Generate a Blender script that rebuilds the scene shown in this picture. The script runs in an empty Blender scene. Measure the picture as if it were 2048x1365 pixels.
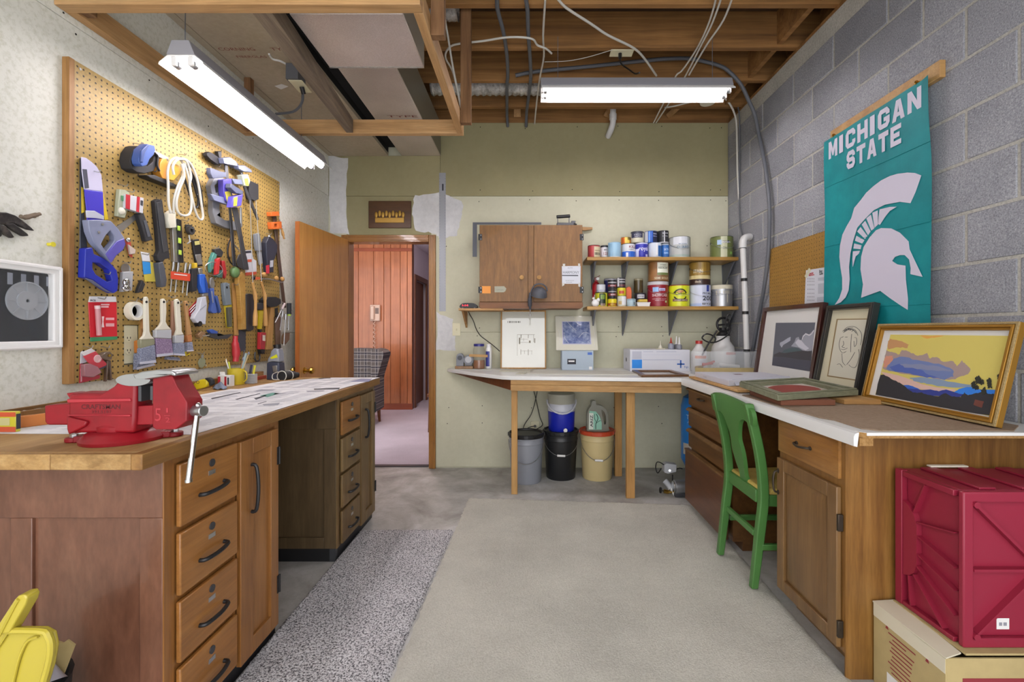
import bpy, bmesh, math, random
from mathutils import Vector, Matrix
from mathutils.geometry import tessellate_polygon
random.seed(7)
S = bpy.context.scene
COL = S.collection
# ---------------------------------------------------------------- camera, world, exposure
FX, VX, VY, EYE = 912.0, 1057.0, 661.0, 1.238      # focal length (px), vanishing point (px), eye height (m)
cam = bpy.data.cameras.new('camera'); cam.sensor_width = 36.0
cam.lens = FX / 2048.0 * 36.0
cam.shift_x = -(VX - 1024.0) / 2048.0; cam.shift_y = (VY - 682.5) / 2048.0
cam.clip_start = 0.05; cam.clip_end = 60
camo = bpy.data.objects.new('camera', cam); COL.objects.link(camo)
camo.location = (0, 0, EYE); camo.rotation_euler = (math.pi / 2, 0, 0)
S.camera = camo
W = bpy.data.worlds.new('world'); S.world = W; W.use_nodes = True
W.node_tree.nodes['Background'].inputs[0].default_value = (0.98, 0.97, 1.0, 1)
W.node_tree.nodes['Background'].inputs[1].default_value = 3.0
S.view_settings.view_transform = 'Standard'; S.view_settings.look = 'None'
S.view_settings.gamma = 1; S.view_settings.use_curve_mapping = False
S.view_settings.exposure = 0.18
TUBE_POWER = 32.0      # emission strength of the fluorescent tubes
HALL_POWER = 60.0  # emission strength of the lamp added in the hall

# ---------------------------------------------------------------- pixel helpers (pixel + a surface -> point)
def at(px, py, Y): return Vector(((px - VX) / FX * Y, Y, EYE + (VY - py) / FX * Y))
def atX(px, py, X): return at(px, py, X * FX / (px - VX))
def atZ(px, py, Z): return at(px, py, (EYE - Z) * FX / (py - VY))
VIEW = {'P0': (120, 100, 3.793), 'P1': (140, 270, 4.136), 'P2': (380, 280, 4.136), 'P3': (140, 560, 6.204),
        'P4': (360, 520, 5.25), 'P5': (400, 270, 7.183), 'K': (1160, 430, 5.935), 'C': (930, 400, 5.688),
        'F': (1640, 320, 4.015), 'F0': (1640, 140, 4.877), 'N': (0, 400, 4.267), 'px': (0, 0, 1.0),
        'B': (890, 580, 6.0235), 'H': (690, 480, 3.9), 'R': (1220, 600, 6.0235), 'L': (820, 0, 3.531), 'G': (1440, 0, 5.4605)}
def q(v, p):
    a = VIEW[v]; return (a[0] + p[0] / a[2], a[1] + p[1] / a[2])

# ---------------------------------------------------------------- mesh builder
class MB:
    def __init__(s): s.v = []; s.f = []; s.m = []
    def _a(s, vs, fs, mi=0):
        o = len(s.v); s.v += [Vector(p) for p in vs]
        for f in fs: s.f.append([o + i for i in f]); s.m.append(mi)
        return s
    def box(s, x0, x1, y0, y1, z0, z1, mi=0):
        return s._a([(x0,y0,z0),(x1,y0,z0),(x1,y1,z0),(x0,y1,z0),(x0,y0,z1),(x1,y0,z1),(x1,y1,z1),(x0,y1,z1)],
                    [(0,3,2,1),(4,5,6,7),(0,1,5,4),(1,2,6,5),(2,3,7,6),(3,0,4,7)], mi)
    def obox(s, c, size, R=None, mi=0):
        R = R or Matrix.Identity(3); c = Vector(c); h = Vector(size) / 2
        vs = [c + R @ Vector((sx*h.x, sy*h.y, sz*h.z)) for sz in (-1,1) for sx, sy in ((-1,-1),(1,-1),(1,1),(-1,1))]
        return s._a(vs, [(0,3,2,1),(4,5,6,7),(0,1,5,4),(1,2,6,5),(2,3,7,6),(3,0,4,7)], mi)
    def bar(s, p0, p1, w, h, up=(0,0,1), mi=0):
        p0 = Vector(p0); p1 = Vector(p1); d = (p1 - p0); L = d.length; d.normalize()
        u = Vector(up); x = d.cross(u)
        if x.length < 1e-4: x = d.cross(Vector((1,0,0)))
        x.normalize(); z = x.cross(d)
        return s.obox((p0 + p1) / 2, (w, L, h), Matrix((x, d, z)).transposed(), mi)
    def cyl(s, p0, p1, r0, r1=None, n=16, cap=True, mi=0):
        r1 = r0 if r1 is None else r1
        p0 = Vector(p0); p1 = Vector(p1); d = (p1 - p0).normalized()
        x = d.orthogonal().normalized(); y = d.cross(x)
        vs = [p + r * (math.cos(2*math.pi*i/n) * x + math.sin(2*math.pi*i/n) * y) for p, r in ((p0,r0),(p1,r1)) for i in range(n)]
        fs = [(i, (i+1) % n, n + (i+1) % n, n + i) for i in range(n)]
        if cap: fs += [tuple(range(n-1,-1,-1)), tuple(range(n, 2*n))]
        return s._a(vs, fs, mi)
    def tube(s, pts, r, n=8, closed=False, sm=4, mi=0):
        pts = [Vector(p) for p in pts]
        if sm > 1 and len(pts) > 2: pts = smooth(pts, sm, closed)
        N = len(pts); rs = r if isinstance(r, (list, tuple)) else [r] * N
        if len(rs) != N: rs = [rs[min(len(rs)-1, int(i * len(rs) / N))] for i in range(N)]
        vs = []; x = None
        for i, p in enumerate(pts):
            a = pts[(i-1) % N] if (closed or i > 0) else p
            b = pts[(i+1) % N] if (closed or i < N-1) else p
            d = (b - a).normalized() if (b - a).length > 1e-9 else Vector((0,0,1))
            x = d.orthogonal() if x is None else (x - d * x.dot(d))
            if x.length < 1e-6: x = d.orthogonal()
            x.normalize(); y = d.cross(x)
            vs += [p + rs[i] * (math.cos(2*math.pi*k/n) * x + math.sin(2*math.pi*k/n) * y) for k in range(n)]
        fs = []
        for i in range(N if closed else N-1):
            j = (i+1) % N
            fs += [(i*n+k, i*n+(k+1) % n, j*n+(k+1) % n, j*n+k) for k in range(n)]
        if not closed: fs += [tuple(range(n-1,-1,-1)), tuple(range((N-1)*n, N*n))]
        return s._a(vs, fs, mi)
    def lathe(s, prof, o=(0,0,0), axis=(0,0,1), n=24, a0=0.0, a1=None, mi=0, caps=True):
        o = Vector(o); ax = Vector(axis).normalized()
        if abs(ax.z) > .99: x = Vector((1,0,0)); y = ax.cross(x)
        else:
            x = ax.cross(Vector((0,0,1))).normalized(); y = ax.cross(x)
        full = a1 is None; a1 = a0 + 2*math.pi if full else a1
        k = n if full else n + 1; vs = []
        for r, h in prof:
            vs += [o + ax*h + r*(math.cos(a0+(a1-a0)*i/n)*x + math.sin(a0+(a1-a0)*i/n)*y) for i in range(k)]
        fs = []
        for j in range(len(prof)-1):
            for i in range(n): fs.append((j*k+i, j*k+(i+1) % k, (j+1)*k+(i+1) % k, (j+1)*k+i))
        if full and caps:
            if prof[0][0] > 1e-6: fs.append(tuple(range(k-1,-1,-1)))
            if prof[-1][0] > 1e-6: fs.append(tuple(range((len(prof)-1)*k, len(prof)*k)))
        return s._a(vs, fs, mi)
    def ball(s, c, rx, ry=None, rz=None, n=16, m=10, mi=0):
        ry = rx if ry is None else ry; rz = rx if rz is None else rz; c = Vector(c); vs = []; fs = []
        for j in range(m+1):
            t = math.pi * j / m
            for i in range(n):
                a = 2*math.pi*i/n
                vs.append(c + Vector((rx*math.sin(t)*math.cos(a), ry*math.sin(t)*math.sin(a), -rz*math.cos(t))))
        for j in range(m):
            for i in range(n): fs.append((j*n+i, j*n+(i+1) % n, (j+1)*n+(i+1) % n, (j+1)*n+i))
        return s._a(vs, fs, mi)
    def prism(s, loops, d, mi=0):
        """loops: list of 3D loops (outer first, then holes); extruded by vector d."""
        loops = [[Vector(p) for p in l] for l in loops]; d = Vector(d)
        flat = [p for l in loops for p in l]; n = len(flat)
        tris = tessellate_polygon(loops)
        fs = [tuple(t) for t in tris] + [tuple(n + i for i in reversed(t)) for t in tris]
        o = 0
        for l in loops:
            k = len(l)
            for i in range(k): fs.append((o+i, o+(i+1) % k, n+o+(i+1) % k, n+o+i))
            o += k
        return s._a(flat + [p + d for p in flat], fs, mi)
    def torus(s, c, R, r, axis=(0,0,1), n=24, m=8, a0=0, a1=None, mi=0):
        c = Vector(c); ax = Vector(axis).normalized(); x = ax.orthogonal().normalized(); y = ax.cross(x)
        full = a1 is None; a1 = 2*math.pi if full else a1
        pts = [c + R*(math.cos(a0+(a1-a0)*i/n)*x + math.sin(a0+(a1-a0)*i/n)*y) for i in range(n if full else n+1)]
        return s.tube(pts, r, m, full, 1, mi)
    def grid(s, fn, nu, nv, mi=0):
        vs = [fn(i/nu, j/nv) for j in range(nv+1) for i in range(nu+1)]
        fs = [(j*(nu+1)+i, j*(nu+1)+i+1, (j+1)*(nu+1)+i+1, (j+1)*(nu+1)+i) for j in range(nv) for i in range(nu)]
        return s._a(vs, fs, mi)

def smooth(p, k, closed=False):
    N = len(p); out = []
    for i in range(N if closed else N-1):
        a, b, c, d = (p[(i-1) % N] if closed or i > 0 else p[i]), p[i], p[(i+1) % N], (p[(i+2) % N] if closed or i < N-2 else p[(i+1) % N])
        for j in range(k):
            t = j/k
            out.append(0.5*((2*b) + (c-a)*t + (2*a-5*b+4*c-d)*t*t + (-a+3*b-3*c+d)*t**3))
    if not closed: out.append(p[-1])
    return out

# ---------------------------------------------------------------- objects
ORG = {}
def thing(name, label, cat, loc, group=None, kind=None):
    o = bpy.data.objects.new(name, None); o.empty_display_size = .05
    COL.objects.link(o); o.location = loc; ORG[o] = Vector(loc)
    if label: o['label'] = label
    if cat: o['category'] = cat
    if group: o['group'] = group
    if kind: o['kind'] = kind
    return o
def build(name, mb, mats, parent=None, bev=0, smooth_ang=40, seg=2, org=None):
    if not isinstance(mats, (list, tuple)): mats = [mats]
    if parent is not None: org = ORG[parent]
    elif org is None:
        xs = [p.x for p in mb.v]; ys = [p.y for p in mb.v]; zs = [p.z for p in mb.v]
        org = Vector(((min(xs)+max(xs))/2, (min(ys)+max(ys))/2, min(zs)))
    me = bpy.data.meshes.new(name)
    me.from_pydata([p - org for p in mb.v], [], mb.f)
    for m in mats: me.materials.append(mat(m))
    if len(mats) > 1: me.polygons.foreach_set('material_index', mb.m)
    bm = bmesh.new(); bm.from_mesh(me)
    bmesh.ops.remove_doubles(bm, verts=bm.verts, dist=1e-6)
    bmesh.ops.recalc_face_normals(bm, faces=bm.faces); bm.to_mesh(me); bm.free()
    me.polygons.foreach_set('use_smooth', [True]*len(me.polygons)); me.set_sharp_from_angle(angle=math.radians(smooth_ang))
    o = bpy.data.objects.new(name, me); COL.objects.link(o)
    if parent is None: o.location = org
    else: o.parent = parent
    ORG[o] = org.copy()
    if bev:
        b = o.modifiers.new('bevel', 'BEVEL'); b.width = bev; b.segments = seg; b.limit_method = 'ANGLE'; b.angle_limit = math.radians(35)
    return o
def tag(o, label=None, cat=None, group=None, kind=None):
    if label: o['label'] = label
    if cat: o['category'] = cat
    if group: o['group'] = group
    if kind: o['kind'] = kind
    return o
def dup(o, parent=None, loc=None):
    c = o.copy(); COL.objects.link(c)
    if parent is not None: c.parent = parent
    if loc is not None: c.location = loc
    ORG[c] = ORG[o].copy()
    return c
def Bx(*a): return MB().box(*a)

_tc = {}
def text_mb(txt, fn, bold=0.0, mi=0, mb=None, depth=None, nrm=None):
    """lettering: fn maps glyph coords (x in 0..w, y, unit cap height ~0.7) to a 3D point"""
    key = (txt, bold)
    if key not in _tc:
        cu = bpy.data.curves.new('lettering', 'FONT'); cu.body = txt; cu.align_x = 'CENTER'; cu.resolution_u = 2; cu.offset = bold
        ob = bpy.data.objects.new('lettering', cu)
        me = bpy.data.meshes.new_from_object(ob)
        _tc[key] = ([v.co.copy() for v in me.vertices], [tuple(p.vertices) for p in me.polygons])
        bpy.data.objects.remove(ob); bpy.data.curves.remove(cu); bpy.data.meshes.remove(me)
    vs, fs = _tc[key]; mb = mb or MB()
    mb._a([fn(p.x, p.y) for p in vs], fs, mi)
    return mb
def text_w(txt, bold=0.0):
    text_mb(txt, lambda x, y: (x, y, 0), bold); xs = [p.x for p in _tc[(txt, bold)][0]]
    return max(xs) - min(xs)
def flat_text(txt, o, u, v, height, width=None, bold=0.0, mb=None, mi=0):
    """text centred on o, u = reading direction, v = up; height = cap height"""
    o = Vector(o); u = Vector(u).normalized(); v = Vector(v).normalized(); k = height / 0.7
    w = text_w(txt, bold); kx = k if width is None else width / w
    return text_mb(txt, lambda x, y: o + u*(x*kx) + v*((y-0.35)*k), bold, mi, mb)

# ---------------------------------------------------------------- materials
def lin(h):
    if isinstance(h, str):
        h = h.lstrip('#'); c = [int(h[i:i+2], 16)/255 for i in (0,2,4)]
    else: c = [x/255 for x in h]
    return tuple((x/12.92 if x <= .04045 else ((x+.055)/1.055)**2.4) for x in c) + (1,)
MATS = {}; DEF = {}
def newmat(name):
    m = bpy.data.materials.new(name); m.use_nodes = True; nt = m.node_tree
    return m, nt, nt.nodes['Principled BSDF']
def mat(k):
    if k not in MATS:
        if k in DEF: MATS[k] = DEF[k](k)
        else: raise KeyError(k)
    return MATS[k]
def plain(col, rough=.5, metal=0, spec=.5, emit=None, es=0, trans=0, bump=0, bscale=200, alpha=1, coat=0, var=0):
    def f(k):
        m, nt, b = newmat(k); b.inputs['Base Color'].default_value = lin(col); b.inputs['Roughness'].default_value = rough
        b.inputs['Metallic'].default_value = metal; b.inputs['Specular IOR Level'].default_value = spec
        b.inputs['Coat Weight'].default_value = coat; b.inputs['Transmission Weight'].default_value = trans; b.inputs['Alpha'].default_value = alpha
        if emit: b.inputs['Emission Color'].default_value = lin(emit); b.inputs['Emission Strength'].default_value = es
        if var:
            n = N(nt, 'ShaderNodeTexNoise', Scale=bscale*.25, Detail=4); tc = N(nt, 'ShaderNodeTexCoord'); nt.links.new(tc.outputs['Object'], n.inputs['Vector'])
            r = ramp(nt, n.outputs['Fac'], [(.3, tuple(x*(1-var) for x in lin(col)[:3])), (.7, tuple(min(1,x*(1+var)) for x in lin(col)[:3]))])
            nt.links.new(r, b.inputs['Base Color'])
        if bump: addbump(nt, b, bscale, bump)
        return m
    return f
def N(nt, t, **kw):
    n = nt.nodes.new(t)
    for k, v in kw.items():
        if k in n.inputs: n.inputs[k].default_value = v
        else: setattr(n, k, v)
    return n
def ramp(nt, fac, stops, interp='LINEAR'):
    r = nt.nodes.new('ShaderNodeValToRGB'); r.color_ramp.interpolation = interp
    while len(r.color_ramp.elements) < len(stops): r.color_ramp.elements.new(.5)
    for e, (p, c) in zip(r.color_ramp.elements, stops):
        e.position = p; e.color = lin(c) if isinstance(c, str) else (tuple(c) + (1,))[:4]
    nt.links.new(fac, r.inputs[0]); return r.outputs[0]
def mixc(nt, fac, a, b, mode='MIX'):
    n = nt.nodes.new('ShaderNodeMix'); n.data_type = 'RGBA'; n.blend_type = mode
    for s_, v in ((0, fac), (6, a), (7, b)):
        if hasattr(v, 'is_linked') or hasattr(v, 'links'): nt.links.new(v, n.inputs[s_])
        elif isinstance(v, str): n.inputs[s_].default_value = lin(v)
        else: n.inputs[s_].default_value = v
    return n.outputs[2]
def coords(nt, scale=(1,1,1), out='Object', rot=(0,0,0), rnd=True):
    tc = nt.nodes.new('ShaderNodeTexCoord'); mp = nt.nodes.new('ShaderNodeMapping'); mp.inputs['Scale'].default_value = scale; mp.inputs['Rotation'].default_value = rot
    nt.links.new(tc.outputs[out], mp.inputs['Vector'])
    if rnd:
        oi = nt.nodes.new('ShaderNodeObjectInfo'); ml = N(nt, 'ShaderNodeMath', operation='MULTIPLY'); ml.inputs[1].default_value = 37.0
        nt.links.new(oi.outputs['Random'], ml.inputs[0]); nt.links.new(ml.outputs[0], mp.inputs['Location'])
    return mp.outputs[0]
def noise(nt, vec, scale, detail=4, rough=.55, dist=0):
    n = N(nt, 'ShaderNodeTexNoise', Scale=scale, Detail=detail, Roughness=rough, Distortion=dist); nt.links.new(vec, n.inputs['Vector']); return n.outputs['Fac']
def addbump(nt, b, scale, strength, vec=None, dist=.002, fac=None):
    if fac is None: fac = noise(nt, vec or coords(nt, rnd=False), scale, 3)
    bp = N(nt, 'ShaderNodeBump', Strength=strength, Distance=dist); nt.links.new(fac, bp.inputs['Height']); nt.links.new(bp.outputs[0], b.inputs['Normal'])
def wood(c0, c1, c2, axis='z', grain=26, rough=.5, coat=0, stretch=.06, bands=True):
    def f(k):
        m, nt, b = newmat(k); st = {'x': (stretch,1,1), 'y': (1,stretch,1), 'z': (1,1,stretch)}[axis]
        v = coords(nt, st); n1 = noise(nt, v, grain, 5, .6, .6); n2 = noise(nt, v, grain*7, 3, .6)
        c = ramp(nt, n1, [(.28, c0), (.5, c1), (.72, c2)])
        c = mixc(nt, .35, c, ramp(nt, n2, [(.3, (.35,.35,.35)), (.7, (1,1,1))]), 'MULTIPLY')
        v2 = coords(nt); n3 = noise(nt, v2, 3.5, 3); c = mixc(nt, .5, c, ramp(nt, n3, [(.3, (.55,.55,.55)), (.7, (1,1,1))]), 'MULTIPLY')
        nt.links.new(c, b.inputs['Base Color']); b.inputs['Roughness'].default_value = rough; b.inputs['Coat Weight'].default_value = coat
        addbump(nt, b, 0, .15, fac=n2, dist=.001)
        return m
    return f
def speckle(c0, c1, c2, scale=60, rough=.8, bump=.3, big=3, lo=.35, hi=.65, dist=.002, detail=6, spec=.3, metal=0):
    def f(k):
        m, nt, b = newmat(k); v = coords(nt); n1 = noise(nt, v, scale, detail, .7); n2 = noise(nt, v, big, 4)
        c = ramp(nt, n1, [(lo, c0), (.5, c1), (hi, c2)])
        c = mixc(nt, .6, c, ramp(nt, n2, [(.3, (.7,.7,.7)), (.7, (1,1,1))]), 'MULTIPLY')
        nt.links.new(c, b.inputs['Base Color']); b.inputs['Roughness'].default_value = rough; b.inputs['Specular IOR Level'].default_value = spec; b.inputs['Metallic'].default_value = metal
        addbump(nt, b, 0, bump, fac=n1, dist=dist)
        return m
    return f
def holes(base, axes, pitch=.0254, rad=.0034, dark='#2a1f0c'):
    """pegboard: a grid of small drilled holes"""
    def f(k):
        m, nt, b = newmat(k); tc = nt.nodes.new('ShaderNodeTexCoord'); sp = nt.nodes.new('ShaderNodeSeparateXYZ'); nt.links.new(tc.outputs['Object'], sp.inputs[0])
        sq = []
        for a in axes:
            mm = N(nt, 'ShaderNodeMath', operation='PINGPONG'); nt.links.new(sp.outputs[a], mm.inputs[0]); mm.inputs[1].default_value = pitch/2
            p = N(nt, 'ShaderNodeMath', operation='POWER'); nt.links.new(mm.outputs[0], p.inputs[0]); p.inputs[1].default_value = 2; sq.append(p.outputs[0])
        ad = N(nt, 'ShaderNodeMath', operation='ADD'); nt.links.new(sq[0], ad.inputs[0]); nt.links.new(sq[1], ad.inputs[1])
        sr = N(nt, 'ShaderNodeMath', operation='SQRT'); nt.links.new(ad.outputs[0], sr.inputs[0])
        lt = N(nt, 'ShaderNodeMath', operation='LESS_THAN'); nt.links.new(sr.outputs[0], lt.inputs[0]); lt.inputs[1].default_value = rad
        v = coords(nt); n1 = noise(nt, v, 90, 5); c = ramp(nt, n1, [(.3, tuple(x*.8 for x in lin(base)[:3])), (.7, tuple(min(1,x*1.12) for x in lin(base)[:3]))])
        c = mixc(nt, lt.outputs[0], c, dark); nt.links.new(c, b.inputs['Base Color']); b.inputs['Roughness'].default_value = .55
        iv = N(nt, 'ShaderNodeMath', operation='SUBTRACT'); iv.inputs[0].default_value = 1; nt.links.new(lt.outputs[0], iv.inputs[1])
        addbump(nt, b, 0, .8, fac=iv.outputs[0], dist=.003)
        return m
    return f
D = DEF
# --- surfaces of the place
D['drywall'] = speckle('#cbcab0', '#d1d0b7', '#d6d5bd', 22, .75, .03, 1.2, .2, .8)
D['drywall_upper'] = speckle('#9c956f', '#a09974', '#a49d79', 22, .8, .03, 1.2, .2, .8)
D['drywall_left'] = speckle('#c6c7b2', '#dfe0d6', '#e3e4da', 55, .75, .03, 1.2, .22, .34)
D['spackle'] = speckle('#d3d4d6', '#dadbdc', '#e0e1e2', 25, .8, .1, 4)
D['dark'] = plain('#15120e', .9)
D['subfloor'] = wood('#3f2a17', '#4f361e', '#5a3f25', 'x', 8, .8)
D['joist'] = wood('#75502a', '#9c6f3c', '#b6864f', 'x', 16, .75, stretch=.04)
D['stud'] = wood('#a97a45', '#c2935a', '#cfa36c', 'z', 22, .7)
D['stud_x'] = wood('#ab8050', '#c79b66', '#d4ab78', 'x', 22, .7)
D['stud_y'] = wood('#ab8050', '#c79b66', '#d4ab78', 'y', 22, .7)
D['stud_grey'] = wood('#5e5142', '#7d6d5b', '#94836e', 'y', 24, .8)
D['hanger'] = wood('#6b4a2c', '#86603c', '#96704a', 'z', 24, .75)
D['ductboard'] = speckle('#b3a68f', '#b8ab95', '#bdb19b', 30, .75, .03, 2)
D['duct_foil'] = speckle('#c9bdb4', '#d4c9c0', '#ded4cc', 300, .3, .25, 3, .4, .6, .0008, metal=.35)
D['duct_side'] = plain('#8b8778', .45, .3)
D['gap_shade'] = plain('#101011', .9)  # shade between plenum and ducts, put into the colour
D['foil'] = speckle('#b4b3b0', '#d6d5d2', '#f0efec', 22, .22, 1.0, 9, .35, .65, .02, metal=.6)
D['galv'] = plain('#b4b6b8', .38, .85, bump=.1, bscale=60)
D['mortar'] = speckle('#a19f97', '#b4b2a9', '#c3c1b8', 90, .95, .3, 5)
def _block(k):
    m, nt, b = newmat(k); v = coords(nt); n1 = noise(nt, v, 170, 6, .75); n2 = noise(nt, v, 3, 4); n3 = noise(nt, v, 9, 5, .7)
    c = ramp(nt, n1, [(.33, '#75777d'), (.47, '#9fa1a7'), (.56, '#adafb4'), (.68, '#d2d3d6')])
    c = mixc(nt, .7, c, ramp(nt, n2, [(.3, (.68,.68,.70)), (.7, (1,1,1))]), 'MULTIPLY')
    c = mixc(nt, ramp(nt, n3, [(.66, (0,0,0)), (.74, (.35,.35,.35))]), c, '#c9c9c6')
    oi = nt.nodes.new('ShaderNodeObjectInfo'); r = ramp(nt, oi.outputs['Random'], [(0, (.8,.8,.81)), (1, (1,1,1))]); c = mixc(nt, 1, c, r, 'MULTIPLY')
    nt.links.new(c, b.inputs['Base Color']); b.inputs['Roughness'].default_value = .9; b.inputs['Specular IOR Level'].default_value = .2
    addbump(nt, b, 0, .6, fac=n1, dist=.003); return m
D['block'] = _block
def _conc(k):
    m, nt, b = newmat(k); v = coords(nt, rnd=False); n1 = noise(nt, v, 2.2, 8, .62, .8); n2 = noise(nt, v, 7, 8, .7, .4); n3 = noise(nt, v, 120, 3)
    c = ramp(nt, n1, [(.3, '#96948e'), (.48, '#b3b2ad'), (.6, '#c3c3c0'), (.72, '#d6d7d6')])
    c = mixc(nt, .6, c, ramp(nt, n2, [(.32, (.62,.60,.55)), (.6, (1,1,1))]), 'MULTIPLY'); c = mixc(nt, .3, c, ramp(nt, n3, [(.3, (.7,.7,.7)), (.7, (1,1,1))]), 'MULTIPLY')
    nt.links.new(c, b.inputs['Base Color']); b.inputs['Roughness'].default_value = .65; addbump(nt, b, 0, .15, fac=n2, dist=.002); return m
D['concrete'] = _conc
D['hall_carpet'] = speckle('#b5abb4', '#c3bac4', '#cdc6d0', 260, .95, .4, 2, dist=.004)
D['panel_wood'] = wood('#b0673a', '#c27646', '#cd8455', 'z', 14, .35, .2, .04)
D['panel_trim'] = wood('#93431f', '#a24e28', '#ad5a33', 'x', 14, .35, .2)
D['hall_white'] = plain('#c9c0c9', .7)
D['door_oak'] = wood('#b57c38', '#c58b45', '#cf9851', 'z', 30, .35, .25, .03)
D['door_edge'] = wood('#a8602a', '#b86e34', '#c07a40', 'z', 30, .4)
D['trim_oak'] = wood('#94602a', '#a5702f', '#b27d3a', 'z', 30, .35, .3)
D['trim_oak_x'] = wood('#8a5726', '#9c682b', '#ab7736', 'x', 30, .35, .3)
D['jamb_brown'] = wood('#5f3418', '#713f1e', '#7f4a26', 'z', 20, .4)
D['ruler'] = plain('#9fa2a8', .5, .3)
D['brass'] = plain('#c9a24b', .2, 1)
D['white'] = plain('#e6e6e4', .45)
D['offwhite'] = plain('#dcd8c6', .5)
D['ivory'] = plain('#d9d4b4', .45)
D['black'] = plain('#19191b', .45)
D['blackmatte'] = plain('#232326', .7)
D['grey'] = plain('#7c7f85', .5)
D['lgrey'] = plain('#b3b6ba', .45)
D['dgrey'] = plain('#4a4d55', .5)
D['steel'] = plain('#b9bbbd', .3, .9)
D['chrome'] = plain('#d4d5d6', .12, 1)
D['iron'] = plain('#55565a', .45, .7)
D['tube'] = plain('#ffffff', .5, emit='#fff6fb', es=TUBE_POWER)
D['lamp_white'] = plain('#e9e9e6', .4)
D['lamp_grey'] = plain('#9a9aa0', .45, .2)
D['lamp_glow'] = plain('#ffffff', .5, emit='#ffe9e2', es=HALL_POWER)
D['cable_white'] = plain('#c8c6bd', .5)
D['cable_grey'] = plain('#5d6066', .5)
D['pvc'] = plain('#d5d5d3', .35)
D['pegboard'] = holes('#a2864a', (1, 2), rad=.004)
D['pegboard_dark'] = holes('#9a7433', (1, 2), rad=.0032, dark='#4a3410')
D['peg_frame'] = wood('#8f6433', '#a97b43', '#b88a52', 'z', 30, .6)
D['peg_frame_y'] = wood('#8f6433', '#a97b43', '#b88a52', 'y', 30, .6)

XL, XR, YB = -1.794, 1.79, 4.09
# ================================================================ the setting
fl = Bx(XL-.1, XR+.2, -.7, YB+.06, -.1, 0); o = build('floor', fl, 'concrete', org=Vector((0,0,0))); tag(o, kind='structure')
o = build('floor_hall', Bx(-4.2, 0.2, YB+.06, 10.4, -.1, .006), 'hall_carpet'); tag(o, kind='structure')
# back wall: dark core with drywall panels in front
DX0, DX1, DH = -1.612, -.892, 2.03
core = MB().box(XL, DX0-.02, YB+.012, YB+.12, 0, 3.10).box(DX0-.02, DX1+.02, YB+.012, YB+.12, DH+.02, 3.10).box(DX1+.02, XR, YB+.012, YB+.12, 0, 3.10)
wb = tag(build('wall_back', core, 'drywall', org=Vector((0, YB, 0))), kind='structure')
def panel(name, x0, x1, z0, z1, m): return build(name, Bx(x0, x1, YB, YB+.012, z0, z1), m, wb, .0012)
panel('drywall_panel', DX1+.02, XR, .014, 1.219, 'drywall'); panel('drywall_panel', DX1+.02, XR, 1.2215, 2.441, 'drywall')
panel('drywall_panel', -.79, XR, 2.4435, 3.10, 'drywall_upper'); panel('drywall_panel', XL, -.7925, 2.4435, 2.805, 'drywall_upper')
panel('drywall_panel', XL, DX0-.02, .014, 1.219, 'drywall'); panel('drywall_panel', XL, DX0-.02, 1.2215, 2.441, 'drywall'); panel('drywall_panel', DX0-.0195, DX1+.0195, DH+.02, 2.441, 'drywall_upper')
def ragged(pts, amp, n=5):
    out = []
    for i, p in enumerate(pts):
        b = pts[(i+1) % len(pts)]
        for j in range(n):
            t = j/n; out.append((p[0]+(b[0]-p[0])*t + random.uniform(-amp, amp), p[1]+(b[1]-p[1])*t + random.uniform(-amp, amp)))
    return out
for pts in ([(657,312),(698,318),(690,395),(698,470),(660,466)], [(828,392),(880,385),(925,402),(926,430),(914,470),(880,478),(872,468),(832,462),(826,430)], [(873,625),(905,640),(912,668),(910,700),(873,702)]):
    pp = ragged(pts, 2.2); mb = MB().prism([[at(x, y, YB-.0015) for x, y in pp]], (0, .0014, 0)); build('spackle_patch', mb, 'spackle', wb)
sc = MB()
for z in (2.40, 2.49, 3.06, 1.26, 1.18, .4, .55, 2.0):
    for x in (-.75, -.42, 0.0, .4, .8, 1.2, 1.6, 1.75):
        p = Vector((x + random.uniform(-.04,.04), YB-.001, z + random.uniform(-.012,.012))); sc.cyl(p, p + Vector((0,.002,0)), .0045, n=6)
tag(build('screw_head', sc, 'dark', wb), kind='stuff')
# left wall
wl = tag(build('wall_left', Bx(XL-.12, XL-.012, -.7, YB+.12, 0, 3.385), 'drywall_left', org=Vector((XL, 2, 0))), kind='structure')
for y0, y1 in ((-.7, .85), (.8525, YB)):
    for z0, z1 in ((0, 1.219), (1.2215, 2.441), (2.4435, 3.384)):
        build('drywall_panel', Bx(XL-.012, XL, y0, y1, z0, z1), 'drywall_left', wl, .0012)
sc = MB()
for y in [1.0+.4*i for i in range(8)]:
    for z in (2.40, 2.49, 2.75, 1.26, 1.17, 1.9):
        p = Vector((XL+.001, y + random.uniform(-.05,.05), z + random.uniform(-.03,.03))); sc.cyl(p, p - Vector((.002,0,0)), .004, n=6)
tag(build('screw_head', sc, 'dark', wl), kind='stuff')
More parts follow.
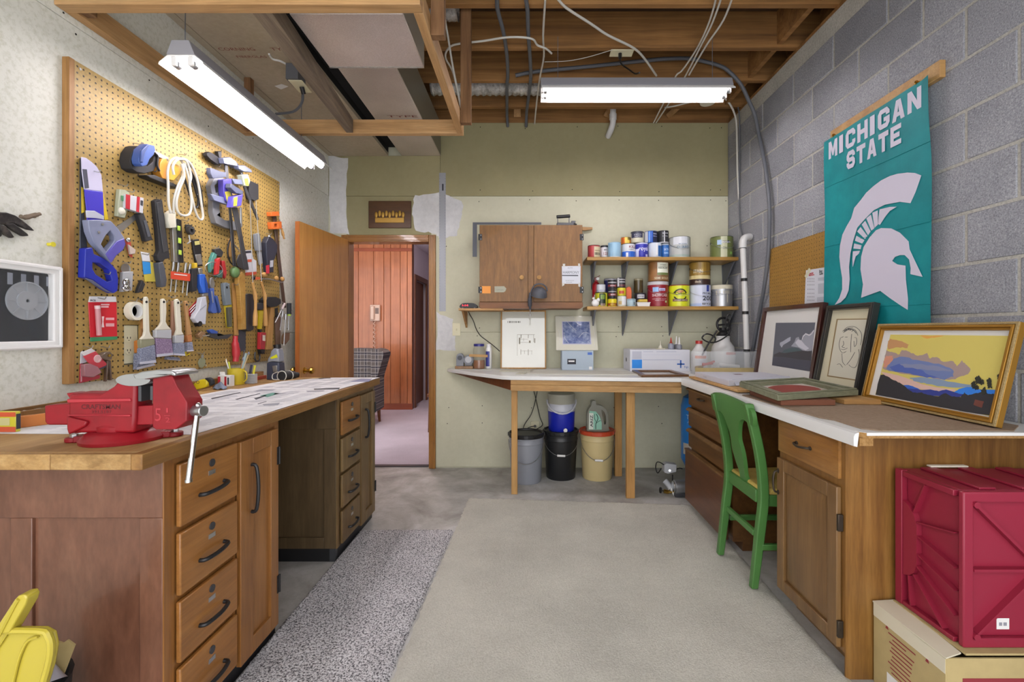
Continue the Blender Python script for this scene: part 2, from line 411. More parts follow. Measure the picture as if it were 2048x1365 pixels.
# right wall: concrete blocks standing proud of a mortar core
CH, CL, J = .2103, .404, .013
wr = tag(build('wall_right', Bx(XR+.004, XR+.2, -.7, YB+.12, 0, 3.10), 'mortar', org=Vector((XR, 2, 0))), kind='structure')
Z0 = 1.305 - 7*CH
bm_ = {}
def block(y0, y1, z0, z1):
    L = round(y1-y0, 3); H = round(z1-z0, 3); key = (L, H)
    if key not in bm_:
        bm_[key] = build('block', Bx(XR, XR+.05, y0, y1, z0, z1), 'block', wr, .004, seg=2)
        o = bm_[key]; me = o.data; c = Vector((XR, (y0+y1)/2, (z0+z1)/2)) - ORG[wr]
        for v in me.vertices: v.co -= c
        o.location = c
    else: dup(bm_[key], wr, Vector((XR, (y0+y1)/2, (z0+z1)/2)) - ORG[wr])
for r in range(15):
    z0 = max(0, Z0 + r*CH); z1 = min(3.10, Z0 + (r+1)*CH - J)
    if r == 0: z0 = 0
    y = YB - (0 if r % 2 else CL/2)
    if r % 2 == 0: block(y + J/2, YB, z0, z1)
    while y > .75:
        block(y - CL + J/2, y - J/2, z0, z1); y -= CL
# ceiling: subfloor and joists
JB, JT = 3.14, 3.385
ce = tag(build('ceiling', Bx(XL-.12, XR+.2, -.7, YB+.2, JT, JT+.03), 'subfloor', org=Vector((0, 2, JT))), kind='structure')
j0 = None
for y in (3.90, 3.49, 3.085, 2.675, 2.265, 1.855, 1.445, 1.035, .625, .215, -.195, -.6):
    if j0 is None:
        j0 = build('joist', Bx(XL, XR+.17, y-.019, y+.019, JB, JT), 'joist', ce, .002); y00 = y
    else:
        dup(j0, ce, (0, y-y00, 0))
build('joist', Bx(XL, XR+.17, YB+.02, YB+.06, 3.10, JT), 'joist', ce)
build('sill_plate', Bx(XR+.02, XR+.17, -.7, YB+.1, 3.10, JB), 'joist', ce)
build('rim_joist', Bx(XR+.17, XR+.2, -.7, YB+.1, 3.10, JT), 'joist', ce)
for y in (2.88, 3.29, 3.70, 2.47): build('blocking', Bx(XR-.12, XR-.085, y-.186, y+.186, JB+.02, JT), 'joist', ce)
for xa, xb in ((-.10, -.10), (.83, .70), (1.5, 1.25)):
    build('bridging', MB().bar((xa, 3.92, JT-.03), (xb, 4.10, JB+.02), .06, .02), 'stud_y', ce)
# hall beyond the doorway
YP, XS = 7.1, -1.81
wh = tag(build('wall_hall', Bx(-4.2, XS, YP, YP+.1, 0, 2.6), 'jamb_brown', org=Vector((-2.5, YP, 0))), kind='structure')
ed = [690, 717.4, 747.7, 768.2, 781.5, 800.8, 814.9, 824.6]; xs = [(e-VX)/FX*YP for e in ed]; xs = [-4.2+.26*i for i in range(6)] + xs
xs.sort()
for a, b in zip(xs, xs[1:]):
    if b - a > .01: build('panel_board', Bx(a+.003, b-.003, YP-.012, YP, .0, 2.6), 'panel_wood', wh, .003)
build('panel_rail', Bx(-4.2, XS, YP-.024, YP-.0125, EYE+(VY-503.5)/FX*YP, EYE+(VY-497)/FX*YP), 'panel_trim', wh, .003)
tag(build('baseboard_hall', Bx(-4.2, XS+.01, YP-.03, YP-.0125, .006, .10), 'panel_trim', bev=.003), kind='structure')
ws = tag(build('wall_passage', MB().box(XS-.1, XS, YP+.1, 7.22, 0, 2.6).box(XS-.1, XS, 7.2201, 8.13, 2.06, 2.6).box(XS-.1, XS, 8.1301, 10.4, 0, 2.6), 'hall_white'), kind='structure')
tag(build('trim_passage', MB().box(XS-.01, XS+.02, 7.22, 7.31, 0, 2.13).box(XS-.01, XS+.02, 7.3101, 8.05, 2.05, 2.13).box(XS-.01, XS+.02, 8.05, 8.13, 0, 2.13), 'jamb_brown', bev=.004), kind='structure')
tag(build('door_passage', Bx(XS-.09, XS-.05, 7.5, 8.049, .01, 2.049), 'jamb_brown', bev=.003), kind='structure')
tag(build('wall_hall_far', Bx(-4.2, .2, 10.3, 10.4, 0, 2.6), 'hall_white'), kind='structure')
tag(build('wall_hall_side', Bx(.1, .2, YB+.12, 10.3, 0, 2.6), 'hall_white'), kind='structure')
tag(build('wall_hall_left', Bx(-4.3, -4.2, YB+.12, 10.3, 0, 2.6), 'hall_white'), kind='structure')
tag(build('ceiling_hall', Bx(-4.3, .2, YB+.12, 10.4, 2.6, 2.65), 'hall_white'), kind='structure')
# door leaf, casing
dr = thing('door_main', None, None, (DX0, YB-.02, 0), kind='structure')
a = Vector((-1.609, 4.07)); b = Vector((-1.690, 3.366)); dd = (b-a).normalized(); nn = Vector((-dd.y, dd.x))
def leafpt(t, s, z): p = a + dd*t + nn*s; return Vector((p.x, p.y, z))
L = (b-a).length
Rd = Matrix(((dd.x, nn.x, 0), (dd.y, nn.y, 0), (0, 0, 1)))
build('door_leaf', MB().obox(leafpt(L/2, -.0175, 1.03), (L-.002, .033, 2.03), Rd), 'door_oak', dr, .002)
build('door_edge', MB().obox(leafpt(L-.0005, -.0175, 1.03), (.003, .0345, 2.028), Rd), 'door_edge', dr)
kn = MB()
for sgn in (1, -1):
    s0 = -.0175 + sgn*.018
    kn.lathe([(.026,0),(.026,.006),(.012,.010),(.011,.035),(.022,.042),(.027,.055),(.022,.068),(.0,.072)], leafpt(L-.065, s0, .935), tuple(sgn*Vector((nn.x, nn.y, 0))), 16)
build('door_knob', kn, 'brass', dr)
# casing: stepped profile on both sides and head, jamb lining, stop
cs = MB()
for i, (w0, w1, dp) in enumerate(((0,.062,.012), (.012,.050,.018), (.040,.060,.022))):
    cs.box(DX1+w0, DX1+w1, YB-dp, YB, 0, DH+w1); 
tr = tag(build('trim_door', cs, 'trim_oak', bev=.003), kind='structure')
cs = MB()
for i, (w0, w1, dp) in enumerate(((0,.062,.012), (.012,.050,.018), (.040,.060,.022))): cs.box(DX0-w1, DX0-w0, YB-dp, YB, 0, DH+w1)
build('casing_side', cs, 'trim_oak', tr, .003)
cs = MB()
for i, (w0, w1, dp) in enumerate(((0,.062,.012), (.012,.050,.018), (.040,.060,.022))): cs.box(DX0+.0005, DX1-.0005, YB-dp, YB, DH+w0, DH+w1)
build('casing_head', cs, 'trim_oak_x', tr, .003)
build('jamb', MB().box(DX1, DX1+.019, YB+.0005, YB+.12, 0, DH).box(DX0-.019, DX0, YB+.0005, YB+.12, 0, DH).box(DX0-.019, DX1+.019, YB+.0005, YB+.12, DH+.0005, DH+.019).box(DX1-.012, DX1-.0005, YB+.04, YB+.075, 0, DH-.001), 'trim_oak', tr, .002)
build('threshold', Bx(DX0+.002, DX1-.014, YB+.03, YB+.09, .0002, .008), 'iron', tr)

# ================================================================ fluorescent fixtures (the room's lamps) and an added hall lamp
def fixture(name, label, c, L, axis, wires):
    """c = centre of the tubes' axis plane; axis 'x' or 'y' = long direction"""
    t = thing(name, label, 'light', c)
    def P(u, s, z):
        return Vector((c[0]+u, c[1]+s, c[2]+z)) if axis == 'x' else Vector((c[0]+s, c[1]+u, c[2]+z))
    h = L/2
    sec = [(-.058,.022),(.058,.022),(.036,.080),(-.036,.080)]
    build('housing', MB().prism([[P(-h, s, z) for s, z in sec]], P(h,0,0)-P(-h,0,0)), 'lamp_grey', t, .002)
    rf = MB()
    for sg in (-1, 1):
        rf.prism([[P(-h+.004, sg*s, z) for s, z in ((.055,.0215),(.090,-.006),(.093,-.016),(.091,-.0165),(.0885,-.0075),(.053,.0185))]], P(h-.004,0,0)-P(-h+.004,0,0))
    rf.prism([[P(-h+.004, s, z) for s, z in ((-.053,.0215),(.053,.0215),(.053,.0185),(-.053,.0185))]], P(h-.004,0,0)-P(-h+.004,0,0))
    build('reflector', rf, 'lamp_white', t)
    for s in (-.034, .034):
        build('tube', MB().cyl(P(-h+.04, s, -.006), P(h-.04, s, -.006), .0155, n=14), 'tube', t)
        for sg in (-1, 1):
            build('tube_cap', MB().cyl(P(sg*(h-.04), s, -.006), P(sg*(h-.022), s, -.006), .0158, n=14), 'steel', t)
            build('socket', MB().obox(P(sg*(h-.014), s, -.0005), (.012,.022,.036) if axis == 'x' else (.022,.012,.036)), 'white', t, .003)
    for w in wires: build('wire', MB().tube([P(w, 0, .08), P(w, .002, (3.14-c[2])*.5 + .04), P(w, 0, 3.14-c[2] if c[2] > 2.6 else w*0 + .205)], .0018, 6), 'cable_grey', t)
    return t
fixture('fluorescent_light', 'two tube fluorescent shop light hanging beside the tool pegboard', (-1.427, 2.485, 2.348), 1.235, 'y', [-.59, .38])
fixture('fluorescent_light', 'two tube fluorescent shop light under the bare joists by the block wall', (.69, 2.95, 2.775), 1.225, 'x', [-.5, .5])
hl = thing('hall_fill_lamp', 'round glowing ceiling lamp in the paneled hall', 'light', (-1.55, 5.7, 2.45))  # added out of view to brighten the hall
build('canopy', MB().lathe([(.0,.15),(.20,.15),(.20,.125),(.19,.12)], ORG[hl], n=28), 'white', hl)
build('glass', MB().lathe([(.185,.12),(.17,.06),(.10,.02),(0,.008)], ORG[hl], n=28), 'lamp_glow', hl)
# ================================================================ ceiling: framing, ducts, cables
FZ, FT = 2.47, 2.558
sf = thing('soffit_frame', 'open lumber frame hung under the joists below the ducts', 'framing', (-1.1, 2.3, FZ))
def sb(mb, m): build('framing_board', mb, m, sf, .002)
sb(Bx(XL+.001, -.41, 1.722, 1.772, FZ, FT), 'stud_x'); sb(Bx(XL+.001, -.41, 2.852, 2.89, FZ, FT), 'stud_x')
sb(Bx(XL+.001, XL+.039, 1.773, 2.851, FZ, FT), 'stud_y'); sb(Bx(-.447, -.409, 1.773, 2.851, FZ, FT), 'stud_y')
sb(MB().prism([[(-1.075,1.773,FZ+.003),(-.998,1.773,FZ+.003),(-1.096,2.851,FZ+.003),(-1.138,2.851,FZ+.003)]], (0,0,.085)), 'stud_grey')
sb(Bx(-.408, -.352, 1.90, 1.94, FZ, 3.384), 'hanger'); sb(Bx(-.408, -.345, 2.73, 2.768, FZ+.012, 3.384), 'hanger')
sb(Bx(XL+.04, XL+.08, 1.776, 1.814, FZ+.01, 2.799), 'hanger'); sb(Bx(XL+.04, XL+.08, 2.81, 2.848, FZ+.01, 2.799), 'hanger')
dt = thing('return_plenum', 'beige duct board plenum with printed lettering along the left wall', 'duct', (-1.5, 2.5, 2.8))
build('panel', Bx(-1.742, -1.256, 1.0, YB-.001, 2.80, 2.83), 'ductboard', dt, .001); build('panel', Bx(XL+.001, -1.748, 1.0, YB-.001, 2.803, 2.83), 'ductboard', dt)
build('side', Bx(-1.285, -1.2565, 1.0, YB-.001, 2.8305, 3.10), 'gap_shade', dt); build('backing', Bx(-1.2555, -1.142, 1.0, YB-.001, 2.88, 2.90), 'gap_shade', dt)  # side and added backing sheet painted black for the shade in the gap
tx = flat_text('CORNING', (-1.62, 2.53, 2.799), (1,0,0), (0,-1,0), .026, .2); tx2 = flat_text('FIBERGLAS', (-1.58, 2.60, 2.799), (1,0,0), (0,-1,0), .02, .17); tx3 = flat_text('TY', (-1.40, 2.53, 2.799), (1,0,0), (0,-1,0), .026, .06)
D['print_red'] = plain('#7a3a30', .7); [build('lettering', w_, 'print_red', dt) for w_ in (tx, tx2, tx3)]
build('sticker', MB().prism([[at(x, y, 1.56*FX/(VY-y)) for x, y in ((549,172),(563,168),(577,173),(562,179))]], (0,0,-.0006)), 'white', dt)
build('tape', MB().tube([at(x, y, 1.558*FX/(VY-y)) for x, y in ((538,108),(545,118),(560,122),(575,130))], .006, 6), 'white', dt)
t = thing('supply_duct', 'wide foil faced duct trunk dropping below the joists', 'duct', (-.76, 2.1, 2.56))
build('trunk', Bx(-1.0, -.525, 1.905, 2.296, 2.56, 3.05), ['duct_foil'], t, .004); build('trunk', Bx(-1.005, -.53, .9, 1.903, 2.60, 3.05), 'duct_side', t, .004)
build('side_face', Bx(-.5248, -.5238, 1.91, 2.29, 2.566, 3.04), 'duct_side', t); build('tape', Bx(-1.0, -.525, 2.285, 2.2975, 2.559, 2.5598), 'foil', t)
t = thing('supply_duct', 'narrower foil faced duct branch running into the back wall', 'duct', (-.96, 3.3, 2.803))
build('branch', Bx(-1.138, -.787, 2.298, YB-.001, 2.803, 3.095), 'duct_foil', t, .004)
build('side_face', Bx(-.7868, -.786, 2.30, YB-.002, 2.808, 3.09), 'duct_side', t); build('side_face', Bx(-1.1387, -1.1382, 2.30, YB-.002, 2.808, 3.09), 'gap_shade', t)  # face towards the gap painted black as its shade
build('seam', Bx(-1.1, -.80, 3.62, 3.66, 2.8015, 2.8025), 'duct_side', t)
build('lettering', flat_text('TYPE', (-.92, 3.33, 2.8012), (1,0,0), (0,-1,0), .028, .22), 'print_red', t)
fd = MB(); rnd = random.Random(3)
fd.grid(lambda u, v: Vector((-.786 + 1.3*u, 3.69 + (.072 + .006*math.sin(u*160) + rnd.uniform(-.003,.003))*math.cos(2*math.pi*v), 3.212 + (.066 + .006*math.sin(u*160))*math.sin(2*math.pi*v))), 90, 18)
tag(build('flexible_duct', fd, 'foil'), 'silver crinkled flexible duct lying between the joists', 'duct')
fd = MB(); fd.grid(lambda u, v: Vector((-.62 + .17*u, 2.90 + (.075+.005*math.sin(u*40))*math.cos(2*math.pi*v), 3.29 + (.075+.005*math.sin(u*40))*math.sin(2*math.pi*v))), 14, 16)
tag(build('flexible_duct', fd, 'foil'), 'short silver flexible duct stub behind the near frame hanger', 'duct')
def ceil(v, pts, z=3.125):
    out = []
    for p in pts:
        x, y = q(v, p); Y = (z-EYE)*FX/(VY-y); out.append(at(x, y, min(Y, 4.075)))
    return out
def cable(name, label, cat, pts, r, m, group=None, n=8):
    return tag(build(name, MB().tube(pts, r, n, sm=5), m), label, cat, group)
cable('conduit', 'grey flexible conduit crossing the joists, branching to the long hose', 'conduit', ceil('L', [(612,-60),(615,0),(620,75),(660,230),(685,400),(690,540),(685,600),(685,800),(690,895)]), .0125, 'cable_grey')
cable('conduit', 'grey flexible conduit crossing the joists beside the thin white cable', 'conduit', ceil('L', [(818,-60),(820,0),(830,80),(835,230),(850,450),(850,580),(825,780),(820,895)]), .0125, 'cable_grey')
cable('cable', 'thin white cable running straight across the joists beside grey conduit', 'cable', ceil('L', [(960,-60),(955,0),(940,250),(945,400),(915,560),(895,720),(880,875)]), .0065, 'cable_white')
cable('cable', 'white cable slanting across the joists past the outlet to the light', 'cable', ceil('L', [(1000,-60),(1050,0),(1110,60),(1280,170),(1400,250),(1580,340),(1660,420),(1740,535)]), .0075, 'cable_white')
cable('cable', 'loose white cable end arching across the two grey conduits', 'cable', [p + Vector((0,0,-.022)) for p in ceil('L', [(330,600),(300,480),(250,380),(280,310),(350,285),(520,265),(680,240),(800,240),(870,255),(900,295),(960,320),(1000,355)], 3.12)], .0065, 'cable_white')
cable('cable', 'white cable hanging down beside the outer frame hanger', 'cable', [at(x, y, 2.80) for x, y in ((890,40),(897,80),(905,130),(915,180),(922,215),(932,243))], .006, 'cable_white')
GB = 'white cables bundled over the block wall end of the shop light'
for k, pts in enumerate(([(1436,-20),(1420,40),(1395,95),(1365,140),(1352,152),(1335,190),(1307,246)], [(1448,-20),(1425,45),(1400,95),(1372,150),(1342,200),(1312,246)], [(1470,-20),(1447,40),(1412,92),(1378,150)])):
    cable('cable', ('white cable against the grey outlet side of the slanting bundle', 'white cable in the middle of the slanting bundle', 'white cable set apart from the slanting bundle, ending at the light')[k], 'cable', ceil('px', pts, 3.128-.014*k), .006, 'cable_white', GB)
hose = [at(x, y, 3.42) for x, y in ((1031,151),(1075,143),(1188,132),(1275,123),(1330,118),(1372,117),(1400,121),(1440,132),(1460,145),(1482,170),(1498,203),(1509,229))]
hose += [atX(x, y, 1.75 if y < 600 else 1.775) for x, y in ((1516,262),(1527,315),(1534,360),(1539,420),(1537,500),(1529,570),(1518,630),(1507,690),(1498,735))]
cable('conduit', 'long grey hose arching from the joists down the block wall to the desk', 'conduit', hose, .0135, 'cable_grey', n=10)
cable('cable', 'white cable dropping down the block wall corner from the shop light', 'cable', [at(x, y, 3.85) for x, y in ((1446,192),(1462,212),(1472,240),(1474,290),(1475,345),(1478,400))], .008, 'cable_white')
cable('cable', 'thin dark cable running down the block wall corner to the pipe', 'cable', [atX(x, y, 1.776) for x, y in ((1476,215),(1479,240),(1479,330),(1478,400),(1480,450),(1486,474))], .006, 'cable_grey')
t = thing('ceiling_outlet', 'ivory outlet plate with black plug on the joist over the shop light', 'outlet', tuple(ceil('px', [(1243,105)], 3.14)[0]))
build('plate', MB().obox(ORG[t] + Vector((0,0,-.004)), (.155,.075,.008)), 'ivory', t, .002); build('plug', MB().cyl(ORG[t] + Vector((-.01,0,-.008)), ORG[t] + Vector((-.01,0,-.04)), .012, n=10), 'black', t)
build('cord', MB().tube([ORG[t] + Vector(p) for p in ((-.01,0,-.038),(-.005,-.02,-.09),(.03,-.08,-.16),(.055,-.16,-.235),(.06,-.26,-.285))], .005, 6), 'black', t)
cable('cable', 'very thin pale wire strung from the ceiling outlet along the joists', 'cable', ceil('L', [(950,437),(1100,432),(1250,405),(1430,352)], 3.12), .002, 'cable_white')
t = thing('drain_pipe', 'white plastic drain elbow entering the back wall under the joists', 'pipe', tuple(at(1222,258,4.03)))
build('pipe', MB().tube([at(x, y, yy) for x, y, yy in ((1226,205,4.0),(1226,225,4.0),(1226,243,4.0),(1223,256,4.02),(1219,266,4.05),(1216,273,4.09))], .026, 12), 'pvc', t)
build('coupling', MB().cyl(at(1226,228,4.0), at(1226,240,4.0), .032, n=14), 'pvc', t, .003)
p = ceil('px', [(1415,203)], 3.14)[0]; t = thing('junction_box', 'round white junction box cover on the joist near the block wall', 'junction box', tuple(p))
build('cover', MB().lathe([(.058,0),(.062,-.006),(.058,-.016),(.0,-.02)], p, n=24), 'offwhite', t); build('cable', MB().tube([p + Vector(v) for v in ((-.05,0,-.004),(-.12,-.02,-.01),(-.25,.05,-.012),(-.33,.09,-.008))], .006, 6), 'cable_white', t)
p = at(600,173,2.70); t = thing('ceiling_outlet', 'ivory outlet plate with drooping black cord under the beige plenum', 'outlet', tuple(p))
build('plate', MB().prism([[at(x, y, (p.z-EYE)*FX/(VY-y)) for x, y in ((576,161),(604,162),(624,186),(598.6,185.5))]], (0,0,.006)), 'ivory', t, .002)
build('box', MB().obox(p + Vector((-.01,-.03,.05)), (.07,.09,.09)), 'cable_grey', t); build('plug', MB().cyl(p + Vector((.01,.0,-.002)), p + Vector((.012,.02,-.035)), .013, n=10), 'black', t)
build('cord', MB().tube([at(x, y, Y) for x, y, Y in ((604,181,2.72),(606,196,2.72),(600,212,2.70),(585,224,2.66),(552,228,2.55))], .007, 8), 'cable_grey', t)

# ================================================================ work bench on the left
D['cab_front'] = wood('#8a5a2b', '#9b6732', '#a8743c', 'z', 18, .42, .25, .05)
D['cab_drawer'] = wood('#96632c', '#a76f33', '#b27c3e', 'y', 18, .42, .25, .05)
D['cab_end'] = wood('#6e4836', '#805642', '#8c624c', 'z', 10, .3, .3, .3)
D['cab_far'] = wood('#6b5230', '#7b6039', '#887045', 'z', 18, .5, .1, .05)
D['cab_far_side'] = wood('#52422a', '#645136', '#725e40', 'z', 12, .5, .1, .1)
D['cab_far_orange'] = wood('#8a5a28', '#9a672f', '#a67338', 'y', 18, .45)
D['bench_wood'] = wood('#96703f', '#b18a55', '#c3a06a', 'y', 14, .55, 0, .08)
D['bench_edge'] = wood('#7a5428', '#946a35', '#a67c44', 'y', 20, .55, 0, .08)
D['bench_end'] = wood('#8f6a38', '#b48d55', '#c7a46c', 'x', 30, .6, 0, .6)
BX, BT = -.99, .92
bt = thing('workbench', 'thick worn wooden workbench top running along the left wall', 'workbench', (-1.39, 2.1, BT-.04))
ys = [1.19, 3.02]
build('slab', Bx(XL+.03, BX-.03, 1.19, 3.04, BT-.04, BT), 'bench_wood', bt, .002)
build('front_edge', Bx(BX-.0295, BX, 1.168, 3.04, BT-.042, BT), 'bench_edge', bt, .003)
for x0, x1 in ((XL+.03, -1.227), (-1.2255, BX-.0295)): build('end_board', Bx(x0, x1, 1.168, 1.1895, BT-.041, BT-.0005), 'bench_end', bt, .002)
build('back_rail', Bx(XL+.0005, XL+.029, 1.168, 3.04, BT-.04, BT+.045), 'bench_edge', bt, .002)
def cabinet(y0, label, mf, md, ms, mtop, mend):
    y1 = y0 + .585; X = -1.023; t = thing('bench_cabinet', label, 'cabinet', (-1.4, (y0+y1)/2, 0))
    body = MB()
    body.box(XL+.01, X-.004, y0+.014, y1, .075, BT-.0425)                                   # carcass
    build('body', body, mf, t)
    # face frame
    fr = MB().box(X-.004, X+.0, y0, y0+.036, .07, BT-.043).box(X-.004, X, y0+.0362, y1, .853, BT-.043).box(X-.004, X, y0+.302, y0+.312, .07, .8528).box(X-.004, X, y0+.556, y1, .07, .8528).box(X-.004, X, y0+.0362, y0+.3018, .07, .074)
    build('face_frame', fr, mf, t)
    # end panel (frame and recessed panel)
    yf = y0
    ep = MB().box(XL+.01, X-.0045, yf, yf+.0135, .71, BT-.043).box(-1.092, X-.0045, yf, yf+.0135, .07, .7099).box(-1.455, -1.394, yf, yf+.0135, .07, .7099).box(-1.3939, -1.0921, yf, yf+.0135, .07, .13).box(XL+.01, -1.4551, yf, yf+.0135, .07, .13)
    build('end_frame', ep, mend, t, .002)
    build('end_panel', MB().box(-1.3935, -1.0925, yf+.009, yf+.0139, .1305, .7095).box(XL+.011, -1.4555, yf+.009, yf+.0139, .1305, .7095), mend, t)
    zs = [(.849,.666),(.648,.467),(.449,.272),(.254,.079)]
    for i, (za, zb) in enumerate(zs):
        d = build('drawer', Bx(X+.0005, X+.016, y0+.040, y0+.300, zb, za), mtop if i == 0 else md, t, .004)
        yc, zc = y0+.172, za-.112
        h = build('handle', MB().tube([(X+.014, yc-.055, zc-.004),(X+.034, yc-.05, zc-.002),(X+.042, yc, zc),(X+.034, yc+.05, zc+.002),(X+.014, yc+.055, zc+.004)], .0065, 8), 'black', d)
        build('lock', MB().cyl((X+.016, y0+.17, za-.032), (X+.0195, y0+.17, za-.032), .012, n=14), 'iron', d)
        build('label_plate', MB().obox((X+.0168, y0+.17, za-.062), (.0015,.030,.014)), 'steel', d)
    d = build('door', MB().box(X+.0005, X+.018, y0+.314, y0+.386, .058, .845).box(X+.0005, X+.018, y0+.502, y0+.554, .058, .845).box(X+.0005, X+.018, y0+.3862, y0+.5018, .787, .845).box(X+.0005, X+.018, y0+.3862, y0+.5018, .058, .12), mf, t, .002)
    build('door_panel', Bx(X+.001, X+.007, y0+.3865, y0+.5015, .1205, .7865), mf, d)
    build('handle', MB().tube([(X+.016, y0+.375, .75),(X+.036, y0+.375, .742),(X+.043, y0+.375, .665),(X+.036, y0+.375, .588),(X+.016, y0+.375, .58)], .0065, 8), 'black', d)
    for z in (.735, .22): build('hinge', MB().box(X+.018, X+.0205, y0+.542, y0+.556, z-.035, z+.035).cyl((X+.021, y0+.556, z-.035), (X+.021, y0+.556, z+.035), .004, n=8), 'black', d)
    build('base', MB().box(XL+.02, X-.012, y0+.006, y1-.003, 0, .0695), 'black', t)
    build('corner_guard', MB().box(X-.0119, X-.009, y0+.003, y0+.03, .001, .0695).box(X-.04, X-.012, y0+.003, y0+.0059, .001, .0695), 'iron', t)
    return t
cabinet(1.28, 'brown bench cabinet under the red vise, four drawers and a door', 'cab_front', 'cab_drawer', 'cab_end', 'cab_drawer', 'cab_end')
cabinet(2.433, 'greyish brown bench cabinet beside the doorway with one orange top drawer', 'cab_far', 'cab_far', 'cab_far_side', 'cab_far_orange', 'cab_far_side')
# newspaper sheets on the bench
D['newsprint'] = speckle('#d4d4d6', '#e2e2e4', '#e8e8ea', 12, .9, .05, 8)
D['ink'] = plain('#3a3b42', .8); D['ink_pale'] = plain('#8f9099', .8); D['ink_faint'] = plain('#bfc0c6', .8); D['ink_green'] = plain('#5d8f82', .8); D['ink_blue'] = plain('#7b7d98', .8)
def sheet(name, label, pts, z, cat='newspaper', m='newsprint', group=None, th=.0008):
    return tag(build(name, MB().prism([[Vector((x, y, z)) for x, y in pts]], (0,0,th)), m), label, cat, group)
bz = BT + .0006
n1 = sheet('newspaper', 'open newspaper sheets spread under the vise at the bench end', [(-1.66,1.40),(-1.02,1.385),(-1.005,1.62),(-1.0,1.80),(-1.66,1.86)], bz)
n2 = sheet('newspaper', 'newspaper sheet with a green picture spread mid bench', [(-1.62,1.84),(-1.0,1.79),(-.995,2.12),(-1.008,2.42),(-1.60,2.45)], bz+.001)
n3 = sheet('newspaper', 'newspaper sheet with a grey blue picture at the doorway end', [(-1.55,2.44),(-1.012,2.41),(-.996,2.75),(-.992,3.035),(-1.30,3.03),(-1.52,2.90)], bz+.002)
def ink(parent, quads, z):
    for px_, m in quads: build('printed_block', MB().prism([[atZ(x, y, z) for x, y in px_]], (0,0,.0003)), m, parent)
ink(n2, [([(520,792),(545,786),(560,787),(535,795)],'ink_green'), ([(508,797),(530,791),(534,792),(512,800)],'ink'), ([(550,787),(575,786),(560,789),(546,790)],'ink_pale'), ([(505,783),(530,778),(560,777),(545,782),(515,784)],'ink_pale'), ([(422,797),(480,785),(482,786),(424,799)],'ink'), ([(470,799),(520,787),(521,788),(474,800)],'ink'),
         ([(525,809),(560,806),(556,811),(528,812)],'ink_pale'), ([(515,808),(533,803),(533,804),(516,809)],'ink')], BT+.0026)
ink(n3, [([(700,764),(722,758),(744,758),(738,764)],'ink_blue'), ([(628,778),(680,776),(678,779),(628,780)],'ink'), ([(612,782),(650,781),(645,783),(615,784)],'ink_pale'), ([(635,757),(660,756),(662,757),(640,758.5)],'ink')], BT+.0036)
ink(n1, [([(405,800),(440,794),(441,795),(406,801.5)],'ink_pale'), ([(585,803),(590,802),(590,804),(586,804)],'ink')], BT+.0016)
rn = random.Random(21)
for sh, x0_, x1_, y0_, y1_, zz_ in ((n1, -1.62, -1.04, 1.46, 1.78, BT+.0016), (n2, -1.58, -1.03, 1.88, 2.38, BT+.0026), (n3, -1.48, -1.04, 2.48, 2.98, BT+.0036)):
    mb = MB()
    for cx_ in range(5):
        xa = x0_ + (x1_-x0_)*(cx_+.08)/5; wd_ = (x1_-x0_)/5*.84; y = y0_
        while y < y1_:
            if rn.random() < .09: y += rn.uniform(.02,.05); continue
            big = rn.random() < .1; h_ = .007 if big else .0022
            mb.box(xa, xa + wd_*rn.uniform(.6, 1), y, y+h_, zz_, zz_+.0002); y += h_ + .0065
    tag(build('printed_columns', mb, 'ink_faint', sh), kind='stuff')
# ================================================================ vise
D['vise_red'] = plain('#860f1b', .45, 0, .4, coat=.1, var=.2, bscale=60); D['vise_red_highlight'] = plain('#a82c36', .45)  # second, lighter red paints the highlight on ribs and raised figures
vb = Vector((-1.185, 1.325, BT)); VS = 912/1.30
vt = thing('bench_vise', 'large red bench vise bolted to the near corner of the workbench', 'vise', tuple(vb))
def vp(px, py, dy=0): p = at(px, py, 1.30); return Vector((p.x, p.y+dy, p.z))
V2 = (80, 700, 4.267)
def vv(pts, dy=0): return [vp(V2[0]+x/V2[2], V2[1]+y/V2[2], dy) for x, y in pts]
def vprism(name, pts, y0, y1, m, bev=.004, holes=()): return build(name, MB().prism([vv(pts, y0)] + [vv(h, y0) for h in holes], (0, y1-y0, 0)), m, vt, bev)
c = Vector((vp(80+650/4.267, 0).x, 1.33, BT))
build('base', MB().lathe([(.100,0.0005),(.102,.010),(.088,.026),(.075,.033)], c, n=36), 'vise_red', vt)
for a in (3.45, .38, 1.9):
    e = c + Vector((math.cos(a)*.124, math.sin(a)*.105, 0))
    build('lug', MB().cyl(e + Vector((0,0,.0005)), e + Vector((0,0,.014)), .02, n=16).obox((c*.35 + e*.65) + Vector((0,0,.0095)), (.07,.042,.018), Matrix.Rotation(a, 3, 'Z')), 'vise_red', vt, .003)
    build('bolt', MB().cyl(e + Vector((0,0,.0142)), e + Vector((0,0,.022)), .009, n=6), 'steel', vt)
build('swivel', MB().lathe([(.066,.0332),(.068,.046),(.058,.058),(.045,.07)], c, n=36), 'vise_red', vt)
vprism('rear_body', [(335,400),(350,360),(620,360),(700,310),(770,235),(900,235),(890,560),(880,690),(430,690),(365,700),(345,620),(335,540)], -.032, .032, 'vise_red', .007)
vprism('rib', [(335,405),(860,400),(870,425),(340,440)], -.0365, .0365, 'vise_red_highlight', .003)
vprism('rib', [(335,535),(860,535),(865,552),(345,545)], -.0365, .0365, 'vise_red_highlight', .003)
vprism('web', [(365,700),(380,690),(500,630),(520,590),(345,548),(350,650)], -.041, .041, 'vise_red', .004)
vprism('anchor_horn', [(280,362),(340,362),(345,410),(320,420)], -.02, .02, 'vise_red', .003)
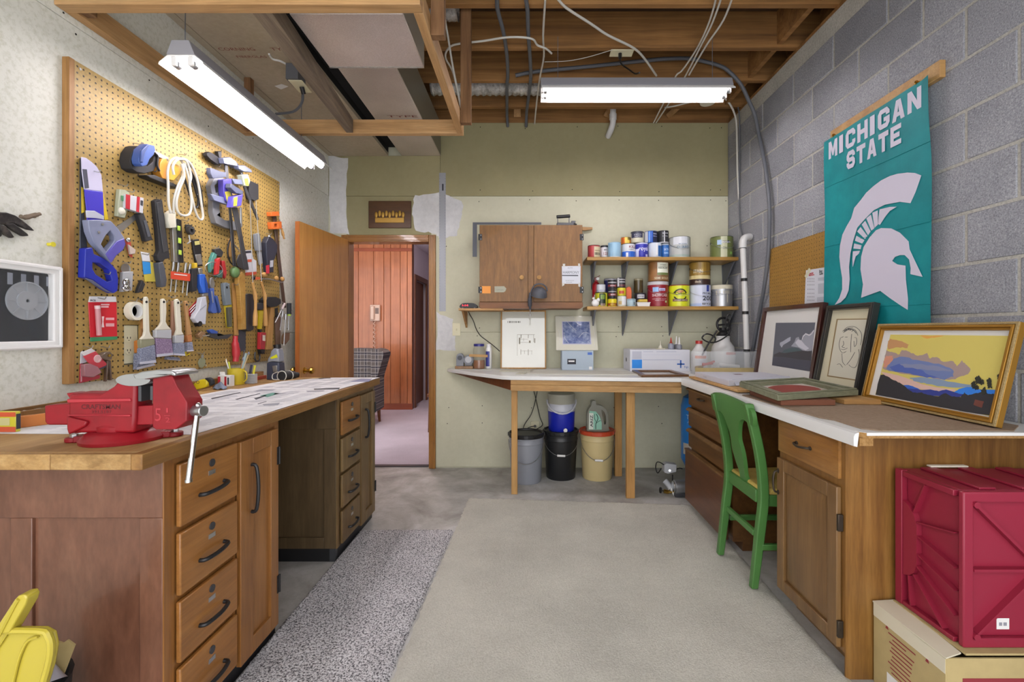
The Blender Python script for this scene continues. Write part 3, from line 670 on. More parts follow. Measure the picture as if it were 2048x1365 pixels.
vprism('beam', [(105,465),(330,450),(335,610),(320,630),(130,630),(108,600)], -.022, .022, 'vise_red', .006)
vprism('slide', [(880,470),(1030,465),(1035,625),(880,630)], -.021, .021, 'vise_red', .002)
vprism('front_jaw', [(1035,235),(1120,215),(1200,210),(1240,300),(1300,395),(1325,440),(1320,590),(1230,660),(1060,660),(1035,640)], -.031, .031, 'vise_red', .006)
vprism('jaw_plate', [(905,295),(930,300),(930,430),(905,430)], -.026, .05, 'iron', .001); vprism('jaw_plate', [(1005,300),(1030,300),(1030,420),(1005,420)], -.026, .05, 'iron', .001)
mbv = MB(); cc = vp(80+880/4.267, 700+248/4.267); mbv.prism([[cc + Vector((.0478*1.0*math.cos(2*math.pi*i/28), -.034+.05*0, .017*math.sin(2*math.pi*i/28))) for i in range(28)]], (0,.07,0))
build('anvil_end', mbv, 'steel', vt, .002)
vprism('anvil', [(905,200),(980,175),(1100,160),(1230,165),(1262,190),(1255,215),(1215,205),(1130,222),(1035,240),(920,232)], -.045, .045, 'steel', .004)
hub = vp(80+1270/4.267, 700+520/4.267); hub2 = vp(80+1425/4.267, 700+515/4.267, -.012)
build('screw_collar', MB().cyl(hub - Vector((.004,0,0)), hub + Vector((.006,-.001,0)), .021, n=20), 'vise_red', vt, .002)
build('screw_head', MB().cyl(hub, hub2, .0155, n=20), 'steel', vt, .002)
hm = (hub*.4 + hub2*.6); hb = vp(80+1335/4.267, 700+1085/4.267, -.03); ht = hm + Vector((0,0,.0165))
build('handle', MB().cyl(hm + Vector((0,0,.012)), hb, .0078, n=12).cyl(hb + Vector((0,0,.003)), hb - Vector((0,0,.005)), .0095, n=12), 'chrome', vt)
build('handle_stop', MB().ball(ht, .0085, .0085, .007), 'chrome', vt)
def vtext(s, cx, cy, h, w, bold=.0): return flat_text(s, vp(80+cx/4.267, 700+cy/4.267, -.0325), (1,0,0), (0,0,1), h, w, bold)
D['vise_letter_shade'] = plain('#520a12', .5)  # shade of the embossed letters painted as a darker red
build('lettering', vtext('CRAFTSMAN', 610, 470, .0125, .108, .02), 'vise_letter_shade', vt); build('lettering', vtext('391.5187', 615, 512, .0075, .055), 'vise_letter_shade', vt)
build('lettering', flat_text('5', vp(80+1085/4.267, 700+535/4.267, -.0318), (1,0,0), (0,0,1), .036, .017), 'vise_red_highlight', vt); build('lettering', flat_text('1', vp(80+1160/4.267, 700+500/4.267, -.0318), (1,0,0), (0,0,1), .013, .005), 'vise_red_highlight', vt); build('lettering', flat_text('2', vp(80+1165/4.267, 700+580/4.267, -.0318), (1,0,0), (0,0,1), .014, .013).obox(vp(80+1162/4.267, 700+545/4.267, -.0318), (.018,.0008,.0015)), 'vise_red_highlight', vt)
# ================================================================ rugs
D['rug_beige'] = speckle('#cfcdbf', '#dddbce', '#e4e2d6', 130, .95, .9, 3, .3, .6, .01)
D['rug_shag'] = speckle('#59575b', '#bdbcbe', '#dedddf', 140, .95, .9, 4, .38, .54, .008, 2)
def rug(name, label, pts, h, m, du):
    # gridded pile slab: quad corners a,b,c,d (floor), slightly uneven top
    a, b, c, d = [Vector(p) for p in pts]; r = random.Random(5); nu, nv = du
    f = lambda u, v: a*(1-u)*(1-v) + b*u*(1-v) + c*u*v + d*(1-u)*v
    def top(u, v):
        p = f(u, v); e = min(u, 1-u, v, 1-v); p = p + Vector((r.uniform(-.004,.004), r.uniform(-.004,.004), 0)); p.z = (h if e > .001 else .001) + (r.uniform(-.0015,.0015) if e > .001 else 0); return p
    return tag(build(name, MB().grid(top, nu, nv), m, smooth_ang=180), label, 'rug')
rug('carpet_piece', 'large plain beige carpet piece laid in the middle of the concrete floor', [(-.49,1.35,0),(1.125,1.35,0),(1.185,3.21,0),(-.44,3.35,0)], .012, 'rug_beige', (90, 110))
rug('carpet_piece', 'narrow grey flecked shag carpet runner beside the workbench', [(-1.03,1.35,0),(-.50,1.35,0),(-.462,2.80,0),(-1.03,2.80,0)], .016, 'rug_shag', (60, 150))
# ================================================================ desk counters
D['laminate'] = plain('#dfe0de', .35, coat=.2); D['particle'] = speckle('#8f6a3c', '#a27c4a', '#b08a58', 120, .8, .2)
D['masonite'] = speckle('#8c7661', '#97826c', '#a08b76', 70, .7, .05, 2)
D['pine'] = wood('#b3844a', '#c69a5e', '#d2a96f', 'x', 18, .6); D['pine_z'] = wood('#b07f42', '#c39352', '#cfa363', 'z', 18, .6)
CZ = .90
t = thing('countertop', 'white laminate counter along the block wall with brown hardboard on it', 'countertop', (1.44, 2.8, CZ-.03))
build('top', MB().prism([[(1.09,1.53,CZ-.001),(1.115,1.504,CZ-.001),(XR-.002,1.504,CZ-.001),(XR-.002,YB-.002,CZ-.001),(1.0905,YB-.002,CZ-.001)]], (0,0,-.018)), 'particle', t)
build('surface', MB().prism([[(1.09,1.53,CZ),(1.115,1.504,CZ),(XR-.002,1.504,CZ),(XR-.002,YB-.002,CZ),(1.0905,YB-.002,CZ)]], (0,0,-.0009)), 'laminate', t)
build('rolled_edge', MB().prism([[(1.092,1.506,CZ),(1.079,1.506,CZ-.004),(1.074,1.506,CZ-.014),(1.074,1.506,CZ-.045),(1.086,1.506,CZ-.048),(1.0895,1.506,CZ-.02)]], (0,1.70,0)), 'laminate', t)
build('end_strip', Bx(1.115, XR-.003, 1.502, 1.5038, CZ-.010, CZ-.0005), 'laminate', t)
build('support', Bx(1.095, 1.14, 1.508, 1.55, CZ-.045, CZ-.0192), 'particle', t)
build('backsplash', Bx(XR-.018, XR-.001, 1.50, 1.58, CZ+.0005, CZ+.09), 'laminate', t, .003)
tag(build('hardboard_sheet', MB().prism([[(1.115,1.75,CZ+.0005),(1.14,1.70,CZ+.0005),(1.135,1.555,CZ+.0005),(1.17,1.525,CZ+.0005),(1.62,1.522,CZ+.0005),(1.72,1.60,CZ+.0005),(1.72,2.62,CZ+.0005),(1.10,2.35,CZ+.0005)]], (0,0,.0035)), 'masonite'), 'brown hardboard sheet protecting the white counter top', 'hardboard')
# back counter
t = thing('countertop', 'white laminate counter on wooden legs along the back wall', 'countertop', (.3, 3.7, CZ-.03))
fp = [(-.70,4.085),(-.715,4.02),(-.66,3.93),(-.42,3.62),(-.20,3.385),(-.13,3.352),(1.073,3.207),(1.0895,3.21),(1.0895,4.085)]
build('top', MB().prism([[Vector((x,y,CZ)) for x,y in fp]], (0,0,-.028)), 'laminate', t, .004)
def between(name, a, b, z0, z1, th, m, z0b=None):
    a = Vector(a); b = Vector(b); d = (b-a).normalized(); n = Vector((-d.y, d.x))*th; z0b = z0 if z0b is None else z0b
    return build(name, MB().prism([[Vector((a.x,a.y,z0)),Vector((b.x,b.y,z0b)),Vector((b.x,b.y,z1)),Vector((a.x,a.y,z1))]], (n.x, n.y, 0)), m, t, .0015)
between('apron', (-.132,3.380), (1.084,3.234), .835, CZ-.0285, .02, 'pine'); between('apron', (-.132,3.374), (1.084,3.228), .79, .8345, .032, 'pine')
between('apron', (-.69,4.06), (-.135,3.392), .862, CZ-.0285, .03, 'jamb_brown', .792)
for (x, y, w) in ((-.106,3.455,.046),(.752,3.372,.062),(.762,3.88,.06)): build('leg', Bx(x-w/2, x+w/2, y-.019, y+.019, 0, .834 if y < 3.6 else .871), 'pine_z', t, .002)
# ---------------- oak base cabinet and drawer unit
D['oak'] = wood('#7d5527', '#8f642f', '#9c713a', 'z', 22, .4, .3, .05); D['oak_y'] = wood('#8a5c28', '#9d6c31', '#aa7a3e', 'y', 22, .4, .3, .05)
D['oak_dim'] = wood('#6f4f2a', '#815f36', '#8f6e43', 'z', 18, .45, .2, .05); D['oak_side'] = wood('#70491c', '#8a6029', '#a0753a', 'z', 26, .5, .1, .07)
D['walnut'] = wood('#573719', '#6c4722', '#7d562c', 'y', 16, .4, .2, .05); D['walnut_low'] = wood('#4e2c18', '#633a20', '#704628', 'y', 16, .4, .2, .05); D['bronze'] = plain('#4d453c', .4, .8)
OX = 1.123; y0, y1 = 1.615, 2.036
t = thing('base_cabinet', 'oak base cabinet with one drawer and a raised panel door', 'cabinet', (1.45, 1.82, 0))
build('body', Bx(OX+.0205, XR-.02, y0+.006, y1, .09, CZ-.021), 'oak_dim', t); build('side_panel', Bx(OX+.0, XR-.02, y0, y0+.0055, .0, CZ-.0205), 'oak_side', t)
build('face_frame', MB().box(OX, OX+.02, y0+.006, y0+.045, .09, CZ-.046).box(OX, OX+.02, y1-.03, y1, .09, CZ-.046).box(OX, OX+.02, y0+.0455, y1-.0305, .66, .70).box(OX, OX+.02, y0+.0455, y1-.0305, .84, CZ-.046).box(OX, OX+.02, y0+.0455, y1-.0305, .09, .12), 'oak', t)
build('toe_kick', Bx(1.197, 1.21, y0+.006, y1, 0, .0895), 'oak_dim', t)
def raised(name, x, ya, yb, za, zb, parent, m, mp, rail=.05):
    d = build(name, MB().box(x-.019, x-.0005, ya, ya+rail, za, zb).box(x-.019, x-.0005, yb-rail, yb, za, zb).box(x-.019, x-.0005, ya+rail+.0002, yb-rail-.0002, zb-rail, zb).box(x-.019, x-.0005, ya+rail+.0002, yb-rail-.0002, za, za+rail), m, parent, .003)
    a, b, c, e = ya+rail+.001, yb-rail-.001, za+rail+.001, zb-rail-.001; k = .028
    mb = MB(); o_ = [(x-.006,a,c),(x-.006,b,c),(x-.006,b,e),(x-.006,a,e)]; i_ = [(x-.015,a+k,c+k),(x-.015,b-k,c+k),(x-.015,b-k,e-k),(x-.015,a+k,e-k)]
    mb._a(o_+i_, [(0,1,5,4),(1,2,6,5),(2,3,7,6),(3,0,4,7),(4,5,6,7)]); build('raised_panel', mb, mp, d); return d
def pull(parent, x, y, z, vert=False, L=.075):
    h = L/2; pts = [(0,-h,0),(-.018,-h*.85,0),(-.024,0,-.004),(-.018,h*.85,0),(0,h,0)]
    P = [Vector((x+a, y, z+b)) if vert else Vector((x+a, y+b, z+c_)) for a, b, c_ in pts]
    e = [Vector((x-.002, y, z+s*h)) if vert else Vector((x-.002, y+s*h, z)) for s in (-1,1)]
    mb = MB().tube(P, .0045, 8)
    for p_ in e: mb.ball(p_, .004, .011 if not vert else .008, .008 if not vert else .011, 10, 6)
    return build('pull', mb, 'bronze', parent)
d = raised('door', OX, y0+.02, y1-.008, .10, .675, t, 'oak_dim', 'oak_dim', .052); pull(d, OX-.019, y1-.022, .57, True, .095)
for z in (.55, .17): build('hinge', MB().box(OX-.02, OX-.0015, y0+.008, y0+.0195, z-.03, z+.03), 'bronze', d, .002)
d = build('drawer', MB()._a([(OX-.0005,y0+.02,.705),(OX-.0005,y1-.008,.705),(OX-.0005,y1-.008,.845),(OX-.0005,y0+.02,.845),(OX-.012,y0+.02,.705),(OX-.012,y1-.008,.705),(OX-.012,y1-.008,.845),(OX-.012,y0+.02,.845),(OX-.02,y0+.05,.728),(OX-.02,y1-.036,.728),(OX-.02,y1-.036,.822),(OX-.02,y0+.05,.822)],
    [(0,1,5,4),(1,2,6,5),(2,3,7,6),(3,0,4,7),(4,5,9,8),(5,6,10,9),(6,7,11,10),(7,4,8,11),(8,9,10,11)]), 'oak_y', t); pull(d, OX-.02, 1.83, .775, False, .09)
t = thing('drawer_unit', 'dark walnut drawer unit under the counter beyond the chair', 'drawer unit', (1.45, 2.85, 0))
build('body', Bx(OX+.0205, XR-.02, 2.55, 3.20, .055, CZ-.05), 'walnut', t); build('toe_kick', Bx(1.2, 1.7, 2.555, 3.195, 0, .0545), 'walnut', t)
for za, zb in ((.72,.845),(.575,.70),(.43,.555)):
    d = build('drawer', MB().box(OX-.004, OX+.02, 2.60, 3.19, za, zb), 'walnut', t, .003)
    build('grip', MB().prism([[(OX-.004,2.60,zb+.001),(OX-.022,2.60,zb-.012),(OX-.022,2.60,zb-.020),(OX-.004,2.60,zb-.024)]], (0,.59,0)), 'oak_dim', d)
    if za > .7: pull(d, OX-.01, 2.93, .79, False, .08)
d = build('drawer', Bx(OX-.026, OX+.0, 2.56, 3.195, .06, .405), 'walnut_low', t, .003); build('top_edge', Bx(OX-.03, OX, 2.56, 3.195, .4055, .416), 'oak_dim', d)
tag(build('desk_back_panel', Bx(1.70, 1.715, 2.0365, 2.5495, .02, CZ-.03), 'walnut'), 'dark panel closing the back of the desk kneehole', 'panel')
# ---------------- chair
D['chair_green'] = plain('#4a7a3c', .4, coat=.1, var=.1, bscale=20); D['chair_seat'] = speckle('#b79c4a', '#c6ad5c', '#cfb86a', 160, .9, .2, 10)
ct = thing('chair', 'green painted wooden chair with yellow seat pushed into the desk', 'chair', (1.28, 2.325, .012))
def post(y, dx, w=.034):
    prof = [(1.045,.0165),(1.075,.28),(1.092,.46),(1.072,.66),(1.018,.89)]
    c_ = smooth([Vector((x+dx,0,z)) for x, z in prof], 4); tk = .021
    L_ = [Vector((p.x-tk*(.75+.25*min(1,p.z/.3)), y-w/2, p.z)) for p in c_]; R_ = [Vector((p.x+tk*(.75+.25*min(1,p.z/.3)), y-w/2, p.z)) for p in c_]
    return MB().prism([L_ + R_[::-1]], (0,w,0))
YA, YC = 2.163, 2.487
build('back_post', post(YA, .022), 'chair_green', ct, .005); build('back_post', post(YC, .0), 'chair_green', ct, .005)
def back(pts, x, th): return [[Vector((x + (.022*(YC-y)/(YC-YA)), y, z)) for y, z in pts]]
ym = (YA+YC)/2
cr = smooth([Vector((y, z, 0)) for y, z in ((YA-.035,.79),(YA-.045,.83),(YA-.03,.865),(YA+.04,.885),(ym,.898),(YC-.03,.903),(YC+.03,.885),(YC+.035,.85),(YC+.03,.80))], 3)
low = smooth([Vector((y, z, 0)) for y, z in ((YC-.018,.80),(YC-.05,.805),(ym+.078,.785),(ym+.055,.74),(ym+.040,.69),(ym+.048,.63),(ym+.040,.56),(ym+.026,.51),(ym+.036,.47))], 3); low2 = [Vector((2*ym-p.x, p.y, 0)) for p in low[::-1]]
loop = [(p.x, p.y) for p in cr] + [(p.x, p.y) for p in low] + [(p.x, p.y) for p in low2]
sp = MB().prism([[Vector((1.012 + .022*(YC-y)/(YC-YA) + .075*(1-min(1,max(0,(z-.47)/.42)))**1.4, y, z)) for y, z in loop]], (.02,0,0))
build('splat', sp, 'chair_green', ct, .003)
build('back_rail', Bx(1.085, 1.107, YA+.017, YC-.017, .415, .475), 'chair_green', ct, .003); build('back_stretcher', Bx(1.072, 1.092, YA+.017, YC-.017, .255, .283), 'chair_green', ct, .003)
build('seat', MB().prism([[(1.10,YA+.0,.455),(1.10,YC-.0,.455),(1.49,YC+.035,.455),(1.49,YA-.035,.455)]], (0,0,.032)), 'chair_seat', ct, .012, seg=3)
build('seat_frame', MB().prism([[(1.108,YA+.005,.40),(1.108,YC-.005,.40),(1.485,YC+.03,.40),(1.485,YA-.03,.40)]], (0,0,.0545)), 'chair_green', ct, .003)
for y in (YA-.008, YC+.008):
    build('front_leg', MB().prism([[(1.445,y-.019,.3995),(1.483,y-.019,.3995),(1.483,y+.019,.3995),(1.445,y+.019,.3995)]], (0,0,-.387)), 'chair_green', ct, .004); build('side_stretcher', Bx(1.10, 1.445, y-.01, y+.01, .20, .228), 'chair_green', ct, .003)
# ================================================================ crates and carton
D['crate'] = plain('#8e2138', .42, bump=.03, bscale=300); D['crate_gap_shade'] = plain('#6d1528', .5)
CX0, CX1, CY0, CY1, CZ0, CZ1 = 1.291, 1.755, 1.356, 1.595, .295, .775
def crate(label, y0, y1, x0, x1, z0, z1, near):
    t = thing('storage_crate', label, 'crate', ((x0+x1)/2, (y0+y1)/2, z0))
    ys = y0+.022; xi = x0+.012; build('shell', MB().box(xi, xi+.006, ys, y1, z0, z1).box(x1-.006, x1, ys, y1, z0, z1).box(xi+.0061, x1-.0061, ys, y1, z1-.006, z1).box(xi+.0061, x1-.0061, ys, y1, z0, z0+.006), 'crate', t, .002); build('gap_liner', Bx(xi+.007, x1-.007, y0+.0125, y1-.01, z0+.007, z1-.007), 'crate_gap_shade', t)  # inner box coloured darker to paint the shade of the gap behind the rim
    if near:
        build('bottom', Bx(x0+.0062, x1-.0062, y0+.0115, y0+.0124, z0+.0062, z1-.0062), 'crate', t)
        w = .028; build('rim', MB().prism([[(x0-.003,y0-.006,z0-.0),(x1,y0-.006,z0),(x1,y0-.006,z1+.003),(x0-.003,y0-.006,z1+.003)], [(x0+w,y0-.006,z0+w),(x1-w,y0-.006,z0+w),(x1-w,y0-.006,z1-w),(x0+w,y0-.006,z1-w)]], (0,.018,0)), 'crate', t, .004)
        cx, cz = (x0+x1)/2, (z0+z1)/2
        for ax, az in ((x0+w, z0+w), (x0+w, z1-w), (x1-w, z0+w), (x1-w, z1-w), (x0+w, cz), (x1-w, cz), (cx, z0+w), (cx, z1-w)): build('rib', MB().bar((ax, y0+.002, az), (cx, y0+.002, cz), .008, .019, (0,1,0)), 'crate', t)
        for ax, az in ((x0+w+.006, z1-w-.006), (x1-w-.006, z1-w-.006), (x0+w+.006, z0+w+.006)): build('peg_socket', MB().lathe([(.006,-.014),(.0095,-.014),(.0095,.01),(.006,.01),(.006,-.014)], (ax, y0+.003, az), (0,1,0), 14), 'crate', t)
        build('centre_boss', MB().cyl((cx, y0-.002, cz), (cx, y0+.012, cz), .022, n=18), 'crate', t, .003)
        s_ = build('sticker', Bx(x0+.112, x0+.150, y0+.0105, y0+.0114, z0+.045, z0+.078), 'white', t, .001); build('barcode', MB().box(x0+.119, x0+.128, y0+.0100, y0+.0104, z0+.056, z0+.066).box(x0+.132, x0+.142, y0+.0100, y0+.0104, z0+.056, z0+.066), 'ink_pale', s_)
    # ribs on the short side facing the rug
    zc = (z0+z1)/2; xs_ = x0-.005; L_ = y1-y0
    if near:
        build('side_rail', MB().box(xs_-.004, xi-.0002, y1-.028, y1, z0, z1+.002), 'crate', t, .002); build('side_rail', Bx(xs_-.002, xi-.0002, y0+.022, y1-.0285, z1-.018, z1), 'crate', t, .002); build('side_rail', Bx(xs_-.002, xi-.0002, y0+.022, y1-.0285, z0, z0+.014), 'crate', t, .002)
        arc = [(y1-.03, zc+.13), (y1-.052, zc+.12), (y1-.075, zc+.095), (y1-.085, zc+.06), (y1-.085, zc-.06), (y1-.075, zc-.095), (y1-.055, zc-.115), (y1-.03, zc-.125)]
        build('grip_rim', MB().prism([[Vector((xs_-.001, y, z)) for y, z in arc]], (.0175,0,0)), 'crate', t)
        for ya, za, yb, zb in ((y1-.072, zc+.105, y1-.115, z1-.02), (y1-.083, zc+.075, y0+.022, zc+.10), (y1-.086, zc+.03, y0+.022, zc-.005), (y1-.086, zc-.03, y0+.022, zc-.075), (y1-.083, zc-.07, y0+.022, zc-.15), (y1-.07, zc-.105, y0+.06, z0+.015), (y1-.05, zc-.118, y1-.06, z0+.015)):
            build('side_rib', MB().bar((xs_+.008, ya, za), (xs_+.008, yb, zb), .004, .018, (1,0,0)), 'crate', t)
        for x in (x0+.07, x0+.20, x0+.33): build('top_rib', MB().box(x, x+.05, y0+.02, y1-.01, z1+.0002, z1+.008), 'crate', t, .002)
        build('top_clip', MB().box(x0+.10, x0+.23, y1-.02, y1+.0, z1+.0082, z1+.014), 'offwhite', t, .002)
    return t
crate('dark red plastic crate on its side with ribbed bottom facing out', CY0, CY1, CX0, CX1, CZ0+.001, CZ1-.02, True)
t = thing('cardboard_carton', 'open tan cardboard carton with red print under the dark red crate', 'carton', (1.5, 1.46, 0))
D['card'] = plain('#b3a06f', .85, bump=.03, bscale=80, var=.06); D['card_edge'] = plain('#d6cfb8', .8); D['print_dkred'] = plain('#8c2f36', .8)
bx0, bx1, by0, by1 = 1.216, 1.775, 1.33, 1.606
for m in (MB().box(bx0, bx0+.005, by0, by1, .001, .28), MB().box(bx0+.0052, bx1, by0, by0+.005, .001, .28), MB().box(bx0+.0052, bx1, by1-.005, by1, .001, .28), MB().box(bx1-.005, bx1, by0+.0052, by1-.0052, .001, .28)): build('wall', m, 'card', t)
build('flap', MB().prism([[(bx0-.002,by0-.004,.281),(bx0-.004,by1,.281),(bx0+.07,by1-.004,.288),(bx0+.055,by0+.01,.286)]], (0,0,.004)), 'card_edge', t); build('flap', Bx(bx0+.06, bx1, by0, by1-.01, .2885, .2945), 'card', t); build('tape', Bx(bx0-.0012, bx0-.0002, by0, by1, .235, .279), 'card_edge', t)
r = random.Random(2)
for k in range(11): z = .215 - k*.014; y = by1-.085; build('printed_line', Bx(bx0-.0011, bx0-.0003, y-.05-r.uniform(0,.04), y+r.uniform(0,.02), z, z+.0035), 'print_dkred', t)
for y in (by1-.06, by0+.06): build('arrow', MB().prism([[(bx0-.0011,y-.006,.225),(bx0-.0011,y+.006,.225),(bx0-.0011,y,.245)]], (.0008,0,0)), 'print_dkred', t)
build('label', Bx(bx0-.0012, bx0-.0003, by1-.11, by1-.06, .03, .08), 'white', t); build('stripe', Bx(bx0+.05, bx1, by0-.001, by0-.0002, .20, .222), 'print_dkred', t)
# ================================================================ dustpan and waste bin by the bench end
D['dustpan'] = plain('#b7a73a', .35, coat=.2); D['bag'] = plain('#b9bcc8', .3, trans=0)
bc = Vector((-1.275, 1.10, 0)); t = thing('waste_bin', 'dark waste bin with scraps below the yellow dustpan', 'bin', tuple(bc))
build('bin', MB().lathe([(.10,.001),(.125,.36),(.128,.365),(.120,.365),(.096,.01),(.0,.01)], bc, n=24), 'blackmatte', t)
tag(build('plastic_bag', MB().grid(lambda u, v: bc + Vector((.005+.12*u, -.06+.09*v + .02*math.sin(u*9), .363 + .075*math.sin(u*2.6)*math.sin(v*2.9) + .012*math.sin(u*14+v*5))), 14, 10), 'bag'), 'crumpled pale plastic bag sticking out of the waste bin', 'plastic bag')
tag(build('cardboard_scrap', MB().prism([[bc + Vector(p) for p in ((.03,.04,.36),(.10,.05,.365),(.125,.055,.44),(.11,.052,.455),(.10,.05,.448),(.05,.045,.47))]], (0,.004,0)), 'card'), 'torn tan cardboard scrap standing in the waste bin', 'cardboard')
pc = Vector((-1.34, 1.035, .36)); t = thing('dustpan', 'yellow plastic dustpan standing handle up in the waste bin', 'dustpan', tuple(pc))
dp = lambda px, py, dy=0: at(px, py, 1.02) + Vector((0, dy, 0))
out = [dp(x, y) for x, y in ((-90,1420),(-80,1300),(-60,1262),(-20,1256),(90,1256),(108,1266),(113,1290),(106,1330),(78,1420),(40,1480),(-60,1480))]
build('pan', MB().prism([out], (0,.008,0)), 'dustpan', t, .003)
rim = [dp(x, y, -.012) for x, y in ((-80,1300),(-60,1262),(-20,1256),(90,1256),(108,1266),(113,1290),(106,1330),(78,1420),(55,1470))]
build('rim', MB().tube(rim, .007, 8, sm=3), 'dustpan', t); build('ridge', MB().tube([dp(x, y, -.004) for x, y in ((80,1272),(60,1280),(48,1300),(38,1330),(22,1400))], .003, 6), 'dustpan', t); build('ridge', MB().tube([dp(x, y, -.004) for x, y in ((20,1262),(5,1285),(-5,1300),(-15,1330))], .003, 6), 'dustpan', t)
build('handle', MB().prism([[dp(x, y, -.02) for x, y in ((2,1260),(48,1190),(55,1182),(70,1180),(74,1186),(70,1200),(36,1258))]], (0,.028,0)), 'dustpan', t, .006, seg=3)
build('handle_groove', MB().tube([dp(x, y, -.021) for x, y in ((18,1262),(50,1200),(58,1188))], .004, 6), 'dustpan', t)
# ================================================================ helpers for round things
VIEW['U'] = (980, 740, 4.6545); VIEW['S'] = (1300, 860, 9.1)
def hexc(c):
    k = 'c_' + c
    if k not in DEF: DEF[k] = plain('#' + c, .38, coat=.15)
    return k
def hexm(c):
    k = 'm_' + c
    if k not in DEF: DEF[k] = plain('#' + c, .7)
    return k
def patch(o, r, z0, z1, f0, f1, m, parent, name='label', eps=.0007, n=12):
    a0, a1 = -math.pi/2 + math.asin(max(-1, f0)), -math.pi/2 + math.asin(min(1, f1))
    return build(name, MB().lathe([(r+eps, z0), (r+eps, z1)], o, n=n, a0=a0, a1=a1), m, parent)
def cyl_text(txt, o, r, z, h, w, m, parent, f=0.0, bold=.0, eps=.0012):
    o = Vector(o); k = h/.7; kx = w/text_w(txt, bold); a_ = math.asin(f)
    mb = text_mb(txt, lambda x, y: o + Vector((math.sin(a_ + x*kx/r)*(r+eps), -math.cos(a_ + x*kx/r)*(r+eps), z + (y-.35)*k)), bold)
    return build('lettering', mb, m, parent)
SH1, SH2 = 1.8505, 1.438
def can(label, x0, x1, top, bot, zb, body, v='K', Yc=3.93, bands=(), patches=(), texts=(), bail=False, lid='steel', cat='can', name='paint_can', group=None, rim=True, top_z=None):
    a = q(v, (x0, top)); b = q(v, (x1, bot)); cx = (a[0]+b[0])/2; r = (b[0]-a[0])/2*Yc/FX; X = (cx-VX)/FX*Yc
    zt = EYE + (VY-a[1])/FX*(Yc-r) if top_z is None else top_z
    if zb is None: zb = EYE + (VY-b[1])/FX*(Yc-r)
    h = zt - zb; o = Vector((X, Yc, zb)); t = thing(name, label, cat, tuple(o), group)
    e = min(.006, r*.08) if rim else 0
    build('body', MB().lathe([(r-e*.6, .0005), (r, .004), (r, h-.006), (r-e, h-.003)], o, n=28), body, t)
    build('lid', MB().lathe([(r-e, h-.0028), (r-e*.2, h-.0005), (r-e*.6, h), (r-e*2, h-.001), (r-e*2.4, h-.004), (0, h-.004)], o, n=28), lid, t)
    for z0, z1, m in bands: build('label_band', MB().lathe([(r+.0005, z0*h), (r+.0005, z1*h)], o, n=28, caps=False), m, t)
    for f0, f1, z0, z1, m in patches: patch(o, r, z0*h, z1*h, f0, f1, m, t)
    for s, z, th, w, m, f in texts: cyl_text(s, o, r, z*h, th*h, w*2*r, m, t, f, .015)
    if bail:
        for sg in (-1, 1): build('bail_ear', MB().cyl(o + Vector((sg*r, 0, h*.72)), o + Vector((sg*(r+.0025), 0, h*.72)), .009, n=10), 'black', t)
        pts = [o + Vector((math.cos(u)*(r+.0015), -math.sin(u)*(r+.010), h*.72 - math.sin(u)*h*.30*bail)) for u in [math.pi*i/12 for i in range(13)]]
        build('bail_wire', MB().tube(pts, .0018, 6, sm=1), 'steel', t)
    t['_top'] = zt; tp = zt; del t['_top']; return t, tp
# ---------------- wall shelves with steel brackets
D['shelf_wood'] = wood('#a0742f', '#b58a42', '#c39a52', 'x', 20, .45, .1); D['bracket'] = plain('#74777e', .5, .3)
for z, lab in ((SH1, 'upper wooden wall shelf holding small paint cans on steel brackets'), (SH2, 'lower wooden wall shelf holding stacked gallon cans on steel brackets')):
    t = thing('wall_shelf', lab, 'shelf', (1.12, 3.95, z-.03))
    build('board', Bx(.487, 1.752, 3.80, YB-.001, z-.029, z), 'shelf_wood', t, .003)
    for px in (1184, 1246, 1340, 1448):
        x = (px-VX)/FX*4.07
        build('bracket', MB().prism([[(x-.014,YB-.004,z-.0297),(x+.014,YB-.004,z-.0297),(x+.005,YB-.004,z-.25),(x-.005,YB-.004,z-.25)]], (0,.0028,0)).prism([[(x-.006,YB-.0045,z-.0325),(x-.006,YB-.0045,z-.24),(x-.006,3.87,z-.0325)]], (.012,0,0)).box(x-.014, x+.014, 3.86, YB-.0042, z-.032, z-.0297), 'bracket', t)
G1 = None
# ---------------- cans on the upper shelf
can('red and cream paint can at the open end of the upper shelf', 92, 238, 355, 490, SH1, hexc('b5494b'), patches=[(-.1,.95,.05,.88,hexc('cfc4a2')), (-.05,.9,.25,.45,hexc('4a4438')), (-.05,.9,.55,.62,hexc('7a6a48'))], lid='black')
can('white primer can numbered 123 beside the pale blue can', 243, 338, 360, 490, SH1, hexc('dfe1e6'), Yc=3.97, bands=[(.86,.98,hexc('2a2c33'))], texts=[('123', .42, .2, .5, hexc('8c2a2a'), .1), ('BIN', .68, .12, .35, hexc('30323a'), .1)], lid='black')
can('pale blue paint can without lid ring on the upper shelf', 332, 485, 320, 490, SH1, hexc('9cc3dc'), Yc=3.90, bands=[(0,.10,hexc('c7d6e2'))], patches=[(-.95,-.5,.12,.9,hexc('86afcc'))], lid=hexc('c3dbe8'))
_, z4 = can('white and blue primer can lettered KILZ on the upper shelf', 497, 655, 335, 490, SH1, hexc('d9dce2'), Yc=3.92, bands=[(.0,.46,hexc('2f63c4'))], texts=[('KILZ', .76, .16, .62, hexc('7a2030'), .45), ('PRIMER', .58, .05, .4, hexc('6a6d78'), .2)], patches=[(-.55,-.25,.0,.38,hexc('dfe3ea'))], lid='black')
can('orange and yellow small can stacked on the white primer can', 485, 602, 260, 335, z4+.0005, hexc('d98a2c'), Yc=3.935, patches=[(-.35,.55,.05,.95,hexc('e2c556')), (.2,.85,.55,.95,hexc('2d2618')), (-.9,-.55,.1,.9,hexc('b9541f'))])
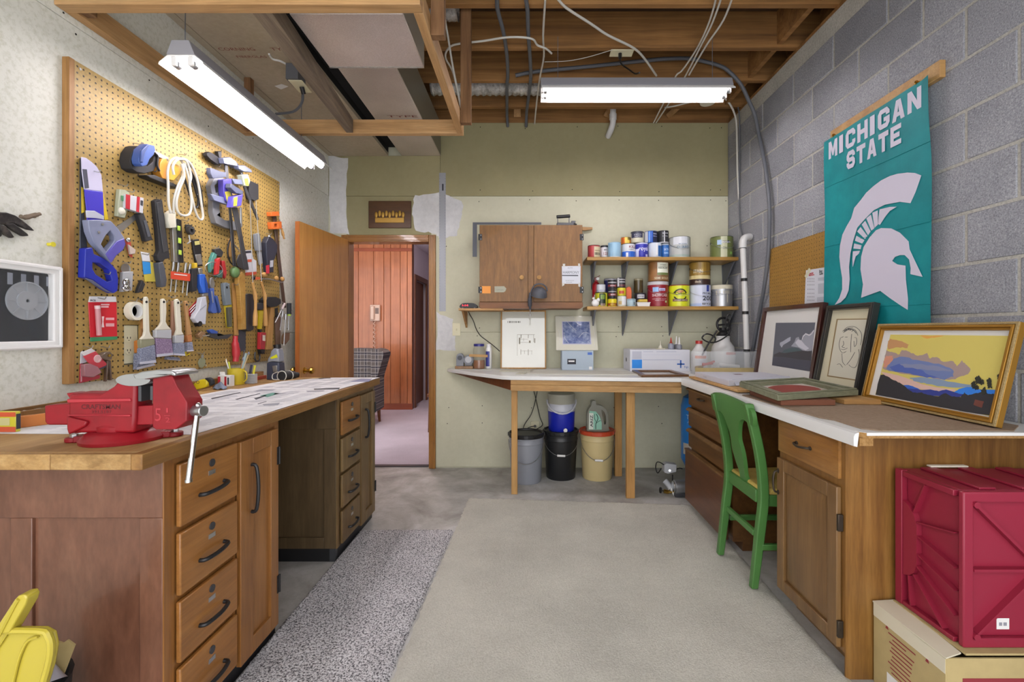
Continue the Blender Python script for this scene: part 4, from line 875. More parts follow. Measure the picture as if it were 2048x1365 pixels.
_, z6 = can('purple blue paint can with white brush lettering on the upper shelf', 655, 806, 325, 490, SH1, hexc('3136a8'), Yc=3.92, bands=[(.90,.98,hexc('cfd2ec'))], patches=[(-.98,-.62,.05,.6,hexc('d5d7ef')), (.4,.75,.1,.25,hexc('b9bce8'))], texts=[('royal', .62, .26, .8, hexc('dfe0f2'), .15)])
can('dark topped cream paint can stacked on the purple blue can', 603, 755, 190, 325, z6+.0005, hexc('d7d5bd'), Yc=3.925, bands=[(.86,.985,hexc('3c3f4a'))], patches=[(-.95,.65,.42,.86,hexc('3a3d55'))], texts=[('premium', .72, .09, .55, hexc('d9dae0'), -.15), ('interior', .56, .09, .5, hexc('d9dae0'), -.15)])
_, z8 = can('white paint can with drips and a blue label patch', 810, 965, 325, 490, SH1, hexc('cfd8e4'), Yc=3.915, patches=[(.25,1,.12,.8,hexc('2a62a8')), (-.1,.2,.2,.95,hexc('e8eaee'))], lid=hexc('dfe3ea'))
can('blue quart paint can with pale lettering beside the dripped can', 958, 1056, 330, 490, SH1, hexc('2e6cb8'), Yc=3.955, bands=[(.86,.98,hexc('ccd6e2')), (0,.1,hexc('c9d6e6'))], texts=[('SATIN', .6, .14, .6, hexc('bcd3ee'), .1), ('ENAMEL', .38, .12, .6, hexc('9fc2e8'), .1)])
can('glossy blue paint can with silver side stacked in the upper row', 760, 915, 185, 320, z8+.0005, hexc('1f56b4'), Yc=3.93, patches=[(-.98,-.6,.04,.96,hexc('b9bcc4')), (.1,.95,.04,.96,hexc('2b2f4a')), (-.5,-.35,.04,.96,hexc('6aa0e6'))], texts=[('behr', .75, .1, .35, hexc('c9cce0'), .5), ('marquee', .55, .09, .4, hexc('aab0d8'), .5)])
can('black paint can with white stripe stacked in the upper row', 917, 1052, 183, 325, z8+.0005, hexc('2b2c30'), Yc=3.945, bands=[(.03,.1,hexc('c9cad0'))], patches=[(-.1,.05,.1,.97,hexc('d8d9de'))], texts=[('BEHR', .78, .09, .5, hexc('c4c6cc'), .15), ('ULTRA', .55, .09, .5, hexc('b4b6bc'), .15)])
can('grey gallon paint can lettered GUARD with wire bail', 1060, 1303, 250, 490, SH1, hexc('b5b9b6'), Yc=3.93, bands=[(0,.05,hexc('dfe2e0')), (.05,.16,hexc('a2b3ab'))], patches=[(-.8,.45,.62,.98,hexc('d6dae0')), (.75,1,.0,.97,hexc('8d8f7c'))], texts=[('GUARD', .50, .12, .62, hexc('4e6f8a'), .05), ('MOORE', .64, .06, .4, hexc('6d7f92'), 0)], bail=1.0)
can('olive green gallon paint can standing alone near the block wall', 1552, 1808, 245, 490, SH1, hexc('6f7a45'), Yc=3.93, patches=[(-.45,.1,.02,.98,hexc('c2c4a4')), (-.7,-.35,.6,.82,hexc('a9c4e2')), (-.3,.3,.66,.78,hexc('3e3f66')), (.4,.6,.16,.28,hexc('8cc25a'))], texts=[('olympic', .72, .07, .42, hexc('dcdce6'), 0), ('ONE', .45, .1, .25, hexc('6a6d5c'), -.05)], bail=1.0)
# ---------------- lower shelf
_, z28 = can('dark red gallon paint can lettered SHOWCASE with wire bail', 803, 1045, 785, 1082, SH2, hexc('8e1d2b'), Yc=3.93, bands=[(.86,.985,hexc('c4c5c8'))], patches=[(-.7,-.2,.58,.76,hexc('8fb8e4')), (-.15,.45,.62,.72,hexc('c5c8ec')), (.45,.62,.16,.24,hexc('a9c48a'))], texts=[('olympic', .67, .05, .26, hexc('41427a'), .15), ('SHOWCASE', .45, .10, .78, hexc('e4d6d8'), -.05), ('INTERIOR PAINT', .30, .035, .7, hexc('d8b4b8'), -.1), ('PRIMER IN ONE', .24, .035, .45, hexc('d8b4b8'), -.1)], bail=.75)
can('wood print gallon can lettered ARBORCOAT on the dark red can', 808, 1050, 545, 780, z28+.0005, hexc('86603a'), Yc=3.935, patches=[(-.35,.75,.42,.92,hexc('dfe2d2')), (-.35,.75,.30,.42,hexc('6f7f4a')), (-.95,-.4,.05,.95,hexc('94683c'))], texts=[('ARBORCOAT', .66, .11, .5, hexc('2c3a2c'), .22), ('STAIN', .80, .05, .3, hexc('5c6a52'), .22), ('SEMI SOLID', .15, .1, .75, hexc('d9cfae'), .1)])
can('bright yellow gallon can with black oval emblem lettered Cabot', 1052, 1295, 825, 1082, SH2, hexc('d6de22'), Yc=3.93, bands=[(.95,.985,hexc('8c2a2a'))], patches=[(-.80,.55,.235,.355,hexc('7b5a4a'))], texts=[('Cabot', .60, .10, .55, hexc('1d1d16'), -.15), ('AUSTRALIAN TIMBER OIL', .295, .04, .62, hexc('f0ead0'), -.12)], bail=.7)
# oval emblem on the yellow can
o = Vector((((1160+(1052+1295)/2/5.935)-VX)/FX*3.93, 3.93, SH2)); rr = (1295-1052)/2/5.935*3.93/FX; yc = bpy.data.objects[[x.name for x in bpy.data.objects if x.name.startswith('paint_can')][-1]]
def arcpatch(cx, cz, rx, rz, w, a0, a1, m):
    vs = []; n = 22
    for i in range(n+1):
        a = a0 + (a1-a0)*i/n
        for k in (1, 1-w): f = cx + rx*k*math.cos(a); z = cz + rz*k*math.sin(a); th = math.asin(max(-.98, min(.98, f))); vs.append(o + Vector((math.sin(th)*(rr+.0012), -math.cos(th)*(rr+.0012), z)))
    build('emblem', MB()._a(vs, [(2*i, 2*i+2, 2*i+3, 2*i+1) for i in range(n)]), m, yc)
hh = .165; arcpatch(-.15, hh*.62, .62, hh*.30, .22, math.radians(15), math.radians(165), hexc('2a2a1c')); arcpatch(-.15, hh*.58, .60, hh*.27, .2, math.radians(195), math.radians(345), hexc('2a2a1c')); arcpatch(-.15, hh*.70, .36, hh*.14, .9, math.radians(20), math.radians(160), hexc('c98a4a'))
_, z31 = can('white gallon paint can lettered PROMAR 200 on the lower shelf', 1300, 1545, 825, 1075, SH2, hexc('ccd2e6'), Yc=3.93, patches=[(.28,.55,.68,.97,hexc('33459a')), (-1,-.2,.0,.15,hexc('a8bbe4'))], texts=[('PROMAR', .60, .09, .55, hexc('4a4f60'), .42), ('200', .38, .2, .55, hexc('23262e'), .42), ('B20 W 200', .13, .08, .5, hexc('2c2f38'), .35)], bail=.8)
can('golden wood grain stain gallon can with brown base band', 1302, 1540, 550, 825, z31+.0005, hexc('9a7a32'), Yc=3.935, bands=[(.0,.24,hexc('3a2620')), (.24,.40,hexc('d2c28a')), (.40,.43,hexc('8a6a28'))], patches=[(-.2,.0,.44,.95,hexc('b4964a')), (.3,.42,.44,.95,hexc('7c5e22'))], texts=[('STAIN', .58, .15, .45, hexc('e2dcc2'), -.5), ('deck', .13, .1, .3, hexc('d8c9b0'), -.5)], bail=.6)
t, _ = can('bare metal pail with cream paint drips at the shelf end', 1557, 1800, 825, 1075, SH2, 'galv', Yc=3.93, bands=[(.80,.985,hexc('cfcab2')), (.52,.535,hexc('8d9094'))], bail=.55)
oo = ORG[t]; rr2 = (1800-1557)/2/5.935*3.93/FX
for f, z0 in ((-.75,.62),(-.5,.70),(-.2,.66),(0,.68),(.15,.22),(.3,.64),(.6,.6)): patch(oo, rr2, z0*.165, .135, f-.035, f+.035, hexc('cfcab2'), t, 'drip', .0012, 3)
D['glass_brown'] = plain('#4c4128', .12, spec=.6); D['glass_clear'] = plain('#d9dcd6', .08, trans=.9, alpha=1)
t = thing('fire_extinguisher', 'small red fire extinguisher with gauge at the end of the lower shelf', 'extinguisher', tuple(at(1160+190/5.935, 0, 4.0).xy) + (SH2,)); o2 = ORG[t]
build('cylinder', MB().lathe([(.033,.0005),(.034,.01),(.034,.195),(.026,.215),(.012,.225),(.012,.235)], o2, n=20), hexc('9c1420'), t); build('valve', MB().box(o2.x-.014, o2.x+.02, o2.y-.012, o2.y+.012, SH2+.2352, SH2+.262).bar(o2 + Vector((-.01,0,.255)), o2 + Vector((.035,0,.28)), .012, .006), hexc('7a1420'), t, .002)
build('gauge', MB().cyl(o2 + Vector((.012,-.012,.25)), o2 + Vector((.012,-.02,.25)), .014, n=14), 'white', t); patch(o2, .034, .04, .11, -.6, .3, hexc('d8d4d0'), t)
_, z15 = can('yellow and black small stain can behind the white hen figurine', 180, 326, 915, 1080, SH2, hexc('c8c832'), Yc=3.90, bands=[(.93,.985,hexc('2a2a1c'))], patches=[(-.45,.55,.12,.9,hexc('25301c')), (-.3,.4,.5,.82,hexc('7a9a3a')), (-.3,.5,.05,.22,hexc('a08878'))])
can('small white can stacked on the yellow and black can', 197, 302, 820, 912, z15+.0005, hexc('cfd2d8'), Yc=3.905, bands=[(.1,.3,hexc('a8acb8'))], lid='black')
can('dark blue quart can standing behind the stain can stack', 285, 420, 752, 1000, SH2, hexc('2b2f66'), Yc=4.0, bands=[(.93,.99,hexc('9a9ca4'))])
_, za = can('yellow small can at the foot of the stain can stack', 330, 436, 995, 1083, SH2, hexc('d9c81e'), Yc=3.88, bands=[(.12,.45,hexc('8a3a1c'))], texts=[('MINWAX', .28, .2, .6, hexc('e8d23a'), 0)])
_, zb_ = can('black small stain can second in the shelf stack', 334, 434, 880, 995, za+.0005, hexc('23242a'), Yc=3.882, bands=[(.3,.55,hexc('7a2a30')), (.7,.76,hexc('c9c9cc'))], texts=[('MINWAX', .42, .12, .6, hexc('e0e0e2'), 0)])
can('black small stain can topmost in the shelf stack', 330, 434, 757, 880, zb_+.0005, hexc('25262c'), Yc=3.884, bands=[(.22,.42,hexc('8a3036')), (.6,.68,hexc('c4c4c8')), (.9,.985,hexc('9a9aa0'))], texts=[('MINWAX', .32, .1, .6, hexc('e0e0e2'), 0)])
_, zc_ = can('white labelled jar can under the yellow varnish can', 441, 550, 960, 1084, SH2, hexc('cfd2c2'), Yc=3.88, patches=[(-.1,.75,.15,.9,hexc('e4e6ea')), (-.8,-.2,.2,.5,hexc('b8a06a'))], lid='steel')
_, zd_ = can('yellow and red varnish can in the middle of a small stack', 441, 545, 862, 958, zc_+.0005, hexc('d6c82c'), Yc=3.882, patches=[(-.7,.4,.25,.6,hexc('b8492c'))])
can('black and silver tin topmost on the varnish cans', 437, 538, 742, 860, zd_+.0005, hexc('2b2c30'), Yc=3.884, bands=[(.1,.3,hexc('6a3a3e')), (.5,.6,hexc('b0b0b4')), (.75,.85,hexc('b0b0b4'))], patches=[(-.95,-.6,.1,.95,hexc('c8c8cc'))])
tag(build('flat_bottle', MB().prism([[at(1160+x/5.935, 430+y/5.935, 3.93) for x, y in ((548,1085),(548,870),(575,850),(605,862),(615,905),(612,1085))]], (0,.03,0)), hexc('d8622a'), bev=.004), 'orange flat bottle standing behind the pale blue jar', 'bottle')
_, ze_ = can('dark wax tin under the brown glass jar', 650, 782, 925, 1080, SH2, hexc('2e2f38'), Yc=3.95, patches=[(-.7,.5,.62,.88,hexc('c2c4ca'))], texts=[('BOW WAX', .75, .12, .5, hexc('3a3b44'), -.1)])
can('brown glass jar with pale lid on the wax tin', 640, 746, 755, 925, ze_+.0005, 'glass_brown', Yc=3.95, bands=[(.88,.985,hexc('8a8468'))], cat='jar', name='glass_jar', lid=hexc('8a8468'))
can('pale blue glass jar with lid at the shelf front', 556, 660, 995, 1085, SH2, hexc('a9c2cc'), Yc=3.86, bands=[(.78,.98,hexc('8ea6b2'))], patches=[(.35,.55,.2,.6,hexc('4a5a66'))], cat='jar', name='glass_jar', lid=hexc('8ea6b2'))
a = at(1160+668/5.935, 0, 3.86).x; b = at(1160+825/5.935, 0, 3.86).x
t = thing('plastic_tub', 'white rectangular plastic tub at the shelf front', 'tub', ((a+b)/2, 3.86, SH2))
build('tub', MB().prism([[(a+.006,3.83,SH2+.0005),(b-.006,3.83,SH2+.0005),(b-.001,3.83,SH2+.03),(a+.001,3.83,SH2+.03)]], (0,.07,0)), 'white', t, .002); build('lid', Bx(a-.002, b+.002, 3.826, 3.904, SH2+.0302, SH2+.036), 'white', t, .002)
tag(build('sponge', Bx(a+.016, b-.02, 3.835, 3.895, SH2+.0365, SH2+.062), hexm('c2a542'), bev=.008), 'yellow sponge lying on the white plastic tub', 'sponge')
hen = at(1160+182/5.935, 0, 3.83); hen.z = SH2; t = thing('hen_figurine', 'white ceramic hen figurine at the end of the lower shelf', 'figurine', tuple(hen))
build('body', MB().lathe([(.018,.0005),(.030,.012),(.033,.03),(.026,.048),(.010,.06)], hen, n=18), 'white', t); build('head', MB().ball(hen + Vector((-.016,-.004,.066)), .011), 'white', t); build('tail', MB().ball(hen + Vector((.026,0,.055)), .013, .006, .018), 'white', t); build('comb', MB().ball(hen + Vector((-.017,-.004,.079)), .006, .002, .005), hexc('b03a2c'), t); build('beak', MB().cyl(hen + Vector((-.026,-.004,.066)), hen + Vector((-.034,-.004,.064)), .004, .0005, 8), hexc('d8a23a'), t)
# ================================================================ wall cabinet and things on it
D['cab_wall'] = wood('#77511f', '#8a5e27', '#986d34', 'z', 40, .5, .1, .12); D['cab_rail'] = wood('#6f4520', '#82522a', '#8f6034', 'x', 26, .5)
c0 = at(959,450,3.80); c1 = at(1164.7,604,3.80); t = thing('wall_cabinet', 'brown two door wooden cabinet hung on the back wall', 'cabinet', ((c0.x+c1.x)/2, 3.95, c1.z-.055))
build('carcass', MB().box(c0.x, c1.x, 3.8165, YB-.001, c1.z-.008, c0.z), 'cab_wall', t, .002)
xm0, xm1 = at(930+720/5.688,0,3.8).x, at(930+779/5.688,0,3.8).x
for x0_, x1_, kx in ((c0.x, xm0-.003, 645), (xm1+.003, c1.x, 843)):
    d = build('door', Bx(x0_, x1_, 3.80, 3.816, c1.z, c0.z-.001), 'cab_wall', t, .002); kp = at(930+kx/5.688, 400+885/5.688, 3.80)
    build('knob', MB().lathe([(.007,0),(.006,.010),(.017,.016),(.018,.024),(.0,.028)], kp, (0,-1,0), 16), 'pine_z', d)
    hx = c0.x+.006 if kx < 700 else c1.x-.006
    for hy in (425, 1025):
        hp = at(1000, 400+hy/5.688, 3.80); h_ = build('hinge', MB().box(hx-.016, hx+.016, 3.7975, 3.7998, hp.z-.026, hp.z+.026), 'black', d)
        for s in (-1, 1): build('screw', MB().cyl((hx+.006, 3.7974, hp.z+s*.016), (hx+.006, 3.796, hp.z+s*.016), .0035, n=8), 'steel', h_)
build('centre_stile', Bx(xm0, xm1, 3.802, 3.816, c1.z, c0.z-.001), 'cab_wall', t)
build('bottom_rail', MB().prism([[(c0.x-.004,3.798,c1.z-.004),(c1.x+.004,3.798,c1.z-.004),(c1.x+.004,3.798,c1.z-.042),(c1.x-.012,3.798,c1.z-.056),(c0.x+.012,3.798,c1.z-.056),(c0.x-.004,3.798,c1.z-.042)]], (0,.29,0)), 'cab_rail', t, .002)
def flatnote(name, label, pts, m, Y, cat, v='C', th=.0008): return tag(build(name, MB().prism([[at(*q(v, p), Y) for p in pts]], (0,-th,0)), m), label, cat)
flatnote('sticky_note', 'orange sticky note on the brown wall cabinet', [(190,982),(292,982),(292,1065),(192,1064)], hexm('e89a4a'), 3.7995, 'note')
tg = flatnote('paper_tag', 'grey paper tag pinned on the brown wall cabinet', [(336,985),(445,983),(470,1008),(460,1040),(440,1052),(337,1052)], hexm('a8a794'), 3.7995, 'tag')
build('lettering', flat_text('SHEPHARD', at(*q('C', (398,1025)), 3.798), (1,0,0), (0,0,1), .007, .06), hexm('6d7276'), tg)
pn = flatnote('paper_notice', 'white printed sheet taped on the cabinet door', [(1102,755),(1315,752),(1313,957),(1104,955)], hexm('cfd2da'), 3.7995, 'paper')
for pts in ([(1112,728),(1140,728),(1138,765),(1114,765)], [(1286,725),(1310,725),(1310,762),(1288,762)], [(1104,945),(1132,945),(1130,970),(1106,985)], [(1288,945),(1312,945),(1310,995),(1290,985)]): build('tape', MB().prism([[at(*q('C', p), 3.7984) for p in pts]], (0,-.0006,0)), hexm('c9c9c2'), pn)
for s, x, y, h, w in (('HARMONY', 1205, 825, .022, .135), ('GLTM', 1195, 775, .008, .04), ('SANDWICH', 1192, 918, .007, .07), ('SHOP', 1185, 938, .007, .05)): build('lettering', flat_text(s, at(*q('C', (x, y)), 3.7982), (1,0,0), (0,0,1), h, w), hexm('5d6068'), pn)
build('banner_bar', MB().prism([[at(*q('C', p), 3.7984) for p in ((1104,855),(1285,855),(1290,868),(1104,866))]], (0,-.0004,0)), hexm('4a4c55'), pn)
sq = MB().prism([[at(*q('C', p), 3.825) for p in ((88,256),(868,256),(868,281),(136,281),(136,648),(86,648))]], (0,.004,0))
tag(build('framing_square', sq, 'dgrey'), 'dark steel framing square hung over the wall cabinet corner', 'square')
ip = at(*q('C', (1155,282)), 3.88); ip.z = c0.z + .0005; t = thing('flat_iron', 'antique flat iron with black handle on top of the wall cabinet', 'iron', tuple(ip))
build('sole', MB().prism([[ip + Vector(p) for p in ((-.085,-.03,0),(.06,-.03,0),(.09,0,0),(.06,.03,0),(-.085,.03,0))]], (0,0,.03)), 'iron', t, .006); build('handle', MB().cyl(ip + Vector((-.085,0,.085)), ip + Vector((.03,0,.093)), .014, n=14), 'black', t, .003)
for x in (-.075, .022): build('handle_post', MB().bar(ip + Vector((x,0,.0301)), ip + Vector((x,0,.08)), .012, .006), 'iron', t)
build('plug', MB().box(ip.x+.04, ip.x+.075, ip.y-.012, ip.y+.012, ip.z+.0302, ip.z+.05), 'iron', t, .002)
tag(build('wood_stick', MB().prism([[at(x, y, 4.05) for x, y in ((1120,452),(1185,455),(1185,459),(1170,461),(1120,458))]], (0,.02,0)), 'stud_x'), 'thin wood stick lying on top of the wall cabinet', 'stick')
# lamp clamped to the cabinet's bottom
lp = at(*q('C', (840,1060)), 3.735); t = thing('clamp_lamp', 'dark grey clamp lamp hanging upside down before the wall cabinet', 'lamp', tuple(at(*q('C', (742,1240)), 3.76)))
build('shade', MB().lathe([(.0,.075),(.03,.072),(.052,.055),(.064,.03),(.068,.0),(.062,.0),(.058,.028),(.0,.068)], lp + Vector((0,0,-.025)), (.12,-.35,.93), 24), 'dgrey', t)
build('yoke', MB().tube([at(*q('C', p), 3.735) for p in ((935,1040),(920,990),(870,958),(800,968),(762,1020),(745,1090),(735,1140))], .006, 8), 'dgrey', t); build('arm', MB().tube([at(*q('C', p), Y) for p, Y in (((748,1060),3.735),((738,1130),3.75),((738,1190),3.765),((742,1245),3.775))], [.014,.018,.017,.009], 10, sm=4), 'dgrey', t, 0)
build('clamp_screw', MB().cyl(at(*q('C', (742,1250)), 3.775), at(*q('C', (742,1312)), 3.775), .004, n=8).cyl(at(*q('C', (742,1300)), 3.775), at(*q('C', (742,1318)), 3.775), .008, n=10), 'steel', t)
# ================================================================ other things on the back wall
t = thing('steel_ruler', 'long steel ruler hung upright beside the doorway', 'ruler', tuple(at(885,623,YB))); a = at(878.5,346,YB); b = at(891.5,623,YB)
build('blade', Bx(a.x, b.x, YB-.003, YB-.0016, b.z, a.z), 'ruler', t)
mb = MB()
for i in range(48):
    z = b.z + .02 + i*.0254
    for x in (a.x+.003, b.x-.009): mb.box(x, x+.006, YB-.0034, YB-.00305, z, z+.0015)
tag(build('tick_mark', mb, 'ink', t), kind='stuff')
build('print', Bx(a.x+.025, a.x+.04, YB-.0034, YB-.00305, a.z-.16, a.z-.1), 'ink', t)
t = thing('relief_plaque', 'brown wooden plaque with a raised gold relief over the doorway', 'plaque', tuple(at(780,457,YB))); a = at(738,403,YB); b = at(823,457,YB)
D['plaque'] = wood('#4a2f18', '#5a3a1e', '#684626', 'x', 20, .4, .2); D['gold_relief'] = plain('#b08a3c', .4, .4)
build('board', Bx(a.x, b.x, YB-.016, YB-.0016, b.z, a.z), 'plaque', t, .004)
cx, cz = (a.x+b.x)/2, (a.z+b.z)/2
build('relief_band', Bx(cx-.13, cx+.13, YB-.022, YB-.0161, cz-.075, cz-.03), 'gold_relief', t, .006)
for i in range(9): build('relief_bead', MB().ball((cx-.12+.03*i, YB-.018, cz-.005 + .012*(i % 2)), .014, .008, .028), 'gold_relief', t)
t = thing('light_switch', 'ivory light switch plate on the back wall by the counter', 'switch', tuple(at(913,672,YB))); a = at(905,647,YB); b = at(921,672,YB)
build('plate', Bx(a.x, b.x, YB-.006, YB-.0005, b.z, a.z), 'ivory', t, .002); build('toggle', MB().obox(((a.x+b.x)/2, YB-.011, (a.z+b.z)/2), (.009,.012,.018)), 'ivory', t, .002)
# small shelf with clock
zc = at(0,617,3.80).z; t = thing('small_shelf', 'small wooden corner shelf left of the wall cabinet', 'shelf', (-.40, 3.95, zc-.03)); a = at(917,0,3.80).x; b = at(1006,0,3.80).x
build('board', Bx(a, b, 3.80, YB-.001, zc-.018, zc), 'stud_x', t, .002); build('support', MB().prism([[(a+.02,3.84,zc-.0185),(a+.02,YB-.002,zc-.0185),(a+.02,YB-.002,zc-.16)]], (.016,0,0)), 'stud_z' if 'stud_z' in DEF else 'stud', t)
ck = at(938,0,3.87); ck.z = zc+.0005; t = thing('digital_clock', 'small black digital clock with red digits on the corner shelf', 'clock', tuple(ck))
pr = smooth([Vector((x,0,z)) for x, z in ((-.072,.006),(-.075,.02),(-.055,.04),(-.02,.046),(.04,.044),(.065,.03),(.075,.015),(.07,.006))], 3)
build('case', MB().prism([[ck + Vector((p.x,-.035,p.z)) for p in pr]], (0,.07,0)), 'black', t, .008, seg=3); D['digits'] = plain('#ff3040', .5, emit='#ff2a3a', es=2.5)
build('digits', flat_text('1:14', ck + Vector((-.03,-.0358,.026)), (1,0,0), (0,0,1), .014, .05, .02), 'digits', t)
for x in (-.05, .05): build('foot', MB().ball(ck + Vector((x,-.028,.006)), .006), 'white', t)
build('cord', MB().tube([at(*q('B', p), Y) for p, Y in (((280,252),3.97),((300,300),4.06),((340,370),4.075),((380,480),4.078),((430,555),4.08),((500,610),4.08),((580,670),4.07),((660,742),4.06))], .0035, 6), 'black', t)
# ================================================================ things on the back counter
def lean_plane(px0, px1, ztop, zbot, yb, yt):
    """panel leaning on the back wall: returns fn(u in 0..1, v in 0..1, d) -> point"""
    xb0 = (px0-VX)/FX*yb; xb1 = (px1-VX)/FX*yb
    n = Vector((0, -(ztop-zbot), (yt-yb))); n.normalize()
    return (lambda u, v, d=0: Vector((xb0+(xb1-xb0)*u, yb+(yt-yb)*v, zbot+(ztop-zbot)*v)) + n*d), n
def pframe(t, f, n, w, h, border, th, mframe, name='frame'):
    bu, bv = border/w, border/h
    build(name, MB().prism([[f(0,0),f(1,0),f(1,1),f(0,1)], [f(bu,bv),f(1-bu,bv),f(1-bu,1-bv),f(bu,1-bv)]], n*th), mframe, t, .0015)
def psheet(t, f, n, u0, u1, v0, v1, d, m, name, th=.0008): return build(name, MB().prism([[f(u0,v0,d),f(u1,v0,d),f(u1,v1,d),f(u0,v1,d)]], n*th), m, t)
D['glass'] = plain('#d5d8d2', .06, spec=.9, coat=.8)
D['paper_glass'] = plain('#cfd0c4', .10, spec=.7, coat=1.0)
f, n = lean_plane(1001, 1092.5, EYE+(VY-621.5)/FX*4.05, CZ+.0005, 3.985, 4.055); w, h = .40, .515
t = thing('framed_floor_plan', 'thin wood framed floor plan print leaning on the back wall', 'picture', tuple(f(.5,0)))
pframe(t, f, n, w, h, .011, .016, 'pine_z'); psheet(t, f, n, .02, .98, .015, .985, .004, 'paper_glass', 'print')
rr_ = random.Random(4)
for x in (.10,.135,.147,.165,.19,.21,.235,.26,.28,.30,.33,.345,.37): psheet(t, f, n, x+.05, x+.062, .785, .815, .0049, hexm('5c5a50'), 'title_stroke', .0003)
for (u0,u1,v0,v1) in ((.36,.75,.578,.584),(.36,.366,.22,.58),(.72,.728,.45,.58),(.42,.60,.50,.505),(.40,.62,.445,.449),(.44,.456,.52,.58),(.60,.612,.52,.58),(.50,.506,.47,.52),(.40,.43,.42,.53),(.74,.76,.44,.52),(.44,.70,.30,.304),(.44,.45,.24,.33),(.52,.527,.25,.31),(.60,.612,.23,.33),(.68,.686,.24,.31),(.62,.66,.44,.48)): psheet(t, f, n, u0, u1, v0, v1, .0049, hexm('8f8a7a'), 'plan_line', .0003)
# print in plastic on a carton
b0 = at(1124,739,3.86); t = thing('carton', 'pale blue grey carton with small photo standing on the back counter', 'carton', (b0.x+.13, 3.93, CZ)); x0, x1 = at(1124,0,3.86).x, at(1187,0,3.86).x; zt = at(0,702,3.86).z
build('box', Bx(x0, x1, 3.86, 4.03, CZ+.0005, zt), hexm('a9b8c4'), t, .002); build('photo', Bx(x0+.045, x0+.118, 3.8588, 3.8598, CZ+.05, CZ+.095), 'ink', t); build('highlight', Bx(x0+.055, x0+.105, 3.8582, 3.8587, CZ+.07, CZ+.082), 'white', t); build('label', Bx(x1-.05, x1-.012, 3.8588, 3.8598, zt-.035, zt-.014), hexm('4a6db8'), t); build('barcode', Bx(x1-.038, x1-.012, 3.8588, 3.8598, CZ+.006, CZ+.03), 'white', t)
f, n = lean_plane(1112.5, 1196, EYE+(VY-633)/FX*4.04, zt+.0008, 3.90, 4.05); w, h = .36, .31
t = thing('wrapped_print', 'blue print in a pale mat wrapped in crinkled plastic on a carton', 'picture', tuple(f(.5,0)))
D['print_blue'] = speckle('#4a5a8c', '#7a88ae', '#aab4cc', 25, .6, 0, 6); D['cellophane'] = plain('#ffffff', .08, trans=1, alpha=.16, spec=1)
psheet(t, f, n, 0, 1, 0, 1, 0, hexm('cccbbb'), 'mat', .004); psheet(t, f, n, .16, .85, .17, .84, .0045, hexm('b6b6d2'), 'border', .0006); psheet(t, f, n, .18, .83, .19, .82, .0054, 'print_blue', 'print', .0006)
r5 = random.Random(11); build('cellophane', MB().grid(lambda u, v: f(u, v, .0085 + r5.uniform(0,.004)), 16, 14), 'cellophane', t, smooth_ang=180)
def streak(pts): build('crease', MB().tube([f(u, v, .011) for u, v in pts], .0012, 5, sm=3), 'white', t)
for pts in ([(.10,.95),(.25,.93),(.42,.97)],[(.25,.88),(.36,.72),(.50,.55)],[(.42,.95),(.55,.75),(.62,.70)],[(.06,.6),(.10,.35),(.07,.15)],[(.93,.7),(.95,.4),(.92,.1)],[(.55,.35),(.68,.5),(.80,.48)],[(.30,.2),(.22,.32),(.20,.5)]): streak(pts)
# sharpeners, jar, bottle on a mat board
tag(build('mat_board', MB().prism([[(-.63,3.90,CZ+.0005),(-.24,3.83,CZ+.0005),(-.17,3.98,CZ+.0005),(-.56,4.06,CZ+.0005)]], (0,0,.004)), hexm('c4c4bc')), 'white board under the pencil sharpeners on the back counter', 'board')
for px, lab in ((920.5, 'grey hand crank pencil sharpener on a wood block by the wall corner'), (937.5, 'grey round pencil sharpener on a wood block beside the amber jar')):
    p_ = at(px, 0, 3.95); p_.z = CZ+.005; t = thing('pencil_sharpener', lab, 'sharpener', tuple(p_)); build('block', Bx(p_.x-.04, p_.x+.04, 3.92, 3.98, p_.z, p_.z+.024), 'oak', t, .002)
    if px < 930: build('case', MB().prism([[p_ + Vector((.032*math.cos(a), -.02, .10+.034*math.sin(a))) for a in [math.pi*i/10 for i in range(11)]] + [p_ + Vector((-.032,-.02,.0245)), p_ + Vector((.032,-.02,.0245))]], (0,.045,0)), 'grey', t, .003); build('dial', MB().cyl(p_ + Vector((0,-.0205,.095)), p_ + Vector((0,-.028,.095)), .020, n=20).cyl(p_ + Vector((0,-.0282,.095)), p_ + Vector((0,-.034,.095)), .007, n=10), 'dgrey', t)
    else: build('case', MB().cyl(p_ + Vector((0,-.02,.075)), p_ + Vector((0,.03,.075)), .044, n=24).box(p_.x-.03, p_.x+.03, 3.935, 3.975, p_.z+.0245, p_.z+.05), 'grey', t, .003); build('dial', MB().cyl(p_ + Vector((0,-.0205,.08)), p_ + Vector((0,-.03,.08)), .028, n=20), 'lgrey', t)
D['amber'] = plain('#8a4a10', .1, spec=.8); D['jarglass'] = plain('#a9aaa0', .08, alpha=.22, spec=.8)
p_ = at(958, 0, 3.95); p_.z = CZ+.005; t = thing('amber_jar', 'glass jar of amber liquid with dark blue lid on the back counter', 'jar', tuple(p_))
build('glass', MB().lathe([(.05,.0005),(.051,.01),(.051,.165),(.042,.185),(.042,.195)], p_, n=22, caps=False), 'jarglass', t); build('liquid', MB().lathe([(0,.002),(.048,.002),(.048,.075),(0,.075)], p_, n=22), 'amber', t); build('lid', MB().lathe([(.0,.195),(.046,.195),(.046,.215),(0,.217)], p_, n=22), hexc('2b2a78'), t)
tag(build('lath_offcut', MB().bar(p_ + Vector((-.078,-.057,.118)), p_ + Vector((.08,-.057,.113)), .008, .022), 'pine'), 'short pale wood slat held across the amber jar', 'slat')
